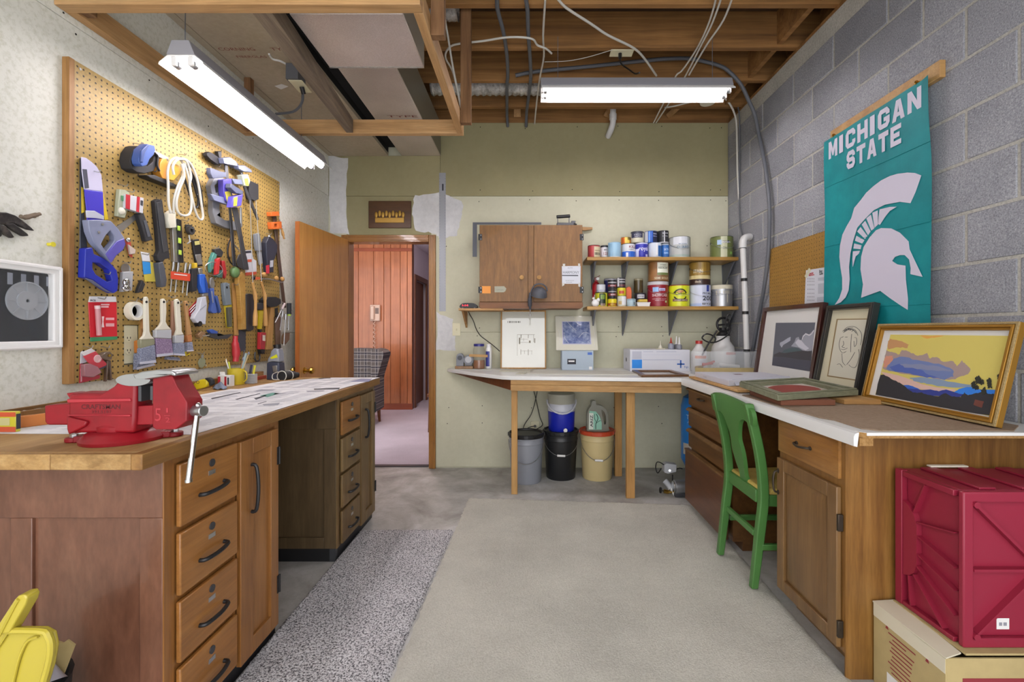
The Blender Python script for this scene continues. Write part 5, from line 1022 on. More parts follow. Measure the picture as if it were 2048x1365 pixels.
p_ = at(977.5, 0, 3.97); p_.z = CZ+.0055; t = thing('white_bottle', 'white plastic bottle with blue label beside the amber jar', 'bottle', tuple(p_)); build('body', MB().lathe([(.024,.0),(.026,.004),(.026,.17),(.020,.185),(.018,.19)], p_, n=20), 'white', t); build('cap', MB().lathe([(.02,.1902),(.02,.212),(0,.212)], p_, n=18), 'white', t); patch(p_, .026, .02, .15, -.95, .35, hexc('3a3f8c'), t)
# mat boards lying on the counter
tag(build('mat_board', MB().prism([[(-.24,3.72,CZ+.0005),(.02,3.65,CZ+.0005),(.05,3.80,CZ+.0005),(-.22,3.86,CZ+.0005)]], (0,0,.006)), hexm('bdbba9')), 'small grey mat board lying before the floor plan', 'board')
tag(build('mat_board', MB().prism([[(-.02,3.49,CZ+.0005),(.84,3.42,CZ+.0005),(.80,3.72,CZ+.0005),(.03,3.78,CZ+.0005)]], (0,0,.006)), hexm('c9c8bd')), 'large pale mat board lying flat on the back counter', 'board')
tag(build('mat_board', MB().prism([[(-.10,3.50,CZ+.0005),(-.035,3.48,CZ+.0005),(-.01,3.60,CZ+.0005),(-.07,3.61,CZ+.0005)]], (0,0,.005)), hexm('c3c1b0')), 'tiny mat board offcut at the large board corner', 'board')
# printer cartridge carton
x0, x1 = at(1260,0,3.76).x, at(1380,0,3.76).x; zt = at(0,700,3.76).z; t = thing('cartridge_box', 'white cartridge carton with a blue square and plus mark', 'carton', ((x0+x1)/2, 3.88, CZ))
build('box', Bx(x0, x1, 3.76, 4.02, CZ+.0005, zt), hexm('d4d6de'), t, .002); R_ = lambda x, z: at(*q('R', (x, z)), 3.7594)
def rb(name, x0_, y0_, x1_, y1_, m): a_ = R_(x0_, y0_); b_ = R_(x1_, y1_); build(name, Bx(a_.x, b_.x, 3.7586, 3.7597, b_.z, a_.z), m, t)
rb('blue_square', 265, 722, 385, 825, hexm('2f8ae0')); rb('plus_bar', 808, 768, 898, 784, hexm('2b5fae')); rb('plus_bar', 844, 728, 860, 822, hexm('2b5fae')); rb('rule', 395, 722, 845, 726, hexm('9fa4c0')); rb('picture', 268, 622, 380, 715, hexm('b9bcc8')); rb('rule', 395, 662, 845, 664, hexm('b4b8cc')); rb('text_line', 400, 622, 520, 630, hexm('b9bccc')); rb('text_line', 560, 622, 800, 630, hexm('b9bccc'))
build('lettering', flat_text('hp', R_(920,808), (1,0,0), (0,0,1), .018, .032), hexm('3a6cb0'), t); build('side_mark', MB().cyl((x0-.0002, 3.90, zt-.09), (x0-.001, 3.90, zt-.09), .018, n=16), 'ink', t)
def bottle(label, px, y, zb, prof, m, nz, mn, cat='bottle'):
    p_ = at(px, 0, y); p_.z = zb; t = thing('glue_bottle', label, cat, tuple(p_)); build('body', MB().lathe(prof, p_, n=16), m, t); h_ = prof[-1][1]; build('nozzle', MB().lathe([(prof[-1][0]*.9, h_+.0002)] + [(r_, h_+z_) for r_, z_ in nz], p_, n=12), mn, t)
bottle('grey glue bottle with red nozzle on the cartridge carton', 1342, 3.86, zt+.0005, [(.024,0),(.025,.004),(.025,.04),(.016,.05)], hexc('8f92a0'), [(.009,.012),(.004,.045),(.0,.052)], hexc('a83a2c'))
bottle('grey glue bottle with tall white nozzle near the carton middle', 1353, 3.90, zt+.0005, [(.02,0),(.021,.004),(.021,.035),(.014,.042)], hexc('74767e'), [(.008,.012),(.004,.06),(.0,.07)], 'white')
bottle('grey glue bottle with white nozzle at the carton end', 1358.5, 3.83, zt+.0005, [(.021,0),(.022,.004),(.022,.035),(.014,.042)], hexc('8a8c94'), [(.008,.012),(.004,.055),(.0,.066)], 'white')
bottle('small cream dispenser cap lying on the cartridge carton', 1321, 3.86, zt+.0005, [(.040,0),(.040,.004),(.016,.010),(.014,.024)], 'offwhite', [(.004,.012),(.003,.045),(.0,.048)], 'offwhite', 'cap')
# empty picture frame lying flat
P = [atZ(x, y, CZ+.0005) for x, y in ((1264,744),(1343,744),(1378,754),(1283,755))]; c_ = sum(P, Vector())/4; I = [c_ + (p_-c_)*.78 for p_ in P]
tag(build('empty_frame', MB().prism([P, I], (0,0,.016)), 'walnut', bev=.002), 'empty brown picture frame lying flat before the cartridge carton', 'frame')
# jug, sprayer, clear bin
D['jug'] = plain('#d8d8d6', .35); p_ = at(1398, 0, 3.80); p_.z = CZ+.0005; t = thing('chemical_jug', 'white jug with red cap and orange label on the counter corner', 'jug', tuple(p_))
build('body', MB().lathe([(.055,0),(.062,.008),(.064,.13),(.060,.16),(.024,.215),(.022,.225)], p_, n=22), 'jug', t); build('cap', MB().lathe([(.028,.2252),(.028,.25),(.0,.252)], p_, n=18), hexc('b8322c'), t); patch(p_, .064, .105, .128, -.75, .65, hexc('d8622a'), t); patch(p_, .064, .02, .10, -.75, .65, hexc('c9ccd4'), t); cyl_text('GLYPHOSATE', p_, .064, .08, .01, .07, hexc('4a4d66'), t)
p_ = at(1446, 0, 3.86); p_.z = CZ+.0005; t = thing('tank_sprayer', 'white tank sprayer with black pump handle and looped hose', 'sprayer', tuple(p_))
build('tank', MB().lathe([(.085,0),(.095,.01),(.098,.14),(.088,.20),(.055,.245),(.052,.275),(.056,.28),(.05,.29)], p_, n=26), 'jug', t); patch(p_, .0975, .135, .155, -.15, .85, hexc('b8322c'), t)
build('collar', MB().lathe([(.052,.2902),(.056,.30),(.03,.325),(.026,.36)], p_, n=20), 'black', t); build('pump_handle', MB().torus(p_ + Vector((-.005,-.02,.385)), .058, .010, (.15,-1,.1), 22, 8).bar(p_ + Vector((-.06,-.02,.38)), p_ + Vector((.05,-.02,.39)), .016, .016), 'black', t)
build('hose', MB().tube([at(*q('R', q_), 3.74) for q_ in ((1440,260),(1455,200),(1430,180),(1400,230),(1395,300),(1450,340),(1420,420),(1340,480),(1250,515),(1170,505),(1110,460),(1150,415),(1210,420),(1270,460),(1260,510))], .006, 8, sm=5), 'black', t)
build('wand', MB().tube([at(*q('R', q_), 3.72) for q_ in ((1290,370),(1240,450),(1180,540),(1110,670))], .007, 8), 'black', t)
D['clear'] = plain('#e6eaec', .12, trans=0, alpha=.16, spec=.6)
x0, x1 = at(1388,0,3.49).x, min(1.775, at(1524,0,3.49).x); zt = at(0,704,3.49).z; t = thing('clear_bin', 'clear plastic bin holding loose parts on the counter corner', 'bin', ((x0+x1)/2, 3.53, CZ))
yb_ = 3.565; build('bin', MB().box(x0, x1, 3.49, 3.493, CZ+.001, zt).box(x0, x1, yb_, yb_+.003, CZ+.001, zt).box(x0, x0+.003, 3.4932, yb_-.0002, CZ+.001, zt).box(x1-.003, x1, 3.4932, yb_-.0002, CZ+.001, zt).box(x0, x1, 3.4932, yb_-.0002, CZ+.001, CZ+.004), 'clear', t)
def inbin(name, label, cat, mb, m): return tag(build(name, mb, m, bev=.002), label, cat)
inbin('pliers', 'red handled pliers lying in the clear bin', 'pliers', MB().bar((x0+.10,3.525,CZ+.075), (x0+.17,3.520,CZ+.098), .012, .014).bar((x0+.10,3.535,CZ+.072), (x0+.165,3.540,CZ+.080), .012, .014).ball((x0+.09,3.530,CZ+.074), .014), hexc('a83228'))
inbin('pipe_fitting', 'short white pipe offcut in the clear bin', 'pipe', MB().cyl((x0+.20,3.515,CZ+.07), (x0+.36,3.525,CZ+.055), .016, n=14), 'pvc'); inbin('brass_fitting', 'brass fitting lying in the clear bin', 'fitting', MB().cyl((x0+.02,3.515,CZ+.05), (x0+.08,3.525,CZ+.055), .012, n=10).cyl((x0+.03,3.515,CZ+.05), (x0+.045,3.517,CZ+.05), .016, n=6), 'brass')
tag(build('cardboard_strip', Bx(at(1391,0,3.46).x, at(1512,0,3.46).x, 3.46, 3.465, CZ+.0005, CZ+.052), 'card'), 'brown cardboard strip standing before the clear bin', 'cardboard')
# white pipe on the block wall
t = thing('drain_riser', 'white plastic pipe with black straps rising to an elbow at the block wall', 'pipe', (1.70, 3.72, CZ))
def ww(px, py, X=1.735): return at(px, py, 3.60)
build('pipe', MB().tube([at(1495,737,3.60), at(1490,600,3.60), at(1486,500,3.60), at(1486,484,3.60), at(1489,478,3.61), at(1496,475,3.63)], .0215, 14, sm=3), 'pvc', t)
build('elbow', MB().tube([at(1485.5,496,3.60), at(1486,484,3.60), at(1489,477,3.61), at(1496,474,3.63), at(1500,474.5,3.64)], .028, 14, sm=3), 'pvc', t)
for y, x in ((494,1486),(560,1488),(626,1490.5),(702,1493.5)): build('strap', MB().cyl(at(x, y-3, 3.60), at(x, y+3, 3.60), .0245, n=16), 'black', t)
# ================================================================ under the back counter
def bucket(label, px, ybot, mbody, mlid, r, h, lidpatch=None, bailz=.5, grip='white', lidh=.035):
    yf = EYE*FX/(ybot-VY); o_ = Vector(((px-VX)/FX*(yf+r*.9), yf+r*.9, 0)); t = thing('bucket', label, 'bucket', tuple(o_)); rb_ = r*.86
    build('body', MB().lathe([(rb_*.97,.001),(rb_,.008),(r*.97,h*.80),(r*1.0,h*.81),(r*1.0,h*.83),(r*.98,h*.84),(r*.985,h*.90),(r*1.01,h*.905),(r*1.01,h*.925),(r*.99,h*.93),(r*.99,h*.965)], o_, n=34), mbody, t)
    l = build('lid', MB().lathe([(r*1.02,h*.9655-lidh*.4),(r*1.045,h*.97),(r*1.045,h),(r*1.0,h+.006),(r*.95,h+.002),(r*.93,h-.006),(0,h-.006)], o_, n=34), mlid, t)
    for i in range(12): a_ = 2*math.pi*i/12; build('lid_tab', MB().obox(o_ + Vector((math.cos(a_)*r*1.047, math.sin(a_)*r*1.047, h*.975)), (.006,.03,lidh*.7), Matrix.Rotation(a_, 3, 'Z')), mlid, l)
    pts = [o_ + Vector((math.cos(u)*r*1.03, -math.sin(u)*r*1.05, h*.86 - math.sin(u)*h*bailz)) for u in [math.pi*i/14 for i in range(15)]]
    build('bail', MB().tube(pts, .0025, 6, sm=1), 'steel', t)
    if grip: m_ = pts[8]; build('grip', MB().cyl(pts[7]*.2+pts[6]*.8, pts[9]*.2+pts[8]*.8, .009, n=10), grip, t)
    return t, o_
D['gbucket'] = plain('#8d9199', .45); D['bbucket'] = plain('#1d1e20', .4); D['cbucket'] = plain('#c8b684', .45)
bucket('grey plastic bucket with black lid under the back counter', 1052.5, 972, 'gbucket', 'bbucket', .142, .395, None, .42, None)
_, ob = bucket('black plastic bucket with black lid carrying the drink cooler', 1121.5, 964, 'bbucket', 'bbucket', .142, .40, None, .33)
_, oc = bucket('cream plastic bucket with orange red lid under the back counter', 1194, 965, 'cbucket', hexc('c04a2a'), .142, .40, None, .42)
p_ = ob + Vector((.005,-.005,.3955)); t = thing('drink_cooler', 'blue and white round drink cooler standing on the black bucket', 'cooler', tuple(p_))
build('body', MB().lathe([(.103,0),(.108,.008),(.114,.165),(.114,.167)], p_, n=30), hexc('1626a8'), t); build('collar', MB().lathe([(.1145,.1672),(.117,.18),(.113,.215),(.108,.23)], p_, n=30), hexc('c3c6d0'), t); build('lid', MB().lathe([(.109,.2302),(.113,.235),(.113,.285),(.115,.29),(.115,.31),(.10,.318),(0,.316)], p_, n=30), hexc('a9a99a'), t)
build('handle', MB().tube([p_ + Vector((math.cos(u)*.122, -math.sin(u)*.13, .255 - math.sin(u)*.095)) for u in [math.pi*i/12 for i in range(13)]], .0075, 8, sm=1), hexc('c9cbd2'), t); build('spout', MB().cyl(p_ + Vector((.025,-.106,.022)), p_ + Vector((.025,-.124,.022)), .018, n=8), 'white', t, .003)
p_ = oc + Vector((-.01,-.02,.3955)); t = thing('plastic_jug', 'clear plastic jug with pale green label on the cream bucket', 'jug', tuple(p_)); D['jugclear'] = plain('#8d8d80', .15, alpha=.75)
U_ = lambda x, y: at(*q('U', (x, y)), p_.y - .04); sh = smooth([U_(x, y) for x, y in ((905,600),(908,470),(930,420),(945,400),(948,362),(985,362),(990,395),(1030,400),(1075,430),(1100,490),(1105,600),(1095,640),(915,640))], 3, True); hole = smooth([U_(x, y) for x, y in ((1040,440),(1072,480),(1080,560),(1065,575),(1050,520))], 3, True)
zmin = min(v.z for v in sh); sh = [v + Vector((0,0,p_.z+.0005-zmin)) for v in sh]; hole = [v + Vector((0,0,p_.z+.0005-zmin)) for v in hole]
build('body', MB().prism([sh, hole], (0,.08,0)), 'jugclear', t, .008, seg=3); ly = p_.y-.0412; dz = Vector((0,0,p_.z+.0005-zmin))
Ul = lambda x, y: at(*q('U', (x, y)), p_.y-.04) + dz + Vector((0,-.0014,0))
build('label', MB().prism([[Ul(x, y) for x, y in ((925,450),(985,455),(1020,500),(1040,560),(1040,625),(918,625))]], (0,.001,0)), hexm('8fc4ae'), t); build('label_edge', MB().prism([[Ul(x, y) + Vector((0,-.0006,0)) for x, y in ((922,470),(962,470),(962,622),(920,622))]], (0,.0004,0)), hexm('d5dccf'), t)
build('lettering', flat_text('ARIZ', Ul(945,545) + Vector((0,-.0012,0)), (0,0,1), (-1,0,0), .022, .10, .02), hexm('3a3d44'), t); build('tree_print', MB().tube([Ul(x, y) + Vector((0,-.001,0)) for x, y in ((985,620),(985,570),(1005,520),(990,480))], .0028, 5).tube([Ul(x, y) + Vector((0,-.001,0)) for x, y in ((988,565),(1015,545),(1030,540))], .002, 5).tube([Ul(x, y) + Vector((0,-.001,0)) for x, y in ((986,550),(970,510),(975,480))], .002, 5), hexm('33423c'), t)
t = thing('wall_outlet', 'dark wall outlet with plugged cords behind the grey bucket', 'outlet', tuple(at(1070,865,YB))); a = at(1066,845,YB); b = at(1074,866,YB); build('plate', Bx(a.x-.02, b.x+.02, YB-.006, YB-.0005, b.z-.01, a.z+.01), 'ivory', t, .002)
for z in (853, 862): build('plug', MB().cyl(at(1070,z,YB-.0062), at(1070,z,YB-.03), .012, n=10), 'black', t)
for pts in (((1067,779),(1072,800),(1080,835),(1085,850),(1075,858),(1070,862)), ((1075,779),(1070,805),(1062,830),(1050,848),(1047,860),(1062,854),(1070,853))): build('cord', MB().tube([at(x, y, 4.05) for x, y in pts], .0035, 6), 'black', t)
# pressure tank and pump
p_ = Vector((1.377, 3.72, .0)); t = thing('pressure_tank', 'bright blue pressure tank standing behind the dark drawer unit', 'tank', tuple(p_)); r_ = .128
build('vessel', MB().lathe([(.05,.10),(.095,.125),(r_,.19),(r_,.62),(.11,.69),(.06,.725),(.0,.735)], p_, n=30), hexc('2a86dc'), t); build('stand', MB().lathe([(.09,.001),(.095,.001),(.095,.13),(.09,.13)], p_, n=24), hexc('2566a8'), t); build('valve', MB().cyl(p_ + Vector((0,0,.735)), p_ + Vector((0,0,.765)), .014, n=10), 'black', t)
cyl_text('TROY', p_, r_, .545, .034, .12, hexc('c9e2f4'), t, -.55); cyl_text('AERO', p_, r_, .505, .018, .10, hexc('a4cdf0'), t, -.55); patch(p_, r_, .24, .33, -.97, -.3, hexc('c4beb4'), t)
t = thing('water_pump', 'small chrome water pump with pipes and grey switch box on the floor', 'pump', (1.09, 3.38, 0)); S_ = lambda x, y, Y=3.42: at(*q('S', (x, y)), Y)
build('motor', MB().cyl(S_(440,1040,3.40), S_(690,1030,3.40), .05, n=20), 'galv', t, .004); build('motor_end', MB().cyl(S_(415,1040,3.40), S_(439,1040,3.40), .043, n=20), 'chrome', t, .004)
build('switch_box', MB().prism([[S_(x, y, 3.46) for x, y in ((260,650),(300,615),(490,640),(480,770),(330,805),(262,780))]], (0,.06,0)), 'lgrey', t, .003); build('gauge_nut', MB().cyl(S_(360,745,3.455), S_(360,745,3.44), .010, n=6), 'steel', t)
build('riser', MB().cyl(S_(410,820,3.47), S_(410,1040,3.47), .005, n=8), 'black', t); build('pipe', MB().tube([S_(270,930,3.48), S_(330,1000,3.46), S_(380,1080,3.44)], .022, 12), 'lgrey', t); build('pipe', MB().tube([S_(400,1060,3.44), S_(440,1150,3.42), S_(520,1240,3.40), S_(590,1315,3.38)], .017, 12), 'pvc', t); build('pipe', MB().tube([S_(600,1310,3.38), S_(660,1240,3.40), S_(730,1170,3.43)], .017, 12), 'pvc', t)
build('elbow', MB().ball(S_(600,1318,3.38), .018), 'iron', t); build('valve', MB().cyl(S_(250,1120,3.42), S_(340,1135,3.42), .015, n=12).cyl(S_(340,1135,3.42), S_(400,1140,3.42), .009, n=10), 'brass', t, .002); build('valve_wheel', MB().cyl(S_(180,1100,3.42), S_(205,1103,3.42), .022, n=14).cyl(S_(205,1103,3.42), S_(250,1118,3.42), .004, n=8), 'black', t, .002); build('cord', MB().tube([S_(255,640,3.47), S_(180,595,3.5), S_(120,600,3.55), S_(105,700,3.58), S_(140,790,3.56), S_(200,710,3.5)], .004, 6), 'black', t); build('cord', MB().tube([S_(485,720,3.50), S_(540,700,3.5), S_(590,715,3.5)], .004, 6), 'black', t)
foot = S_(440,1060,3.40); build('foot', MB().box(foot.x, foot.x+.09, 3.37, 3.43, .0005, .03), 'iron', t, .003)
# ================================================================ right wall: pegboard, banner, leaning pictures
CAMP = Vector((0, 0, EYE))
def onplane(px, py, P0, n): d = at(px, py, 1.0) - CAMP; return CAMP + d * ((P0 - CAMP).dot(n) / d.dot(n))
t = thing('pegboard', 'small brown pegboard on the block wall partly behind the banner', 'pegboard', (XR, 3.0, 1.22))
build('board', Bx(XR-.022, XR-.016, 2.62, 3.345, 1.22, 1.832), 'pegboard_dark', t); build('batten', MB().box(XR-.0155, XR-.0005, 2.63, 2.66, 1.23, 1.82), 'pine_z', t); build('batten', MB().box(XR-.0155, XR-.0005, 3.30, 3.33, 1.23, 1.82), 'pine_z', t)
X1 = XR-.0235
pn = tag(build('wall_chart', MB().prism([[atX(x, y, X1) for x, y in ((1612,541),(1662,533),(1662,606),(1609,610))]], (.001,0,0)), hexm('cfd2da')), 'white printed buying guide sheet taped to the small pegboard', 'poster')
def rt(txt, px, py, h, w, m, parent, X=X1-.0006, bold=.03): return build('lettering', flat_text(txt, atX(px, py, X), (0,-1,0), (0,0,1), h, w, bold), m, parent)
rt('Popular', 1622, 546.5, .012, .05, hexm('b8323a'), pn); rt('Mechanics', 1623, 550, .012, .055, hexm('b8323a'), pn); rt('Buy', 1641.5, 542.5, .016, .03, hexm('2a2c33'), pn); rt('Guide', 1642, 547.5, .014, .035, hexm('2a2c33'), pn)
build('tape', MB().prism([[atX(x, y, X1-.0008) for x, y in ((1609,553),(1618,536),(1622,541),(1613,557))]], (.0006,0,0)), hexm('c9cbb4'), pn)
r9 = random.Random(9)
for yy in (557, 562, 569, 578, 586, 593, 600):
    for xx in range(1615, 1628, 3): build('table_mark', MB().prism([[atX(x, y, X1-.0005) for x, y in ((xx,yy),(xx+1.2,yy-.2),(xx+1.2,yy+2.2),(xx,yy+2.4))]], (.0003,0,0)), 'ink_pale', pn)
for (a_, b_, c_, d_) in ((1636,556,1648,562), (1636,568,1648,588), (1634,595,1648,604)): build('table_box', MB().prism([[atX(x, y, X1-.0005) for x, y in ((a_,b_),(c_,b_-1.5),(c_,d_-.5),(a_,d_))]], (.0003,0,0)), hexm('b4b8c2'), pn)
# banner
D['banner'] = speckle('#0a7f86', '#108a90', '#169499', 6, .6, .1, 2, .3, .7); D['banner_white'] = plain('#cfcbdc', .65)
FX0 = 1.752; bn = thing('banner', 'teal hanging banner with white helmet emblem and MICHIGAN STATE lettering', 'banner', (FX0, 2.34, 1.24))
def wave(y, z): return .0014*math.sin(y*23+1.2*math.sin(z*4)) + .001*math.sin(z*13+.8) + (-.014*max(0, (2.03-y)/.05)*max(0, (z-2.0)/.35))
build('cloth', MB().grid(lambda u, v: Vector((FX0 + wave(2.70-.715*u, 1.24+1.112*v), 2.70-.715*u + .004*math.sin(v*9), 1.24+1.112*v)), 44, 60), 'banner', bn, smooth_ang=180)
for z in (2.07, 1.72, 1.36): build('fold', MB().tube([(FX0-.0012+wave(y, z), y, z + (y-2.34)*.02) for y in [2.697-.71*i/14 for i in range(15)]], .0016, 5, sm=1), 'banner', bn)
def bmap(pts, X): return [atX(*q('F', p), X) for p in pts]
def emblem(pts, holes_=()):
    XE = FX0-.0042; build('emblem', MB().prism([bmap(pts, XE)] + [bmap(h_, XE) for h_ in holes_], (.0012,0,0)), 'banner_white', bn)
emblem([(812,125),(760,105),(700,102),(620,112),(560,130),(490,165),(430,210),(370,265),(325,325),(275,385),(250,470),(215,530),(180,600),(160,690),(155,780),(165,870),(178,950),(178,1040),(155,1110),(118,1165),(165,1145),(205,1105),(228,1050),(237,960),(232,860),(243,750),(265,650),(298,545),(360,475),(430,405),(520,360),(640,337),(725,348),(765,260)])
emblem([(478,398),(560,378),(615,376),(560,410),(520,460),(480,522),(466,515),(470,460)]); emblem([(420,425),(462,406),(464,520),(438,545)]); emblem([(372,470),(408,440),(435,550),(412,568)]); emblem([(335,520),(362,490),(405,575),(385,605)]); emblem([(298,575),(325,540),(380,612),(360,635)]); emblem([(280,650),(292,610),(356,645),(338,672)]); emblem([(268,712),(274,672),(333,686),(325,718)]); emblem([(262,860),(260,800),(264,735),(320,730),(310,755),(285,775)])
emblem([(330,1108),(345,1000),(325,880),(330,780),(350,700),(400,620),(450,565),(490,548),(570,550),(640,585),(710,655),(718,720),(760,810),(822,940),(725,918),(728,870),(715,800),(680,765),(640,765),(600,780),(578,812),(620,840),(685,850),(688,960),(705,1120),(703,1205),(640,1165),(560,1110),(483,1052)])
# block letters, each drawn on a 0..1 grid and placed along the banner
GL = {'M': [[(0,0),(0,1),(.28,1),(.5,.5),(.72,1),(1,1),(1,0),(.74,0),(.74,.55),(.55,.12),(.45,.12),(.26,.55),(.26,0)]], 'I': [[(.3,0),(.3,1),(.7,1),(.7,0)]], 'C': [[(.2,0),(0,.2),(0,.8),(.2,1),(.8,1),(1,.8),(1,.62),(.7,.62),(.7,.76),(.3,.76),(.3,.24),(.7,.24),(.7,.38),(1,.38),(1,.2),(.8,0)]],
      'H': [[(0,0),(0,1),(.3,1),(.3,.62),(.7,.62),(.7,1),(1,1),(1,0),(.7,0),(.7,.38),(.3,.38),(.3,0)]], 'G': [[(.2,0),(0,.2),(0,.8),(.2,1),(.8,1),(1,.8),(1,.64),(.7,.64),(.7,.76),(.3,.76),(.3,.24),(.7,.24),(.7,.34),(.52,.34),(.52,.54),(1,.54),(1,.2),(.8,0)]],
      'A': [[(0,0),(.32,1),(.68,1),(1,0),(.7,0),(.64,.2),(.36,.2),(.3,0)], [(.43,.4),(.57,.4),(.5,.72)]], 'N': [[(0,0),(0,1),(.3,1),(.7,.42),(.7,1),(1,1),(1,0),(.72,0),(.3,.58),(.3,0)]], 'S': [[(.2,0),(0,.2),(0,.36),(.3,.36),(.3,.24),(.7,.24),(.7,.38),(.2,.38),(0,.56),(0,.8),(.2,1),(.8,1),(1,.8),(1,.66),(.7,.66),(.7,.76),(.3,.76),(.3,.62),(.8,.62),(1,.44),(1,.2),(.8,0)]],
      'T': [[(.35,0),(.35,.74),(0,.74),(0,1),(1,1),(1,.74),(.65,.74),(.65,0)]], 'E': [[(0,0),(0,1),(1,1),(1,.76),(.3,.76),(.3,.62),(.85,.62),(.85,.38),(.3,.38),(.3,.24),(1,.24),(1,0)]]}
def word(s, ya, yb, z0, h):
    wd = [.5 if c_ == 'I' else 1.0 for c_ in s]; gap = .22; tot = sum(wd) + gap*(len(s)-1); y = ya; k = (ya-yb)/tot
    for c_, w_ in zip(s, wd):
        sc_ = w_ / (1 if c_ != 'I' else 1); off = 0
        loops = [[Vector((FX0-.0042, y - k*(u*w_ if c_ != 'I' else (u-.3)/.4*.42), z0 + h*v)) for u, v in l] for l in GL[c_]]
        build('letter', MB().prism(loops, (.0012,0,0)), 'banner_white', bn); y -= k*(w_+gap)
word('MICHIGAN', 2.655, 2.03, 2.232, .098); word('STATE', 2.505, 2.14, 2.118, .096)
t = thing('banner_batten', 'pale wooden batten holding the teal banner on the block wall', 'batten', (XR-.02, 2.3, 2.33)); build('board', Bx(XR-.026, XR-.0005, 1.955, 2.665, 2.325, 2.40), 'pine', t, .002)
for y in (2.62, 2.06): build('thumbtack', MB().cyl((XR-.0262, y, 2.358), (XR-.042, y, 2.358), .006, n=10).torus((XR-.036, y, 2.358), .008, .0025, (0,1,0), 12, 6), 'brass', t)
# ---------------- leaning pictures
def lean_r(ya, yb, xb, zb, xt, zt):
    """frame standing on the counter, leaning on the right wall; u: far->near, v: bottom->top"""
    n = Vector((-(zt-zb), 0, (xt-xb))).normalized()
    f = lambda u, v, d=0: Vector((xb+(xt-xb)*v, ya+(yb-ya)*u, zb+(zt-zb)*v)) + n*d
    return f, n, abs(yb-ya), math.hypot(xt-xb, zt-zb)
def rframe(t, f, n, w, h, steps, back):
    for i, (b0, b1, d0, d1, m) in enumerate(steps):
        a = lambda b: (b/w, b/h)
        (u0, v0), (u1, v1) = a(b0), a(b1)
        build('frame' if i == 0 else 'frame_moulding', MB().prism([[f(u0,v0,d0),f(1-u0,v0,d0),f(1-u0,1-v0,d0),f(u0,1-v0,d0)], [f(u1,v1,d0),f(1-u1,v1,d0),f(1-u1,1-v1,d0),f(u1,1-v1,d0)]], n*(d1-d0)), m, t, .0012)
    build('backing', MB().prism([[f(.01,.01,.001),f(.99,.01,.001),f(.99,.99,.001),f(.01,.99,.001)]], n*.003), 'card', t)
D['mahog'] = wood('#3a1712', '#47201a', '#522a22', 'z', 20, .3, .4); D['blackframe'] = plain('#2c2b28', .35, coat=.2); D['goldframe'] = plain('#a87c30', .32, .55); D['goldtex'] = speckle('#8a7448', '#a08a5c', '#b5a072', 220, .4, .6, 10)
D['mat_white'] = plain('#d8d8d4', .7); D['mat_cream'] = plain('#c9c4a8', .7)
f, n, w, h = lean_r(3.325, 2.647, 1.668, CZ+.0005, 1.742, 1.398)
t = thing('framed_photo', 'mahogany framed grey mountain photograph leaning on the block wall', 'picture', tuple(f(.5,0))); rframe(t, f, n, w, h, [(0,.028,0,.032,'mahog')], None)
def sheet_uv(f, n, u0, u1, v0, v1, d, m, name, th=.0008, par=None): return build(name, MB().prism([[f(u0,v0,d),f(u1,v0,d),f(u1,v1,d),f(u0,v1,d)]], n*th), m, par)
sheet_uv(f, n, .04, .96, .05, .95, .012, 'mat_white', 'mat', .002, t)
P0 = f(0,0,.0146)
def poly(pts, d, m, name, par, f=f, n=n): build(name, MB().prism([[onplane(x, y, f(0,0,d), n) for x, y in pts]], n*.0003), m, par)
VIEW['M'] = (1500, 590, 7.185); M_ = lambda pts: [q('M', p) for p in pts]
ph = build('photo', MB().prism([[onplane(x, y, f(0,0,.0145), n) for x, y in M_(((372,403),(938,398),(862,1103),(316,1015)))]], n*.0003), hexm('5f626b'), t)
poly(M_(((430,690),(480,665),(540,625),(585,605),(580,660),(530,690),(480,720),(455,760),(430,720))), .0150, hexm('a9adb8'), 'cloud', ph); poly(M_(((590,740),(640,680),(660,620),(700,605),(715,650),(760,640),(800,560),(850,570),(920,500),(915,600),(905,720),(890,800),(820,812),(760,800),(700,760),(640,750))), .0150, hexm('9a9da8'), 'cloud', ph); poly(M_(((650,690),(690,640),(740,660),(790,720),(850,770),(800,800),(700,750))), .0153, hexm('c4c6ce'), 'cloud', ph); poly(M_(((745,640),(760,590),(800,552),(850,572),(880,560),(918,500),(920,520),(880,575),(850,590),(800,570),(770,605),(755,645))), .0156, hexm('d5d6da'), 'cloud', ph)
poly(M_(((455,830),(500,790),(570,765),(660,762),(740,800),(690,830),(560,835))), .0153, hexm('4d5f62'), 'hill', ph); poly(M_(((345,860),(420,825),(500,840),(620,820),(760,805),(890,815),(880,950),(700,930),(500,900),(340,890))), .0156, hexm('454448'), 'hill', ph); poly(M_(((318,1010),(338,892),(500,902),(700,932),(878,952),(862,1100),(600,1060))), .0159, hexm('4c4d58'), 'water', ph)
f2, n2_, w2, h2 = lean_r(2.605, 2.25, 1.648, CZ+.0045, 1.738, 1.372)
t = thing('framed_drawing', 'black framed pencil portrait drawing in a cream mat', 'picture', tuple(f2(.5,0))); rframe(t, f2, n2_, w2, h2, [(0,.026,0,.034,'blackframe'),(.004,.018,.0342,.038,'blackframe')], None)
sheet_uv(f2, n2_, .06, .94, .05, .95, .010, 'mat_cream', 'mat', .002, t)
VIEW['J'] = (1480, 580, 3.606); J_ = lambda pts: [q('J', p) for p in pts]
poly(J_(((697,210),(922,207),(850,658),(628,625))), .0125, hexm('8a7650'), 'mat_bevel', t, f2, n2_); poly(J_(((706,218),(914,215),(842,648),(637,617))), .0128, hexm('c9c7b6'), 'drawing_sheet', t, f2, n2_)
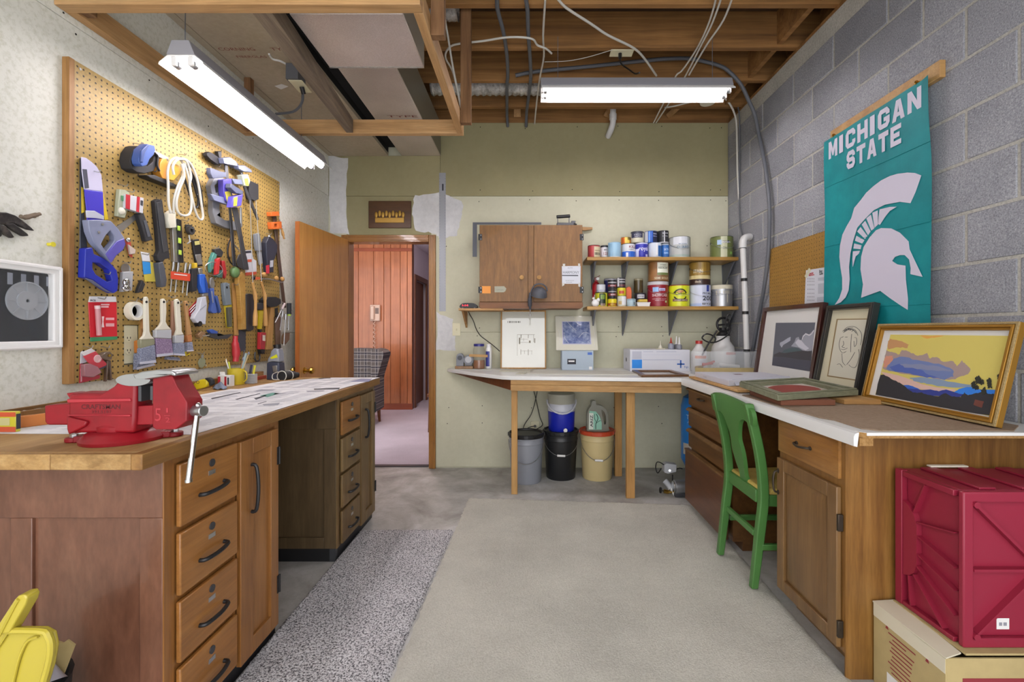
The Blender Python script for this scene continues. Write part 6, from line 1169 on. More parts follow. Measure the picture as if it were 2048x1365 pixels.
def stroke(pts, wd=.0011, m='ink'): build('pencil_line', MB().tube([onplane(x, y, f2(0,0,.0135), n2_) for x, y in J_(pts)], wd, 4, sm=4), m, t)
for pts in ([(740,300),(775,270),(820,265),(860,290),(878,330),(870,400)], [(745,310),(790,285),(830,290),(850,330)], [(755,300),(785,275),(815,275)], [(725,345),(715,390),(720,430),(740,455),(765,445)], [(745,370),(748,395),(735,412),(755,418)], [(730,345),(745,338)], [(758,342),(775,340)], [(728,428),(750,432),(775,420)], [(805,320),(800,380),(798,450)], [(825,345),(840,350),(840,390),(825,410),(822,370)], [(828,450),(800,500),(770,540)], [(855,430),(860,470),(850,520),(830,560),(800,555),(785,540)], [(735,460),(740,520),(760,545)], [(700,540),(720,535),(740,560)]): stroke(pts)
for k in range(5): stroke([(750+14*k,300-8*k+2*k*k),(765+14*k,285-6*k+2*k*k),(790+12*k,282-4*k+3*k*k)], .0016)
f3, n3_, w3, h3 = lean_r(2.17, 1.545, 1.605, CZ+.0045, 1.690, 1.262)
t = thing('framed_painting', 'gold framed sunset landscape painting leaning on the block wall', 'picture', tuple(f3(.5,0))); rframe(t, f3, n3_, w3, h3, [(0,.029,-.0,.022,'goldframe'),(.0,.009,.0222,.028,'goldtex'),(.011,.020,.0222,.032,'goldframe'),(.023,.028,.0222,.025,'goldframe')], None)
sheet_uv(f3, n3_, .045, .955, .06, .94, .010, 'mat_white', 'mat', .002, t)
VIEW['Q'] = (1720, 630, 5.689); Q_ = lambda pts: [q('Q', p) for p in pts]
pt = build('canvas', MB().prism([[onplane(x, y, f3(0,0,.0124), n3_) for x, y in Q_(((348,226),(1715,240),(1480,1153),(175,908)))]], n3_*.0003), 'sky_paint' if 'sky_paint' in DEF else hexm('cdbf62'), t)
def pz(pts, d, c, name): poly(Q_(ragged(pts, 7 if name in ('cloud', 'hillside', 'tree') else 2, 4)), d, hexm(c), name, pt, f3, n3_)
pz([(650,232),(960,240),(850,265),(760,270)], .0127, 'd8a048', 'cloud'); pz([(340,270),(480,300),(560,340),(540,380),(430,370),(320,400),(310,340)], .0127, 'b98a5a', 'cloud'); pz([(300,410),(380,430),(440,455),(480,400),(560,420),(660,470),(760,440),(790,500),(870,475),(940,530),(1060,530),(1100,590),(1160,520),(1200,560),(1260,620),(1230,680),(1160,700),(1050,740),(900,735),(700,700),(500,670),(330,640),(260,620),(270,540)], .0129, 'a08c86', 'cloud'); pz([(270,530),(300,470),(370,470),(380,510),(330,570),(270,600)], .0132, 'c88a72', 'cloud')
pz([(300,620),(380,500),(480,470),(640,520),(900,560),(1060,620),(1060,700),(960,740),(800,700),(560,660),(400,650)], .0132, '6878a8', 'cloud'); pz([(330,600),(450,560),(640,600),(780,680),(900,720),(760,715),(560,670),(400,650)], .0135, '4a5fa6', 'cloud'); pz([(460,560),(700,560),(950,600),(1050,640),(950,640),(700,620),(500,600)], .0138, '7f86a4', 'cloud'); pz([(560,720),(740,710),(1000,760),(1280,800),(1250,830),(1000,830),(760,790),(620,750)], .0132, '7f93ac', 'cloud')
pz([(232,650),(400,680),(560,730),(700,790),(900,830),(1080,850),(1090,870),(900,880),(640,840),(480,790),(300,700)], .0130, 'd2b0a4', 'sky_glow'); pz([(480,800),(560,800),(640,830),(700,860),(620,890),(540,860)], .0135, '2f62c0', 'mountain'); pz([(520,840),(640,845),(700,855),(800,850),(900,870),(980,850),(1080,880),(1200,890),(1240,910),(1100,940),(800,920),(600,890)], .0138, '2c3a8a', 'mountain'); pz([(1070,880),(1130,845),(1200,825),(1290,825),(1350,850),(1548,855),(1535,905),(1250,915),(1140,900)], .0141, '2a7ad8', 'mountain')
pz([(232,682),(290,690),(380,740),(480,790),(540,840),(600,885),(700,885),(800,915),(890,930),(960,890),(1050,930),(1150,935),(1190,880),(1230,920),(1300,900),(1400,880),(1460,895),(1535,905),(1480,1150),(900,1045),(178,905)], .0146, '2c2c30', 'hillside'); pz([(1310,965),(1410,985),(1385,1060),(1290,1025)], .0150, '6a3a30', 'barn')
for x, y, a_, b_ in ((1345,740,34,42),(1295,800,26,40),(1470,760,26,36),(1475,810,24,26),(1390,770,26,26),(1330,830,24,22),(1410,870,30,34)): pz([(x+a_*math.cos(k*.7)*(1+.3*(k % 2)), y+b_*math.sin(k*.7)*(1+.3*(k % 2))) for k in range(9)], .0150, '26281e', 'tree'); 
pz([(1400,900),(1410,820),(1425,820),(1440,900)], .0152, '26281e', 'tree'); pz([(1560,700),(1600,650),(1600,730),(1560,735)], .0150, '26281e', 'tree')
# ---------------- things lying on the right counter
tag(build('pine_offcut', Bx(1.118, 1.52, 2.44, 3.18, CZ+.0045, CZ+.018), 'pine', bev=.002), 'yellow pine board lying under the white flat box', 'board')
t = thing('flat_box', 'white flat cardboard box lying on the pine panel', 'box', (1.37, 2.9, CZ+.0185)); build('box', MB().prism([[(1.142,2.60,CZ+.0185),(1.60,2.78,CZ+.0185),(1.605,3.10,CZ+.0185),(1.146,3.14,CZ+.0185)]], (0,0,.034)), hexm('c9cad4'), t, .002); build('flap', MB().prism([[(1.18,2.595,CZ+.022),(1.60,2.77,CZ+.022),(1.60,2.80,CZ+.0545),(1.18,2.64,CZ+.0545)]], (0,-.004,.001)), hexm('b9bbc6'), t); build('lettering', flat_text('FRAMES', (1.1415, 2.95, CZ+.036), (0,-1,0), (0,0,1), .008, .05), 'ink_pale', t); build('tape', Bx(1.33, 1.38, 2.93, 2.97, CZ+.0526, CZ+.0532), hexm('5a3a3e'), t)
tag(build('book', MB().prism([[(1.118,2.02,CZ+.0045),(1.15,2.37,CZ+.0045),(1.40,2.42,CZ+.0045),(1.36,2.02,CZ+.0045)]], (0,0,.024)), hexm('7a4a34'), bev=.002), 'reddish brown flat book under the grey green frame', 'book')
tag(build('wood_block', MB().prism([[(1.42,2.05,CZ+.0045),(1.60,2.04,CZ+.0045),(1.60,2.18,CZ+.0045),(1.42,2.18,CZ+.0045)]], (0,0,.022)), 'pine', bev=.002), 'pine strip propping the grey green frame', 'wood')
A = [Vector(p) for p in ((1.085,1.985,CZ+.03),(1.118,2.42,CZ+.038),(1.555,2.57,CZ+.042),(1.545,2.135,CZ+.034))]; nz = (A[1]-A[0]).cross(A[3]-A[0]).normalized(); nz = nz if nz.z > 0 else -nz; cc_ = sum(A, Vector())/4
D['frame_grey'] = wood('#6d7058', '#84866c', '#94967c', 'x', 20, .5); t = thing('framed_print', 'grey green picture frame lying tilted on the counter', 'picture', tuple(cc_))
sc_ = lambda k, d: [cc_ + (p - cc_)*k + nz*d for p in A]
build('frame', MB().prism([sc_(1,0), sc_(.74,0)], nz*.026), 'frame_grey', t, .003); build('frame_moulding', MB().prism([sc_(.98,.0262), sc_(.90,.0262)], nz*.006), 'frame_grey', t, .002); build('backing', MB().prism([sc_(.76,.004)], nz*.003), hexm('b4aea2'), t); build('print', MB().prism([sc_(.60,.0072)], nz*.0006), hexm('c2b4ae'), t); build('print_shape', MB().prism([[cc_ + (A[0]-cc_)*(.45*math.cos(a)) + (A[1]-cc_)*(.45*math.sin(a)) + nz*.0082 for a in [2*math.pi*i/20 for i in range(20)]]], nz*.0004), hexm('8c3a30'), t)
# ================================================================ big pegboard on the left wall and the tools on it
XP = -1.770
pb = thing('pegboard', 'big tan pegboard full of hand tools on the left wall', 'pegboard', (XL, 2.5, 1.03))
build('board', MB().prism([[(XP,1.776,1.03),(XP,3.241,1.03),(XP,3.241,2.292),(XP,1.776,2.292)], [(XP,1.995,1.085),(XP,2.075,1.085),(XP,2.075,1.262),(XP,1.995,1.262)]], (-.006,0,0)), 'pegboard', pb)
build('frame_strip', Bx(XL+.0005, XP+.004, 1.752, 1.7755, 1.03, 2.292), 'peg_frame', pb, .002); build('frame_strip', Bx(XL+.0005, XP-.0065, 1.80, 3.235, 2.262, 2.288), 'peg_frame_y', pb); build('frame_strip', Bx(XL+.0005, XP-.0065, 1.80, 3.235, 1.034, 1.060), 'peg_frame_y', pb); build('frame_strip', Bx(XL+.0005, XP-.0065, 3.21, 3.24, 1.0605, 2.2615), 'peg_frame', pb)
build('cutout_trim', Bx(XP-.006, XP+.006, 2.0755, 2.10, 1.08, 1.27), 'peg_frame', pb, .002)
for y, z in ((1.80,2.27),(2.5,2.275),(3.22,2.27),(1.80,1.05),(3.22,1.05),(3.22,1.7),(2.5,1.045)): build('screw', MB().cyl((XP+.0002, y, z), (XP+.002, y, z), .005, n=8), 'steel', pb)
t = thing('wall_outlet', 'ivory wall outlet set in the big pegboard cutout', 'outlet', (XP, 2.03, 1.09)); build('plate', Bx(XL+.0005, XP-.0065, 1.997, 2.073, 1.09, 1.26), 'ivory', t, .002)
for z in (1.20, 1.145): build('socket', MB().cyl((XP-.0063, 2.025, z), (XP-.0045, 2.025, z), .017, n=16), 'ivory', t, .001); build('slot', MB().box(XP-.0044, XP-.0040, 2.016, 2.019, z, z+.009).box(XP-.0044, XP-.0040, 2.031, 2.034, z, z+.009).box(XP-.0044, XP-.0040, 2.023, 2.027, z-.009, z-.005), 'black', t)
def lw(v, pts, d): return [atX(*q(v, p), XP + d) for p in pts]
HOOK = MB
def hook(v, p):
    c = atX(*q(v, p), XP+.02); build('hook', MB().tube([c + Vector((-.0198,0,.004)), c + Vector((-.006,0,.002)), c + Vector((.012,0,-.002)), c + Vector((.018,0,.008))], .002, 6, sm=3), 'steel', pb)
def T(name, label, cat, v, parts, hk=None, group=None, bev=.0025):
    """a tool hung on the pegboard: each part = (part name, material, loops or {'tube':pts,'r':..}, d0, d1)"""
    P_ = []; first = None
    t = None
    for pt_ in parts:
        nm, m, data, d0, d1 = pt_[:5]
        if isinstance(data, dict):
            mb = MB()
            if 'tube' in data: mb.tube(lw(v, data['tube'], (d0+d1)/2), data['r'], data.get('n', 8), data.get('closed', False), data.get('sm', 4))
            elif 'cyl' in data:
                a, b = lw(v, data['cyl'], (d0+d1)/2); mb.cyl(a, b, data['r'], data.get('r1'), 12)
            elif 'disc' in data:
                c = lw(v, [data['disc']], d1)[0]; mb.cyl(c, c - Vector((d1-d0,0,0)), data['r'], n=20)
            elif 'ring' in data:
                c = lw(v, [data['ring']], d0)[0]; r0, r1 = data['r']; w_ = d1-d0; mb.lathe([(r0,0),(r1,0),(r1,w_),(r0,w_),(r0,0)], c, (1,0,0), 28)
            elif 'ball' in data: mb.ball(lw(v, [data['ball']], (d0+d1)/2)[0], *data['r'])
        else:
            loops = [data] if isinstance(data[0], tuple) else data
            mb = MB().prism([lw(v, l, d1) for l in loops], (-(d1-d0), 0, 0))
        P_.append((nm, mb, m, data))
    allv = [p for _, mb, _, _ in P_ for p in mb.v]
    o = Vector((XP, sum(p.y for p in allv)/len(allv), min(p.z for p in allv)))
    t = thing(name, label, cat, tuple(o), group)
    for nm, mb, m, data in P_: build(nm, mb, m, t, bev if not isinstance(data, dict) else 0)
    if hk: hook(v, hk)
    return t
K_ = hexc; Mm = hexm
def rect(x0, y0, x1, y1, sk=0, sx=0): return [(x0, y0), (x1, y0+sk), (x1+sx, y1+sk), (x0+sx, y1)]
T('hand_saw', 'yellow edged hand saw with big blue loop handle at the pegboard edge', 'saw', 'P1', [('blade', K_('3c3f48'), [(84,190),(104,200),(118,640),(145,940),(120,1180),(92,1175),(82,1000)], .0005, .004), ('edge_card', K_('d6b92a'), [(262,400),(318,700),(288,705),(255,480)], .0005, .003), ('edge_card', K_('c9b02e'), [(95,430),(112,440),(122,640),(96,650)], .0042, .0055), ('handle', K_('2230a0'), [[(130,940),(185,930),(200,985),(270,1015),(335,1060),(388,1120),(402,1200),(396,1290),(362,1312),(290,1272),(190,1200),(120,1180)], [(188,1055),(250,1062),(325,1115),(352,1205),(312,1218),(215,1155),(188,1110)]], .006, .034), ('handle_grip', K_('5a5d70'), [(120,1182),(190,1202),(290,1275),(360,1312),(300,1295),(180,1225)], .0345, .040)], (300,1150))
T('hand_saw', 'hand saw in a blue white sleeve with grey and violet handle', 'saw', 'P1', [('sleeve', K_('c9c6e0'), [(95,182),(135,190),(182,225),(226,265),(262,330),(275,470),(120,450),(100,300)], .008, .012), ('sleeve_print', K_('3a2fb4'), [(120,450),(275,470),(285,700),(220,740),(150,840),(140,640)], .008, .0122), ('sleeve_clip', K_('b9bcc8'), [(132,625),(205,628),(283,672),(285,702),(215,690),(138,685)], .0125, .016), ('window', K_('4a4d5c'), [(103,282),(140,285),(158,440),(122,445)], .0122, .0128), ('handle', K_('7f86a0'), [[(150,705),(240,702),(340,712),(395,770),(450,850),(462,905),(440,955),(385,1000),(345,1060),(285,985),(200,890),(165,800)], [(335,790),(368,835),(374,872),(302,968),(258,905),(298,830)]], .014, .040), ('grip', K_('5b55a8'), [(390,880),(450,855),(462,905),(440,955),(385,1000),(345,1060),(300,985)], .0405, .046), ('rivet', 'steel', {'disc': (272,740), 'r': .005}, .0402, .043), ('rivet', 'steel', {'disc': (242,806), 'r': .005}, .0402, .043)], (215,305))
T('parts_bag', 'small clear bag of green and cream anchors beside the red box', 'bag', 'P1', [('bag', K_('a9ae96'), [(412,450),(460,455),(495,480),(478,620),(455,690),(395,672),(402,560)], .0005, .018), ('contents', K_('5c9a6a'), [(425,500),(458,505),(452,550),(428,545)], .0182, .021), ('contents', 'offwhite', {'ball': (425,630), 'r': (.012,.014,.016)}, .016, .022)], (445,420))
T('hanging_box', 'red and grey striped small box hung above the try square', 'box', 'P1', [('box', K_('c3c5cc'), [(462,490),(612,522),(606,652),(460,608)], .006, .030), ('stripe', K_('b01f30'), [(462,490),(500,498),(496,620),(460,608)], .0302, .031), ('stripe', K_('b01f30'), [(555,510),(580,515),(572,642),(548,634)], .0302, .031), ('window', K_('34363e'), [(585,540),(606,545),(602,590),(584,580)], .0302, .031)], (500,470))
T('try_square', 'steel try square with black handle on the pegboard', 'square', 'P1', [('blade', 'steel', [(380,762),(545,652),(568,680),(420,812)], .0005, .003), ('handle', 'blackmatte', [(562,655),(608,640),(645,740),(685,868),(630,885),(600,770)], .0005, .022), ('handle_inset', 'dgrey', [(610,710),(632,705),(668,840),(645,848)], .0222, .024)])
T('surform_rasp', 'long black rasp plane standing upright in the pegboard middle', 'rasp', 'P1', [('body', 'blackmatte', [(703,548),(735,530),(765,540),(800,820),(828,1020),(785,1030),(765,1060),(730,1040),(722,1000),(742,960),(730,800)], .0005, .022), ('blade', 'iron', [(715,560),(757,552),(812,960),(775,975)], .0222, .025), ('handle', 'dgrey', [(735,1062),(770,1050),(785,1100),(802,1200),(795,1255),(762,1262),(750,1180)], .0005, .030)])
T('extension_cord', 'coiled white extension cord with blocky plug on the pegboard', 'cord', 'P1', [('loop', 'cable_white', {'tube': [(835,650),(815,560),(812,420),(808,300),(835,215),(890,190),(935,240),(935,330),(890,430),(860,540),(858,650)], 'r': .0055}, .052, .06), ('loop', 'cable_white', {'tube': [(860,330),(850,260),(890,205),(960,215),(1000,330),(990,420),(1005,560),(990,650),(940,668),(895,640),(880,560),(905,450),(945,340),(920,240)], 'r': .0055}, .064, .072), ('loop', 'cable_white', {'tube': [(905,195),(960,205),(1015,270),(1060,400),(1085,560),(1100,680),(1075,700),(1040,640),(1005,500),(975,330),(945,230)], 'r': .0055}, .054, .064), ('plug', 'offwhite', [(818,650),(850,625),(878,640),(876,690),(885,765),(830,772),(812,700)], .006, .032)], (935,165))
T('extension_cord', 'bundle of black cord hanging behind the white extension cord', 'cord', 'P1', [('loop', 'black', {'tube': [(960,250),(1000,300),(1040,400),(1060,560),(1040,600),(1000,520),(960,400),(940,300),(960,250)], 'r': .005}, .006, .016), ('loop', 'black', {'tube': [(985,240),(1040,320),(1085,470),(1095,600),(1070,560),(1030,430),(1000,330)], 'r': .005}, .008, .016)])
T('palm_sander', 'blue and black rounded power tool at the top of the pegboard', 'power tool', 'P1', [('body', 'blackmatte', [(498,220),(510,150),(545,100),(580,90),(600,130),(590,200),(640,260),(690,220),(700,160),(728,180),(720,250),(690,300),(620,320),(560,310),(515,280)], .0005, .05), ('housing', K_('35569c'), [(570,200),(590,120),(640,75),(700,90),(708,130),(690,170),(660,200),(640,250),(600,262),(578,240)], .0505, .085), ('grip', K_('2a4580'), [(590,130),(640,80),(660,85),(620,150),(605,230),(585,225)], .0855, .092), ('cord', 'black', {'tube': [(700,150),(725,180),(720,250),(740,300)], 'r': .005}, .05, .06)], (560,75))
T('block_plane', 'orange handled wood plane with dark iron sole on the pegboard', 'plane', 'P1', [('sole', 'black', [(640,335),(700,330),(900,420),(905,450),(660,355)], .0005, .05), ('knob', K_('c98a2e'), [(745,235),(765,200),(800,195),(815,260),(810,370),(765,360),(742,300)], .006, .045), ('tote', K_('d1a23c'), [(815,270),(870,240),(930,270),(915,320),(860,380),(820,370)], .006, .04), ('iron', 'steel', [(700,130),(820,190),(815,215),(705,170)], .006, .03)], (690,300))
# quick clamps
def qclamp(label, v, bar_, head, jaw, trig, tagp, mj, mh, d, hk=None, cat='clamp'): return T('bar_clamp', label, cat, v, [('bar', 'iron', bar_, d, d+.007), ('head', mh, head, d+.0002, d+.03), ('jaw', mj, jaw, d+.0002, d+.032), ('trigger', mh, trig, d+.0002, d+.024), ('tag', K_('d8cf4a'), tagp, d+.0325, d+.034)], hk)
qclamp('long dark bar clamp with violet jaws hanging in front of the grey clamp', 'P2', [(288,180),(312,180),(345,560),(385,1045),(360,1045),(325,560)], [(275,150),(330,142),(385,180),(390,215),(330,205),(285,195)], [(275,330),(345,320),(350,440),(352,520),(320,525),(295,500),(280,430)], [(170,445),(300,480),(350,510),(350,550),(200,500)], [(290,430),(335,420),(350,505),(310,520)], K_('4f45a0'), K_('6f7690'), .034, (230,215))
qclamp('second bar clamp with violet pad and long dark bar beside it', 'P2', [(352,560),(395,555),(438,800),(488,1075),(450,1075),(405,800)], [(340,360),(440,425),(440,452),(380,440),(335,395)], [(360,470),(440,450),(425,545),(345,560)], [(170,230),(255,262),(300,268),(300,310),(190,320),(172,280)], [(365,480),(395,470),(388,545),(360,550)], K_('5a4fae'), K_('565c72'), .070)
qclamp('grey bar clamp with thin tilted bar near the black pad', 'P2', [(405,215),(425,210),(470,400),(575,660),(560,668),(455,420)], [(400,212),(450,210),(510,250),(515,270),(450,262),(405,240)], [(430,290),(480,285),(500,340),(485,385),(450,380)], [(350,320),(430,330),(445,370),(370,365)], [(450,320),(480,318),(488,380),(462,375)], K_('a9b0a0'), K_('6f7690'), .030)
T('spring_clamp', 'black handled grey clamp tilted at the top of the pegboard', 'clamp', 'P2', [('handle', 'blackmatte', [(140,110),(160,98),(190,110),(270,165),(280,195),(235,205),(170,160),(142,130)], .010, .034), ('handle', 'black', [(232,95),(262,92),(262,150),(245,160)], .010, .03), ('arm', K_('6a7088'), [(285,150),(340,160),(395,195),(405,225),(380,235),(345,200),(290,185)], .0005, .028), ('arm', K_('565b70'), [(180,255),(290,275),(300,310),(210,320),(165,260)], .0005, .026)])
T('c_clamp', 'big grey cast c clamp behind the violet bar clamps', 'clamp', 'P2', [('frame', K_('7b7d82'), [[(170,380),(200,320),(260,300),(290,330),(290,470),(250,500),(245,560),(255,640),(300,670),(330,665),(425,690),(425,740),(380,750),(290,725),(215,690),(190,600),(190,480)], [(205,375),(250,345),(258,380),(240,430),(215,440)]], .0005, .030), ('screw', 'steel', {'cyl': [(415,560), (420,720)], 'r': .009}, .012, .024)])
T('charger_pad', 'black square block hung by the far top of the pegboard', 'block', 'P2', [('pad', 'blackmatte', [(495,335),(568,368),(570,490),(540,505),(500,490),(488,420)], .0005, .03)])
for lab, a, b, h0, h1 in (('thin steel rod with pale wood handle nearer the brush', (497,500), (520,1180), (515,1180), (545,1540)), ('thin steel rod with pale wood handle nearer the mallet', (545,505), (592,1172), (585,1172), (632,1540))):
    T('rod_tool', lab, 'rod', 'P2', [('rod', 'steel', {'cyl': [a, b], 'r': .0022}, .064, .070), ('handle', 'pine_z', {'tube': [((h0[0]+b[0])/2, h0[1]), ((h0[0]+h1[0])/2+8, (h0[1]+h1[1])/2-80), ((h0[0]+h1[0])/2+12, (h0[1]+h1[1])/2), (h1[0]-6, h1[1])], 'r': [.008,.012,.009,.014], 'n': 10}, .06, .074)])
T('pipe_clamp', 'orange pipe clamp with long brown bar at the pegboard end', 'clamp', 'P2', [('bar', K_('4c3b30'), [(690,630),(715,630),(750,980),(798,1390),(775,1390),(728,980)], .006, .014), ('fixed_jaw', K_('c8652a'), [(672,598),(735,592),(742,628),(675,633)], .0005, .034), ('sliding_jaw', K_('c8652a'), [[(678,682),(758,675),(762,735),(685,740)], [(700,695),(725,693),(725,720),(702,722)]], .0005, .034), ('screw', 'steel', {'cyl': [(735,645), (762,720)], 'r': .004}, .018, .026), ('handle', 'pine_z', {'tube': [(758,735),(768,775),(778,820)], 'r': [.008,.010,.006], 'n': 10}, .016, .028)])
T('torpedo_level', 'silver and black torpedo level with green vials on the pegboard', 'level', 'P1', [('body', 'steel', [(845,680),(920,705),(942,1060),(862,1050)], .0005, .018), ('edge', 'black', [(888,692),(922,705),(942,1060),(905,1055)], .0182, .022), ('vial', K_('b4d24a'), rect(892,750,915,790,6), .0222, .026), ('vial', K_('b4d24a'), rect(898,850,922,895,6), .0222, .026), ('vial', K_('b4d24a'), rect(902,950,925,990,6), .0222, .026)])
T('screwdriver_set', 'red carded set of slim screwdrivers under the level', 'screwdrivers', 'P1', [('card', K_('c8452c'), [(836,1128),(1002,1150),(994,1212),(835,1190)], .016, .018), ('card_print', 'white', rect(862,1148,970,1156,12), .0182, .0186)] + [p_ for k, (x, y0, y1) in enumerate(((840,1050,1300),(880,1055,1305),(940,1070,1310),(975,1080,1330))) for p_ in (('screwdriver', 'steel', {'cyl': [(x+14, y0), (x-10, y1)], 'r': .0032}, .004, .012), ('driver_handle', 'steel', {'cyl': [(x+20, y0-10), (x+10, y0+70)], 'r': .006}, .004, .012))])
T('scraper_card', 'blue and yellow carded scraper blade with black grip', 'scraper', 'P1', [('card', K_('d2d4d8'), [(585,965),(655,978),(665,1050),(600,1045)], .0005, .003), ('card_print', K_('2f86c8'), [(600,1045),(665,1055),(672,1150),(610,1155)], .0005, .0032), ('card_print', K_('c8b84a'), [(665,1050),(712,1062),(722,1215),(620,1215),(612,1155),(672,1150)], .0005, .0028), ('grip', 'blackmatte', [(600,1200),(625,1235),(600,1300),(560,1310),(575,1260)], .004, .02)], (625,990))
T('blister_pack', 'red blister pack with chrome fitting below the blue saw handle', 'packet', 'P1', [('card', K_('a8242e'), [(425,1110),(470,1075),(495,1100),(500,1130),(440,1290),(418,1285)], .0005, .003), ('blister', K_('a5a8ac'), [(440,1135),(525,1130),(515,1290),(430,1300)], .0032, .018), ('fitting', 'chrome', {'ball': (465,1225), 'r': (.010,.016,.02)}, .018, .026), ('fitting', 'chrome', {'ball': (465,1270), 'r': (.010,.02,.014)}, .018, .026), ('ring', 'steel', {'ring': (460,1110), 'r': (.022,.024)}, .005, .007)], (470,1060))
T('blister_pack', 'small red and clear blister pack above the blue saw handle', 'packet', 'P1', [('card', K_('b8483c'), [(452,865),(480,850),(505,890),(520,1020),(490,1000),(470,930)], .0005, .003), ('blister', K_('c2b4ac'), [(485,905),(545,950),(540,985),(500,990)], .0032, .012), ('fitting', 'chrome', {'ball': (480,870), 'r': (.008,.012,.010)}, .006, .014)])
T('utility_knife', 'black and yellow packaged blade with dark ribbed handle', 'knife', 'P2', [('sleeve', 'black', [(22,830),(75,820),(95,880),(105,1045),(60,1050),(35,920)], .0005, .012), ('sleeve_print', K_('b9b06a'), [(38,840),(78,835),(82,865),(42,872)], .0122, .013), ('blade', 'steel', [(45,950),(90,945),(105,1030),(65,1035)], .0122, .014), ('handle', 'blackmatte', [(22,1070),(65,1060),(62,1150),(58,1250),(25,1258),(18,1160)], .0005, .028), ('handle_tip', K_('c9a92a'), [(40,1020),(62,1018),(62,1060),(40,1065)], .0005, .02)], (5,730))
T('snap_ring_tool', 'coil of dark wire and small rings hung beside the level', 'ring', 'P1', [('coil', 'iron', {'ring': (980,790), 'r': (.010,.022)}, .006, .024), ('strap', 'black', [(955,740),(1010,745),(1005,800),(960,800)], .0005, .006), ('clip', 'steel', {'tube': [(985,830),(990,880),(970,900),(1000,880)], 'r': .003}, .01, .02)], (955,710))
T('putty_knife', 'blue handled putty knife with steel blade pointing down', 'putty knife', 'P4', [('handle', K_('2b5fc0'), [(205,155),(262,150),(290,240),(300,345),(245,350),(215,260)], .0005, .026), ('ferrule', 'steel', [(245,352),(300,347),(298,378),(240,380)], .004, .022), ('grip', K_('1d3f8c'), [(265,180),(290,240),(300,340),(280,340)], .0262, .030), ('shank', 'steel', [(195,90),(235,85),(240,152),(205,156)], .004, .02)])
T('pliers', 'red and green handled pliers cluster with wire coils', 'pliers', 'P2', [('jaw', 'iron', [(205,905),(250,895),(280,930),(265,970),(225,960)], .0005, .02), ('handle', K_('4a8a80'), [(200,930),(225,950),(200,1040),(175,1100),(168,1020)], .004, .022), ('handle', K_('b82a2c'), [(225,985),(252,975),(240,1110),(215,1118)], .0225, .038), ('handle', K_('a8242a'), [(265,1000),(290,1000),(305,1100),(295,1148),(275,1100)], .004, .022), ('wire', 'steel', {'tube': [(130,1040),(180,1010),(240,1030),(270,1080),(230,1120),(160,1110),(125,1060),(150,1020),(220,1015),(265,1060)], 'r': .0016}, .026, .034), ('grip', K_('3f6a62'), [(205,1070),(275,1080),(270,1140),(225,1135)], .004, .024)], (215,890))
T('scrub_brush', 'round green bristled brush with hooped wire handle', 'brush', 'P2', [('hoop', 'black', {'tube': [(345,790),(320,860),(312,940),(340,1020),(400,1050),(440,1050)], 'r': .004}, .008, .016), ('bristles', K_('5a7a4a'), {'ball': (372,1095), 'r': (.022,.034,.034)}, .02, .03), ('handle', 'pine_z', [(330,820),(350,810),(358,960),(335,970)], .0005, .014)])
T('trowel', 'dark steel trowel blade with thin shank on the pegboard', 'trowel', 'P2', [('blade', 'iron', [(385,1000),(405,950),(440,930),(470,965),(488,1065),(445,1075),(400,1050)], .016, .019), ('shank', 'steel', {'tube': [(350,850),(380,880),(415,930)], 'r': .004}, .014, .02)])
T('blade_pack', 'orange and white carded blade pack behind the wooden rods', 'packet', 'P2', [('card', K_('c4c6cc'), [(445,915),(510,910),(525,985),(550,1000),(552,1095),(460,1105)], .0005, .003), ('card_print', K_('c8583a'), [(475,990),(512,988),(515,1010),(478,1012)], .0032, .0036), ('card_print', K_('b4482c'), [(460,1098),(552,1090),(552,1112),(460,1125)], .0005, .0034), ('card_print', K_('2c2f3a'), [(452,920),(505,916),(508,935),(456,940)], .0032, .0036)])
T('clip_tool', 'grey pistol grip tool clipped on the far wooden rod', 'file', 'P2', [('grip', K_('7a8088'), [(545,780),(575,770),(592,860),(595,915),(560,920),(548,860)], .006, .026), ('bristle', K_('8a8d90'), [(562,922),(592,918),(602,1020),(582,1035)], .006, .018)])
T('tool_pouch', 'dark plastic wrapped tool with red tip near the pipe clamp', 'tool', 'P2', [('pouch', K_('2b2f3c'), [(632,850),(655,800),(690,820),(725,870),(718,940),(695,1000),(692,1095),(650,1100),(635,960)], .0005, .035), ('tip', K_('b82a3a'), [(630,1040),(658,1035),(658,1105),(632,1108)], .0352, .038), ('label', K_('b9bcc4'), [(665,1000),(690,995),(688,1050),(662,1055)], .0352, .0362), ('ferrule', 'steel', {'ball': (655,805), 'r': (.01,.012,.016)}, .01, .02)], (655,780))
T('bow_saw', 'small bow saw with round wooden ends and orange grip', 'saw', 'P4', [('frame', 'steel', {'tube': [(770,190),(860,200),(950,205),(1060,235),(1085,225)], 'r': .0045}, .044, .052), ('grip', K_('c8562c'), [(775,178),(840,180),(850,205),(790,212)], .040, .056), ('grip', 'black', {'ball': (772,190), 'r': (.010,.014,.014)}, .044, .052), ('knob', 'pine_z', {'ball': (885,155), 'r': (.014,.028,.016)}, .012, .03), ('knob', 'pine_z', {'ball': (1015,195), 'r': (.013,.02,.016)}, .040, .056), ('knob', 'pine_z', {'ball': (1075,202), 'r': (.013,.02,.016)}, .040, .056), ('blade', 'iron', [(860,190),(1060,215),(1060,225),(860,202)], .047, .049)])
T('rubber_mallet', 'black rubber mallet with pale wooden handle hanging head up', 'mallet', 'P4', [('head', 'blackmatte', [(900,420),(935,392),(1010,390),(1060,415),(1062,460),(1020,490),(945,498),(905,470)], .004, .052), ('handle', 'pine_z', [(950,500),(992,498),(985,700),(965,945),(915,945),(935,720)], .014, .040)])
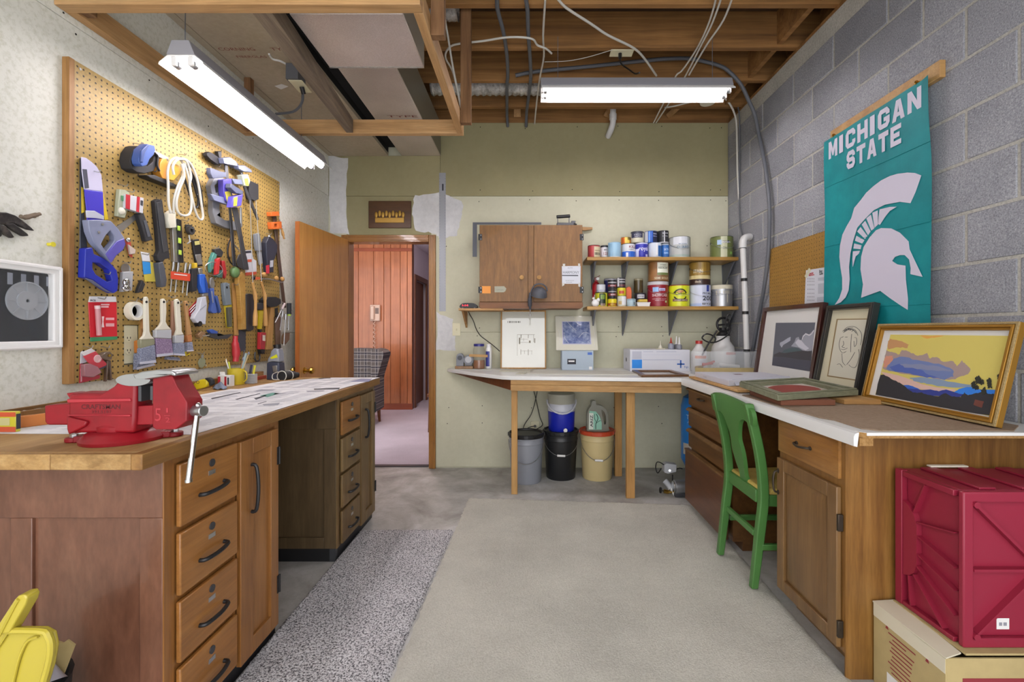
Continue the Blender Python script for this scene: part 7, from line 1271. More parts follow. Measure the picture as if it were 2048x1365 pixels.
T('claw_hammer', 'hammer with yellow black and red banded handle hanging head up', 'hammer', 'P4', [('head', 'iron', [(800,470),(850,450),(890,455),(895,490),(860,530),(810,520)], .010, .036), ('handle', K_('d0b81e'), [(835,532),(878,530),(870,640),(862,728),(842,728)], .012, .032), ('handle', 'black', [(842,730),(862,730),(860,760),(845,760)], .012, .032), ('handle_grip', K_('a8242e'), [(850,762),(905,765),(898,870),(892,942),(845,940),(848,850)], .012, .036), ('handle_butt', 'black', [(848,944),(895,945),(888,988),(855,985)], .012, .036), ('grip_label', 'offwhite', rect(868,790,896,850,4), .0362, .037)])
T('bench_brush', 'wooden bench brush with black bristles hanging by its handle', 'brush', 'P4', [('handle', 'shelf_wood', [(620,160),(655,122),(685,165),(690,260),(692,380),(702,730),(652,735),(642,480),(632,320),(618,240)], .012, .040), ('bristles', K_('26262a'), [(694,365),(735,355),(780,370),(782,550),(775,735),(735,752),(704,740)], .006, .045)])
for k in range(14): pass
T('wire_brush', 'grey and yellow shoe handle wire brush on the pegboard', 'brush', 'P4', [('handle', K_('6d7880'), [(460,250),(490,238),(522,250),(535,400),(545,470),(485,480),(472,380)], .0005, .022), ('block', K_('c9b62e'), [(485,482),(545,472),(552,715),(515,718),(500,600)], .0005, .018), ('bristles', K_('4a4a3c'), [(508,500),(545,495),(548,705),(520,708)], .0182, .034), ('hang_hole', 'black', {'ring': (492,290), 'r': (.003,.007)}, .0222, .024)], (492,262))
T('yard_stick', 'short pale wooden rule hanging beside the wire brush', 'rule', 'P4', [('rule', 'pine_z', [(548,240),(605,238),(610,500),(618,795),(572,795),(560,500)], .004, .009)], (580,262))
T('dipped_handle', 'red rubber dipped handle hanging below the wooden rule', 'handle', 'P4', [('grip', K_('b8323a'), {'tube': [(582,800),(580,880),(590,970),(583,1070)], 'r': [.014,.02,.022,.016], 'n': 12}, .012, .036)])
T('saw_blade', 'flat grey steel saw plate behind the bench brush', 'saw', 'P4', [('plate', 'dgrey', [(618,320),(645,520),(655,740),(692,745),(690,958),(618,962),(612,700)], .0005, .003)])
T('hex_key_pack', 'red carded hex keys behind the white utility knife', 'packet', 'P4', [('card', K_('b02432'), [(95,520),(180,420),(215,425),(170,660),(130,640),(95,580)], .0005, .003)] + [('key', 'steel', {'cyl': [(100+8*k, 530+25*k), (200, 430+22*k)], 'r': .0022}, .005, .009) for k in range(4)])
T('caulk_tool', 'white plastic caulking tool with black wheel on the pegboard', 'tool', 'P4', [('body', K_('c2c6d0'), [(225,400),(275,385),(285,470),(270,680),(180,660),(150,620),(160,590),(205,520)], .010, .034), ('wheel', 'black', {'disc': (215,672), 'r': .014}, .012, .036), ('seam', K_('9a9eaa'), [(210,520),(275,470),(275,480),(212,530)], .0342, .036)])
T('slip_pliers', 'blue handled slip joint pliers hanging upright', 'pliers', 'P4', [('jaw', 'steel', [(325,190),(345,180),(370,250),(360,300),(330,300),(315,250)], .0005, .014), ('handle', K_('3f5aa0'), [(318,300),(360,300),(365,420),(392,545),(385,560),(340,560),(325,540),(345,440)], .0005, .020), ('handle', K_('35508f'), [(368,380),(395,375),(435,545),(420,560),(400,480)], .0005, .018), ('teeth', 'steel', [(330,330),(340,330),(352,450),(345,455)], .0202, .022)], (345,200))
T('folded_tool', 'clustered grey multitool lying level on two hooks', 'tool', 'P4', [('body', 'iron', [(300,770),(400,765),(470,790),(560,780),(500,830),(400,835),(320,810)], .010, .030), ('handle', K_('2f4f9a'), [(305,740),(345,728),(400,755),(395,775),(330,775)], .016, .034), ('jaw', K_('8a6a4a'), [(190,790),(230,750),(270,760),(265,800),(210,820)], .010, .03), ('blade', 'steel', [(240,795),(310,785),(310,800),(245,805)], .0305, .033)], (200,830))
T('key_tag', 'greenish octagonal metal tag hanging from a hook', 'tag', 'P4', [('tag', K_('8a8f74'), [(190,1085),(205,1045),(240,1020),(270,1055),(265,1105),(235,1138),(205,1130)], .004, .007), ('ring', 'steel', {'ring': (232,1015), 'r': (.006,.010)}, .006, .009)], (220,985))
T('s_hook', 'dark steel spring snap hook hanging low on the pegboard', 'hook', 'P4', [('hook', 'iron', {'tube': [(790,970),(785,1030),(800,1062),(830,1058),(838,1010),(825,975)], 'r': .005}, .006, .014)])
# paint brushes
def pbrush(label, v, handle, ferrule, bristle, mh, mf, mb_, d, hk): return T('paint_brush', label, 'brush', v, [('handle', mh, handle, d, d+.012), ('ferrule', mf, ferrule, d-.003, d+.015), ('bristles', mb_, bristle, d-.004, d+.016), ('tips', K_('b9bcca'), [bristle[2], bristle[3], ((bristle[3][0]*.85+bristle[0][0]*.15), (bristle[3][1]*.85+bristle[0][1]*.15)), ((bristle[2][0]*.85+bristle[1][0]*.15), (bristle[2][1]*.85+bristle[1][1]*.15))], d+.0162, d+.0175), ('hang_hole', 'black', {'disc': (hk[0], hk[1]), 'r': .0055}, d+.0122, d+.014)], hk)
D['bristle_grey'] = speckle('#5c6478', '#8289a0', '#b4b9c8', 260, .8, .8, 8); D['bristle_violet'] = speckle('#6a5572', '#8d7896', '#b5a4bc', 260, .8, .8, 8)
pbrush('wide paint brush with slim white handle and paint stained ferrule', 'P3', [(935,215),(960,208),(978,240),(985,500),(990,640),(1010,690),(1052,735),(880,740),(925,690),(935,640),(932,400)], [(880,742),(1055,738),(1055,800),(890,850),(880,800)], [(885,850),(1055,805),(1072,1030),(868,1050)], 'offwhite', K_('8a8a70'), 'bristle_grey', .030, (952,275))
pbrush('wide paint brush with rounded cream handle and violet bristles', 'P3', [(1145,240),(1170,232),(1195,260),(1200,400),(1190,520),(1215,570),(1262,615),(1068,622),(1120,570),(1145,520),(1140,350)], [(1068,625),(1262,620),(1262,730),(1070,720)], [(1070,725),(1262,735),(1285,935),(1080,960)], 'offwhite', 'lgrey', 'bristle_violet', .030, (1168,275))
pbrush('white handled paint brush with grey bristles beside the violet one', 'P3', [(1310,250),(1340,235),(1368,270),(1375,420),(1388,560),(1390,640),(1415,680),(1310,690),(1335,620),(1320,420)], [(1308,692),(1418,685),(1415,780),(1310,785)], [(1310,788),(1418,782),(1432,945),(1288,935)], 'offwhite', 'lgrey', 'bristle_grey', .030, (1345,285))
pbrush('narrow paint brush with copper ferrule and tan handle', 'P3', [(1430,270),(1455,258),(1470,290),(1475,450),(1500,600),(1515,680),(1455,690),(1450,520)], [(1455,692),(1515,682),(1518,765),(1465,775)], [(1462,778),(1520,770),(1538,885),(1452,892)], K_('b58a5a'), K_('b87a4a'), 'bristle_grey', .012, (1450,308))
pbrush('paint brush hanging behind the slim white handled brush', 'P3', [(905,240),(925,235),(925,600),(905,610)], [(840,760),(885,740),(890,900),(842,910)], [(840,915),(892,905),(1065,1060),(832,1118)], K_('a87a4a'), K_('b8702a'), 'bristle_grey', .006, (890,245))
pbrush('paint brush with reddish handle hanging behind two others', 'P3', [(1275,260),(1305,260),(1312,520),(1305,735),(1270,735),(1272,480)], [(1270,738),(1305,738),(1300,830),(1272,830)], [(1225,950),(1360,965),(1378,1005),(1212,990)], K_('b48a72'), K_('6a4a38'), 'bristle_grey', .004, (1265,215))
T('yellow_holder', 'yellow strap behind the copper ferrule brush', 'strap', 'P3', [('strap', K_('d6c21e'), [(1410,700),(1450,690),(1448,780),(1450,930),(1500,905),(1490,930),(1435,948),(1415,850)], .0005, .006), ('strap_band', K_('8a3a1c'), [(1415,745),(1450,742),(1450,790),(1416,790)], .0062, .008)])
T('masking_tape', 'roll of cream masking tape hung on a hook', 'tape', 'P3', [('roll', 'offwhite', {'ring': (765,388), 'r': (.030,.041)}, .004, .030), ('core', 'white', {'ring': (765,388), 'r': (.027,.0298)}, .004, .030)], (785,265))
T('bulb_packet', 'red carded tube bulb packet with white header and green foot', 'packet', 'P3', [('card', K_('c8202e'), [(230,275),(580,275),(588,705),(255,715)], .0005, .004), ('header', K_('dfe0e4'), [(245,205),(575,208),(582,275),(232,278)], .0005, .0042), ('foot', K_('3a8a5a'), [(255,715),(590,702),(592,740),(258,768)], .0005, .0042), ('bulb', K_('c2888c'), {'cyl': [(340,320), (362,690)], 'r': .009}, .006, .018), ('bulb_cap', K_('d8c4c4'), {'cyl': [(338,320), (342,360)], 'r': .0095}, .006, .018), ('print', K_('e4c0c2'), rect(385,300,490,315), .0042, .0046), ('print', K_('e4c0c2'), rect(385,325,480,345), .0042, .0046), ('print', K_('e0a8ac'), rect(445,470,550,500), .0042, .0046), ('print', K_('e0a8ac'), rect(445,540,550,580), .0042, .0046), ('print', K_('f0dcdc'), [(395,455),(425,455),(415,520),(425,590),(392,590),(402,520)], .0042, .0046)], (395,235))
bp = [o for o in bpy.data.objects if o.name.startswith('bulb_packet')][0]
build('lettering', flat_text('ACE', atX(*q('P3', (285,255)), XP+.005), (0,1,0), (0,0,1), .007, .024, .03), 'ink', bp)
T('faucet_packet', 'red carded plumbing part packet at the bottom pegboard corner', 'packet', 'P3', [('card', K_('b02a3c'), [(130,1040),(160,1035),(175,1180),(380,1180),(372,1225),(120,1285)], .0005, .004), ('header', K_('c4c6ce'), [(135,900),(160,880),(215,960),(210,1030),(130,1045)], .0005, .0042), ('blister', K_('9a6a70'), [(180,1050),(250,1040),(350,1080),(400,1150),(300,1210),(190,1200)], .0044, .022), ('print', K_('d8a4ac'), [(132,1100),(150,1095),(150,1260),(132,1270)], .0042, .0046)], (230,840))
T('washer_packet', 'small tilted red packet with round washer at the pegboard corner', 'packet', 'P3', [('card', K_('c2404c'), [(165,950),(320,885),(470,1055),(345,1110),(290,1100)], .010, .013), ('header', K_('d8d4d4'), [(135,905),(270,850),(320,885),(180,945)], .010, .0132), ('washer', K_('d8b4b4'), {'ring': (340,980), 'r': (.010,.016)}, .0132, .016), ('edge', K_('4a4d58'), [(345,1112),(472,1055),(478,1070),(340,1130)], .010, .0132)])
T('vise_grip', 'old rusty locking pliers hanging at the pegboard corner', 'pliers', 'P3', [('head', K_('6a5a4c'), [(395,940),(440,900),(500,890),(535,930),(520,990),(470,1000),(420,975)], .004, .024), ('handle', K_('5a4638'), [(470,1000),(490,1000),(480,1120),(460,1260),(450,1265),(462,1120)], .004, .018), ('handle', K_('5a4638'), [(490,1000),(508,1000),(515,1120),(525,1245),(510,1250),(500,1120)], .004, .018), ('bolt', 'brass', {'disc': (495,940), 'r': .006}, .0242, .028)], (440,840))
# tool ring holder at the end: screwdrivers each its own thing
T('screwdriver_ring', 'steel loop rack for screwdrivers at the pegboard end', 'rack', 'P4', [('rack', 'steel', {'tube': [(1010,470),(1060,440),(1100,470),(1165,520),(1180,560),(1100,580),(1030,560)], 'r': .0035}, .03, .05), ('plate', 'iron', [(1000,510),(1030,500),(1030,600),(1005,600)], .0005, .004)])
for lab, pts, mh, hh_ in (('screwdriver with black grip and green band in the ring rack', [(1145,490),(1138,740)], 'blackmatte', [(1145,455),(1146,570)]), ('long thin steel driver hanging from the ring rack', [(1075,560),(1050,740)], 'steel', [(1080,540),(1074,600)]), ('long steel driver ending near the rusty hook', [(1110,590),(1090,900)], 'steel', [(1112,570),(1108,630)]), ('clear handled driver leaning in the ring rack', [(1080,500),(1000,660)], K_('b4a4a4'), [(1100,460),(1070,520)])):
    T('screwdriver', lab, 'screwdriver', 'P4', [('shaft', 'steel', {'cyl': pts, 'r': .0035}, .048, .056), ('handle', mh, {'cyl': hh_, 'r': .016 if mh == 'blackmatte' else .008}, .044, .06)] + ([('band', K_('a4c83a'), {'cyl': [(1146,571), (1145,590)], 'r': .012}, .044, .06)] if mh == 'blackmatte' else []))
T('wood_strip', 'dark wooden strip standing behind the screwdriver rack', 'strip', 'P4', [('strip', K_('6b5340'), [(1000,600),(1060,600),(1055,890),(1010,895)], .0005, .012)])
T('scoop', 'small wooden ladle shaped scoop by the screwdriver rack', 'scoop', 'P4', [('bowl', K_('6a5038'), [(1100,800),(1120,768),(1155,765),(1150,840),(1110,890),(1095,880)], .016, .04)])
# ================================================================ other things on the left wall
VIEW['N2'] = VIEW['N']
def ln(v, pts, d): return [atX(*q(v, p), XL + d) for p in pts]
f0 = ln('N', [(-150,500),(535,575),(520,1270),(-150,1290)], .035); ya, yb = f0[0].y-.18, f0[1].y; zt, zb = f0[1].z, f0[2].z; w_ = .030
fr = thing('shadow_box', 'white shadow box frame with a film reel behind glass', 'frame', (XL, (ya+yb)/2, zb)); 
build('frame', MB().prism([[(XL+.035,ya,zb),(XL+.035,yb,zb),(XL+.035,yb,zt),(XL+.035,ya,zt)], [(XL+.035,ya+w_,zb+w_),(XL+.035,yb-w_,zb+w_),(XL+.035,yb-w_,zt-w_),(XL+.035,ya+w_,zt-w_)]], (-.034,0,0)), 'white', fr, .004)
build('frame_lip', MB().prism([[(XL+.041,ya+.004,zb+.004),(XL+.041,yb-.004,zb+.004),(XL+.041,yb-.004,zt-.004),(XL+.041,ya+.004,zt-.004)], [(XL+.041,ya+.014,zb+.014),(XL+.041,yb-.014,zb+.014),(XL+.041,yb-.014,zt-.014),(XL+.041,ya+.014,zt-.014)]], (-.0058,0,0)), 'white', fr, .002)
D['dark_print'] = speckle('#0a0b0f', '#14161b', '#333842', 9, .3, 0, 3, .3, .75); build('backing', Bx(XL+.002, XL+.012, ya+.02, yb-.02, zb+.02, zt-.02), 'dark_print', fr)
mb = MB()
r7 = random.Random(7)
for k in range(9): y_ = ya + .06 + k*.042; build('pale_mark', Bx(XL+.0122, XL+.0128, y_, y_+.016, zt-.075-r7.uniform(0,.015), zt-.04), Mm('8a8f9a'), fr)
rc = ln('N', [(230,862)], .016)[0]; R0 = .068; D['reel'] = plain('#a4a9ae', .4, .3)
build('reel_rim', MB().lathe([(R0-.004,0),(R0,0),(R0,.005),(R0-.004,.005),(R0-.004,0)], rc, (1,0,0), 36), 'reel', fr); build('reel_hub', MB().lathe([(.006,0),(.034,0),(.034,.004),(.006,.004),(.006,0)], rc, (1,0,0), 28), 'reel', fr)
for k in range(8): a_ = k*math.pi/4; build('reel_spoke', MB().bar(rc + Vector((.002, math.cos(a_)*.034, math.sin(a_)*.034)), rc + Vector((.002, math.cos(a_)*R0*.97, math.sin(a_)*R0*.97)), .004, .003, (1,0,0)), 'reel', fr)
D['pane'] = plain('#c9ced4', .05, alpha=.04, spec=.6); build('glass', Bx(XL+.026, XL+.028, ya+w_, yb-w_, zb+w_, zt-w_), 'pane', fr)
t = thing('feather_carving', 'black carved wing with spread feathers on a twig on the left wall', 'carving', tuple(ln('N', [(0,330)], .01)[0])); D['feather'] = speckle('#1e1b1a', '#2d2a28', '#4a443e', 40, .5, .3, 12)
for pts in ([(-120,100),(60,108),(140,135),(210,185),(270,235),(300,265),(240,255),(170,225),(120,200),(40,210),(-120,200)], [(40,200),(120,200),(190,250),(240,290),(250,308),(200,312),(130,270),(80,235)], [(0,215),(50,220),(90,265),(128,320),(100,328),(50,300),(10,260)], [(-60,220),(0,230),(22,300),(10,318),(-30,290)]): build('feather', MB().prism([ln('N', pts, .022)], (-.012,0,0)), 'feather', t, .003)
build('twig', MB().tube(ln('N', [(175,140),(215,150),(260,140),(300,130),(342,120)], .02), [.007,.009,.008,.008,.006], 7), 'stud_grey', t); build('twig', MB().tube(ln('N', [(290,135),(298,155)], .02), .004, 6), 'stud_grey', t)
p_ = ln('N', [(398,380)], 0)[0]; t = thing('push_pin', 'yellow push pin stuck in the left wall', 'push pin', tuple(p_)); build('head', MB().cyl(p_ + Vector((.006,0,0)), p_ + Vector((.022,0,0)), .0065, .0055, 12).cyl(p_ + Vector((.0221,0,0)), p_ + Vector((.026,0,0)), .009, n=12), K_('d8cc3a'), t); build('pin', MB().cyl(p_, p_ + Vector((.006,0,0)), .001, n=6), 'steel', t)
# ================================================================ things on the workbench
VIEW['W'] = (360, 710, 6.827); VIEW['X'] = (0, 700, 5.25)
def onb(v, p, z=BT+.001): return atZ(*q(v, p), z)
p_ = onb('W', (765,405)); t = thing('yellow_mug', 'yellow enamel mug full of brushes on the workbench', 'mug', tuple(p_)); D['mug'] = plain('#c9b52a', .35, coat=.2); k_ = p_.y/FX; r_ = 15.2*k_; h_ = 32*k_
build('cup', MB().lathe([(r_*.96,0),(r_,.003),(r_,h_),(r_*.95,h_),(r_*.93,.004),(0,.004)], p_, n=26), 'mug', t); build('handle', MB().tube([p_ + Vector((r_*.98,0,h_*.85)), p_ + Vector((r_*1.35,0,h_*.75)), p_ + Vector((r_*1.4,0,h_*.35)), p_ + Vector((r_*.98,0,h_*.15))], .004, 8), 'mug', t)
for lab, (x0, y0), (x1, y1), m, rr in (('white toothbrush standing in the yellow mug', (590,-40), (700,190), 'white', .004), ('orange handled brush leaning in the yellow mug', (870,60), (800,190), K_('c98a4a'), .0045), ('clear marker leaning in the yellow mug', (905,-20), (830,185), K_('9fb4b8'), .007), ('thin wooden brush leaning in the yellow mug', (940,-20), (820,190), K_('c9b48a'), .003), ('yellow pencil standing in the yellow mug', (665,95), (690,190), K_('c8d23a'), .004), ('thin dark awl leaning in the yellow mug', (880,-60), (815,185), K_('4a4a50'), .003)):
    a_ = at(*q('W', (x0, y0)), p_.y + .0); b_ = p_ + Vector(((at(*q('W', (x1, y1)), p_.y).x - p_.x)*.5, 0, .006)); tt = thing('brush', lab, 'brush' if 'brush' in lab else 'pen', tuple(b_)); build('stick', MB().cyl(b_, a_, rr, n=8), m, tt)
    if 'brush' in lab: build('tip', MB().ball(a_, rr*1.8, rr*1.8, rr*3, 10, 6), 'white' if 'tooth' in lab else 'bristle_grey', tt)
p_ = onb('W', (945,395)); t = thing('pin_block', 'grey ribbed block holding two small drivers on the workbench', 'holder', tuple(p_)); k_ = p_.y/FX; build('block', Bx(p_.x-9.5*k_, p_.x+9.5*k_, p_.y, p_.y+.035, BT+.001, BT+.001+19*k_), 'lgrey', t, .001)
for i in range(6): build('rib', Bx(p_.x-9.7*k_, p_.x+9.7*k_, p_.y-.0012, p_.y-.0002, BT+.004+i*3*k_, BT+.004+(i*3+1)*k_), 'grey', t)
for lab, x, m, tp in (('small dark driver standing in the grey ribbed block', -2, K_('3a3f55'), 18), ('small yellow driver standing in the grey ribbed block', 5, K_('d2cf3a'), 17)): tt = thing('small_driver', lab, 'driver', (p_.x+x*k_, p_.y+.018, BT+.002+19*k_)); build('handle', MB().cyl((p_.x+x*k_, p_.y+.018, BT+.002+19*k_), (p_.x+(x+3)*k_, p_.y+.018, BT+.001+(19+tp)*k_), .0065, n=10), m, tt)
p_ = onb('W', (600,435)); t = thing('fastener_box', 'red white and grey small box beside the yellow mug', 'box', tuple(p_)); k_ = p_.y/FX; build('box', Bx(p_.x-12*k_, p_.x+12*k_, p_.y, p_.y+.04, BT+.001, BT+.001+22*k_), 'white', t, .001); build('stripe', Bx(p_.x-12.1*k_, p_.x-7*k_, p_.y-.0008, p_.y-.0002, BT+.003, BT+.001+20*k_), K_('b02434'), t); build('stripe', Bx(p_.x+1*k_, p_.x+5*k_, p_.y-.0008, p_.y-.0002, BT+.003, BT+.001+20*k_), K_('b02434'), t); build('window', Bx(p_.x+7*k_, p_.x+10*k_, p_.y-.0008, p_.y-.0002, BT+.012, BT+.001+18*k_), 'ink', t); build('tab', MB().prism([[(p_.x-13*k_,p_.y+.02,BT+.002+22*k_),(p_.x-2*k_,p_.y+.02,BT+.002+22*k_),(p_.x-3*k_,p_.y+.02,BT+.001+29*k_),(p_.x-14*k_,p_.y+.02,BT+.001+29*k_)]], (0,.001,0)), 'white', t)
tag(build('cloth_rag', MB().grid(lambda u, v: onb('W', (450+190*u, 477-25*v)) + Vector((0,0,.004+.032*math.sin(u*3.1)*math.sin(v*3.0)+.003*math.sin(u*14))), 14, 8), Mm('6d7788')), 'blue grey rag lying before the small red box', 'rag')
t = thing('drywall_saw', 'yellow and black gripped saw handle lying on the bench newspaper', 'tool', tuple(onb('W', (280,480)))); W_ = lambda x, y: at(*q('W', (x, y)), onb('W', (250,490)).y)
zmin_ = min(W_(x, y).z for x, y in ((165,525),(240,520))); dz_ = Vector((0,0,BT+.004-zmin_))
build('handle', MB().prism([[W_(x, y) + dz_ for x, y in ((165,450),(230,400),(310,372),(375,395),(380,450),(350,490),(240,520),(165,525))]], (0,.03,0)), K_('d2c01e'), t, .008, seg=3); build('collar', MB().prism([[W_(x, y) + dz_ + Vector((0,.002,0)) for x, y in ((320,365),(380,355),(430,385),(440,450),(390,480),(382,430))]], (0,.026,0)), 'blackmatte', t, .006); build('logo', MB().torus(W_(245,420) + dz_ + Vector((0,-.001,0)), .007, .001, (0,1,0), 14, 5), 'ink', t)
p_ = onb('W', (95,520)); t = thing('tape_reel', 'orange rimmed tape reel standing behind the vise', 'reel', tuple(p_)); c_ = at(*q('W', (100,430)), p_.y+.05); c_.z = max(c_.z, BT+.001+.028); build('rim', MB().torus(c_, .022, .006, (.3,-1,0), 24, 8), K_('d8583a'), t); build('hub', MB().cyl(c_ + Vector((0,-.006,0)), c_ + Vector((0,.008,0)), .014, n=18), 'dgrey', t)
p_ = onb('W', (1260,345)); p_.y += .01; t = thing('power_driver', 'grey and yellow cordless tool standing at the bench end', 'power tool', tuple(p_)); k_ = p_.y/FX; E_ = lambda x, y: at(*q('W', (x, y)), p_.y) 
zz = Vector((0,0,BT+.001-E_(0,330).z)); build('battery', MB().prism([[E_(x, y) + zz for x, y in ((1178,330),(1180,100),(1230,85),(1350,95),(1360,240),(1340,330))]], (0,.07,0)), K_('3c4152'), t, .006); build('housing', MB().prism([[E_(x, y) + zz for x, y in ((1190,98),(1195,45),(1225,0),(1240,-60),(1275,-100),(1330,-95),(1350,-20),(1352,90),(1260,80))]], (0,.065,0)), K_('8a8f98'), t, .006); build('trim', MB().prism([[E_(x, y) + zz + Vector((0,-.001,0)) for x, y in ((1225,30),(1320,-20),(1335,25),(1250,45))]], (0,.0009,0)), K_('d2d61e'), t); build('clamp', MB().prism([[E_(x, y) + zz + Vector((0,-.006,0)) for x, y in ((1265,140),(1330,135),(1335,220),(1275,225))]], (0,.0058,0)), 'steel', t, .002); build('nose', MB().cyl(E_(1290,-150) + zz + Vector((0,.03,0)), E_(1295,-96) + zz + Vector((0,.03,0)), .022, n=14), 'black', t)
a_ = onb('W', (1365,362)); b_ = onb('W', (1600,324)); t = thing('tool_roll', 'rolled black cloth tool roll tied with white cord', 'tool roll', tuple(a_)); up = Vector((0,0,.030)); a_ = a_ + up + Vector((0,.02,0)); b_ = b_ + up*.8
build('roll', MB().tube([a_, a_*.6+b_*.4, a_*.3+b_*.7, b_], [.030,.030,.026,.018], 14, sm=5), 'blackmatte', t)
for s_ in (0, .45): c_ = a_*(1-s_)+b_*s_; d_ = (b_-a_).normalized(); build('cord', MB().torus(c_, .0315-.003*s_, .0028, tuple(d_), 22, 6), 'cable_white', t)
build('cord', MB().tube([a_ + Vector((-.01,-.01,-.02)), a_ + Vector((-.05,-.01,-.018)), a_ + Vector((-.055,0,.012)), a_ + Vector((-.012,-.02,.028))], .0028, 6), 'cable_white', t)
tag(build('wood_stick', MB().bar(onb('W', (1020,350)) + Vector((0,.02,.012)), onb('W', (1140,330)) + Vector((0,.02,.012)), .02, .022), K_('a8452c'), bev=.002), 'reddish wood stick lying behind the grey ribbed block', 'stick')
tag(build('wood_board', MB().prism([[onb('W', p) for p in ((1005,385),(1500,325),(1800,318),(1950,318),(1700,340),(1280,375))]], (0,0,.005)), 'bench_wood'), 'thin brown board at the bench back edge under the tool roll', 'board')
# left end of the bench: yellow box, orange box, nail tray
p_ = onb('X', (-40,885)); t = thing('yellow_box', 'yellow and orange small cardboard box at the bench end', 'box', tuple(p_)); q0 = onb('X', (165,855)); X_ = lambda x, y, Y: at(*q('X', (x, y)), Y)
yF = .318*FX/(700+870/5.25-VY); za = X_(0,650,yF).z; x0, x1 = X_(-160,0,yF).x, X_(165,0,yF).x; y1 = yF + .014
build('box', Bx(x0, x1, yF, y1, BT+.001, za), K_('c9c23a'), t, .002); build('panel', Bx(x0+.01, x1-.018, yF-.001, yF-.0002, BT+.022, za-.02), K_('c4c08a'), t); build('stripe', Bx(x0, x1, yF-.001, yF-.0002, BT+.002, BT+.018), K_('c8583a'), t); build('stripe', Bx(x0, x1, yF-.001, yF-.0002, za-.016, za-.002), K_('c8583a'), t); build('spine', Bx(x1+.0002, x1+.001, yF+.001, y1-.001, BT+.01, za-.008), 'ink', t)
yO = .318*FX/(700+825/5.25-VY); tag(build('orange_box', MB().prism([[(-1.645,1.472,BT+.002),(-1.585,1.575,BT+.002),(-1.60,1.585,BT+.002),(-1.66,1.482,BT+.002)]], (0,0,.037)), K_('c87a3a'), bev=.002), 'long orange cardboard box lying by the left wall', 'box')
t = thing('nail_tray', 'wooden tray of loose nails on the rail by the left wall', 'tray', (XL+.12, 1.62, BT+.002)); tz = X_(0,600,1.62).z - BT
build('floor', Bx(XL+.0305, XL+.125, 1.50, 1.85, BT+.002, BT+.008), 'bench_edge', t)
for m_ in (Bx(XL+.0305, XL+.125, 1.50, 1.51, BT+.0082, BT+.05), Bx(XL+.0305, XL+.125, 1.84, 1.85, BT+.0082, BT+.05), Bx(XL+.115, XL+.125, 1.5102, 1.8398, BT+.0082, BT+.05), Bx(XL+.0305, XL+.04, 1.5102, 1.8398, BT+.0082, BT+.05)): build('side', m_, 'bench_edge', t, .001)
mb = MB(); r8 = random.Random(8)
for k in range(70): c_ = Vector((XL+.055+r8.uniform(0,.05), 1.54+r8.uniform(0,.27), BT+.010+r8.uniform(0,.035))); a_ = r8.uniform(0,6.28); dv = Vector((math.cos(a_)*.02, math.sin(a_)*.02, r8.uniform(-.004,.004))); mb.cyl(c_-dv, c_+dv, .0018, n=5)
tag(build('nails', mb, 'steel'), 'pile of loose shiny nails in the wooden tray', 'nails', kind='stuff')
# ================================================================ things in the hall beyond the doorway
D['_'] = plain('#000000')
def _plaid(k):
    m, nt, b = newmat(k); tc = nt.nodes.new('ShaderNodeTexCoord'); sp = nt.nodes.new('ShaderNodeSeparateXYZ'); nt.links.new(tc.outputs['Object'], sp.inputs[0])
    c = None; base = lin('#57504c')
    cols = [('#8a837e', .30), ('#2c2c38', .55), ('#c9c4c0', .08)]
    col = None
    for a in (0, 2):
        for j, (hx, wd) in enumerate(cols):
            ad = N(nt, 'ShaderNodeMath', operation='ADD'); nt.links.new(sp.outputs[a], ad.inputs[0]); ad.inputs[1].default_value = .017*j + 5
            fr = N(nt, 'ShaderNodeMath', operation='PINGPONG'); nt.links.new(ad.outputs[0], fr.inputs[0]); fr.inputs[1].default_value = .045
            lt = N(nt, 'ShaderNodeMath', operation='LESS_THAN'); nt.links.new(fr.outputs[0], lt.inputs[0]); lt.inputs[1].default_value = .045*wd*.5
            ml = N(nt, 'ShaderNodeMath', operation='MULTIPLY'); nt.links.new(lt.outputs[0], ml.inputs[0]); ml.inputs[1].default_value = .55
            col = mixc(nt, ml.outputs[0], col if col is not None else base, hx)
    nt.links.new(col, b.inputs['Base Color']); b.inputs['Roughness'].default_value = .95; return m
D['plaid'] = _plaid
ax = (720-VX)/FX*6.2; t = thing('armchair', 'plaid upholstered wing armchair in the paneled hall', 'armchair', (ax, 6.2, .006))
HH = lambda x, y, Y=6.2: at(*q('H', (x, y)), Y)
bk = smooth([HH(x, y, 6.1) for x, y in ((-60,870),(20,850),(120,848),(215,855),(240,880),(225,960),(215,1080),(210,1240),(-60,1240))], 3, True)
build('backrest', MB().prism([bk], (0,.22,0)), 'plaid', t, .05, seg=4)
wg = smooth([HH(x, y, 6.0) for x, y in ((205,870),(240,852),(300,880),(285,960),(255,1060),(235,1160),(205,1170),(200,1000))], 3, True); build('wing', MB().prism([wg], (0,.30,0)), 'plaid', t, .035, seg=3)
for k, (x, y) in enumerate(((40,930),(110,910),(175,960),(60,1010),(130,1010))): build('tuft', MB().ball(HH(x, y, 6.1) + Vector((0,.005,0)), .02, .012, .02), 'plaid', t)
build('seat', MB().box(ax-.30, ax+.24, 5.62, 6.15, .18, .45), 'plaid', t, .05, seg=3); build('arm', Bx(ax+.2405, ax+.34, 5.65, 6.2, .18, .62), 'plaid', t, .04, seg=3)
for dx in (-.25, .28): build('leg', MB().cyl((ax+dx, 5.70, .18), (ax+dx, 5.68, .008), .025, .016, 10), 'jamb_brown', t); build('leg', MB().cyl((ax+dx, 6.12, .18), (ax+dx, 6.16, .008), .025, .016, 10), 'jamb_brown', t)
p0 = HH(203,508,YP-.013); p1 = HH(280,635,YP-.013); t = thing('wall_phone', 'cream corded wall telephone on the wood paneling', 'telephone', tuple(p0)); D['phone'] = plain('#cfb4a0', .4)
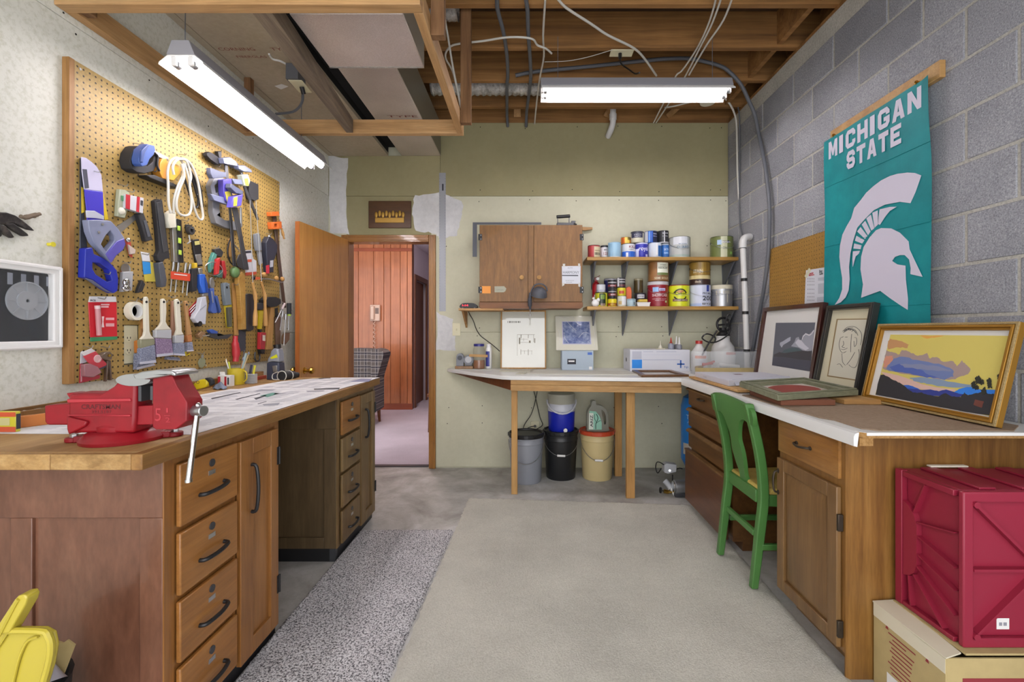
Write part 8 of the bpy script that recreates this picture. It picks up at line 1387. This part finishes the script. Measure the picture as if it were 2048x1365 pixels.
build('base', Bx(p0.x, p1.x, YP-.07, YP-.0125, p1.z, p0.z), 'phone', t, .012); build('handset', Bx(p0.x+.02, p0.x+.075, YP-.11, YP-.0702, p1.z+.02, p0.z-.02), 'phone', t, .012); build('keypad', Bx(p0.x+.085, p1.x-.015, YP-.073, YP-.0702, p0.z-.14, p0.z-.05), hexm('7a6a62'), t)
pts = [HH(228+9*math.sin(i*1.15), 640+i*1.05, YP-.06) for i in range(0, 420, 2)]; mb = MB(); base = [HH(232,636),HH(225,720),HH(222,850),HH(220,1060)]
L_ = [Vector((HH(228,0,YP-.06).x + .014*math.cos(i*.8), YP-.06 + .014*math.sin(i*.8), HH(0,636,YP-.06).z - i*.0085)) for i in range(110)]
build('cord', MB().tube(L_, .005, 5, sm=1), 'phone', t)
p0 = HH(30,365,YP-.014); p1 = HH(46,745,YP-.014); t = thing('hall_picture', 'dark framed picture edge on the hall paneling behind the door', 'picture', (p0.x-.3, YP-.02, p1.z)); build('frame', MB().prism([[(p0.x-.6,YP-.04,p1.z),(p1.x,YP-.04,p1.z),(p1.x,YP-.04,p0.z),(p0.x-.6,YP-.04,p0.z)], [(p0.x-.55,YP-.04,p1.z+.05),(p1.x-.05,YP-.04,p1.z+.05),(p1.x-.05,YP-.04,p0.z-.05),(p0.x-.55,YP-.04,p0.z-.05)]], (0,.026,0)), 'panel_trim', t, .004); build('print', Bx(p0.x-.551, p1.x-.049, YP-.03, YP-.022, p1.z+.049, p0.z-.049), hexm('8a7a6a'), t)
s0 = at(856, 866, EYE*FX/(866-VY)); t = thing('side_chair', 'dark wooden chair whose leg shows past the door casing', 'chair', (s0.x+.15, s0.y+.1, .006)); 
for dx, dy in ((0,0),(.38,0),(0,.36),(.38,.36)): build('leg', MB().bar((s0.x+dx+.02*(dx == 0), s0.y+dy, .008), (s0.x+dx+.03*(dx == 0), s0.y+dy, .43), .035, .035, (1,0,0)), 'jamb_brown', t, .003)
build('seat', Bx(s0.x-.01, s0.x+.42, s0.y-.02, s0.y+.40, .431, .47), 'jamb_brown', t, .006); build('back', Bx(s0.x+.375, s0.x+.41, s0.y-.01, s0.y+.39, .4705, .92), 'jamb_brown', t, .006)
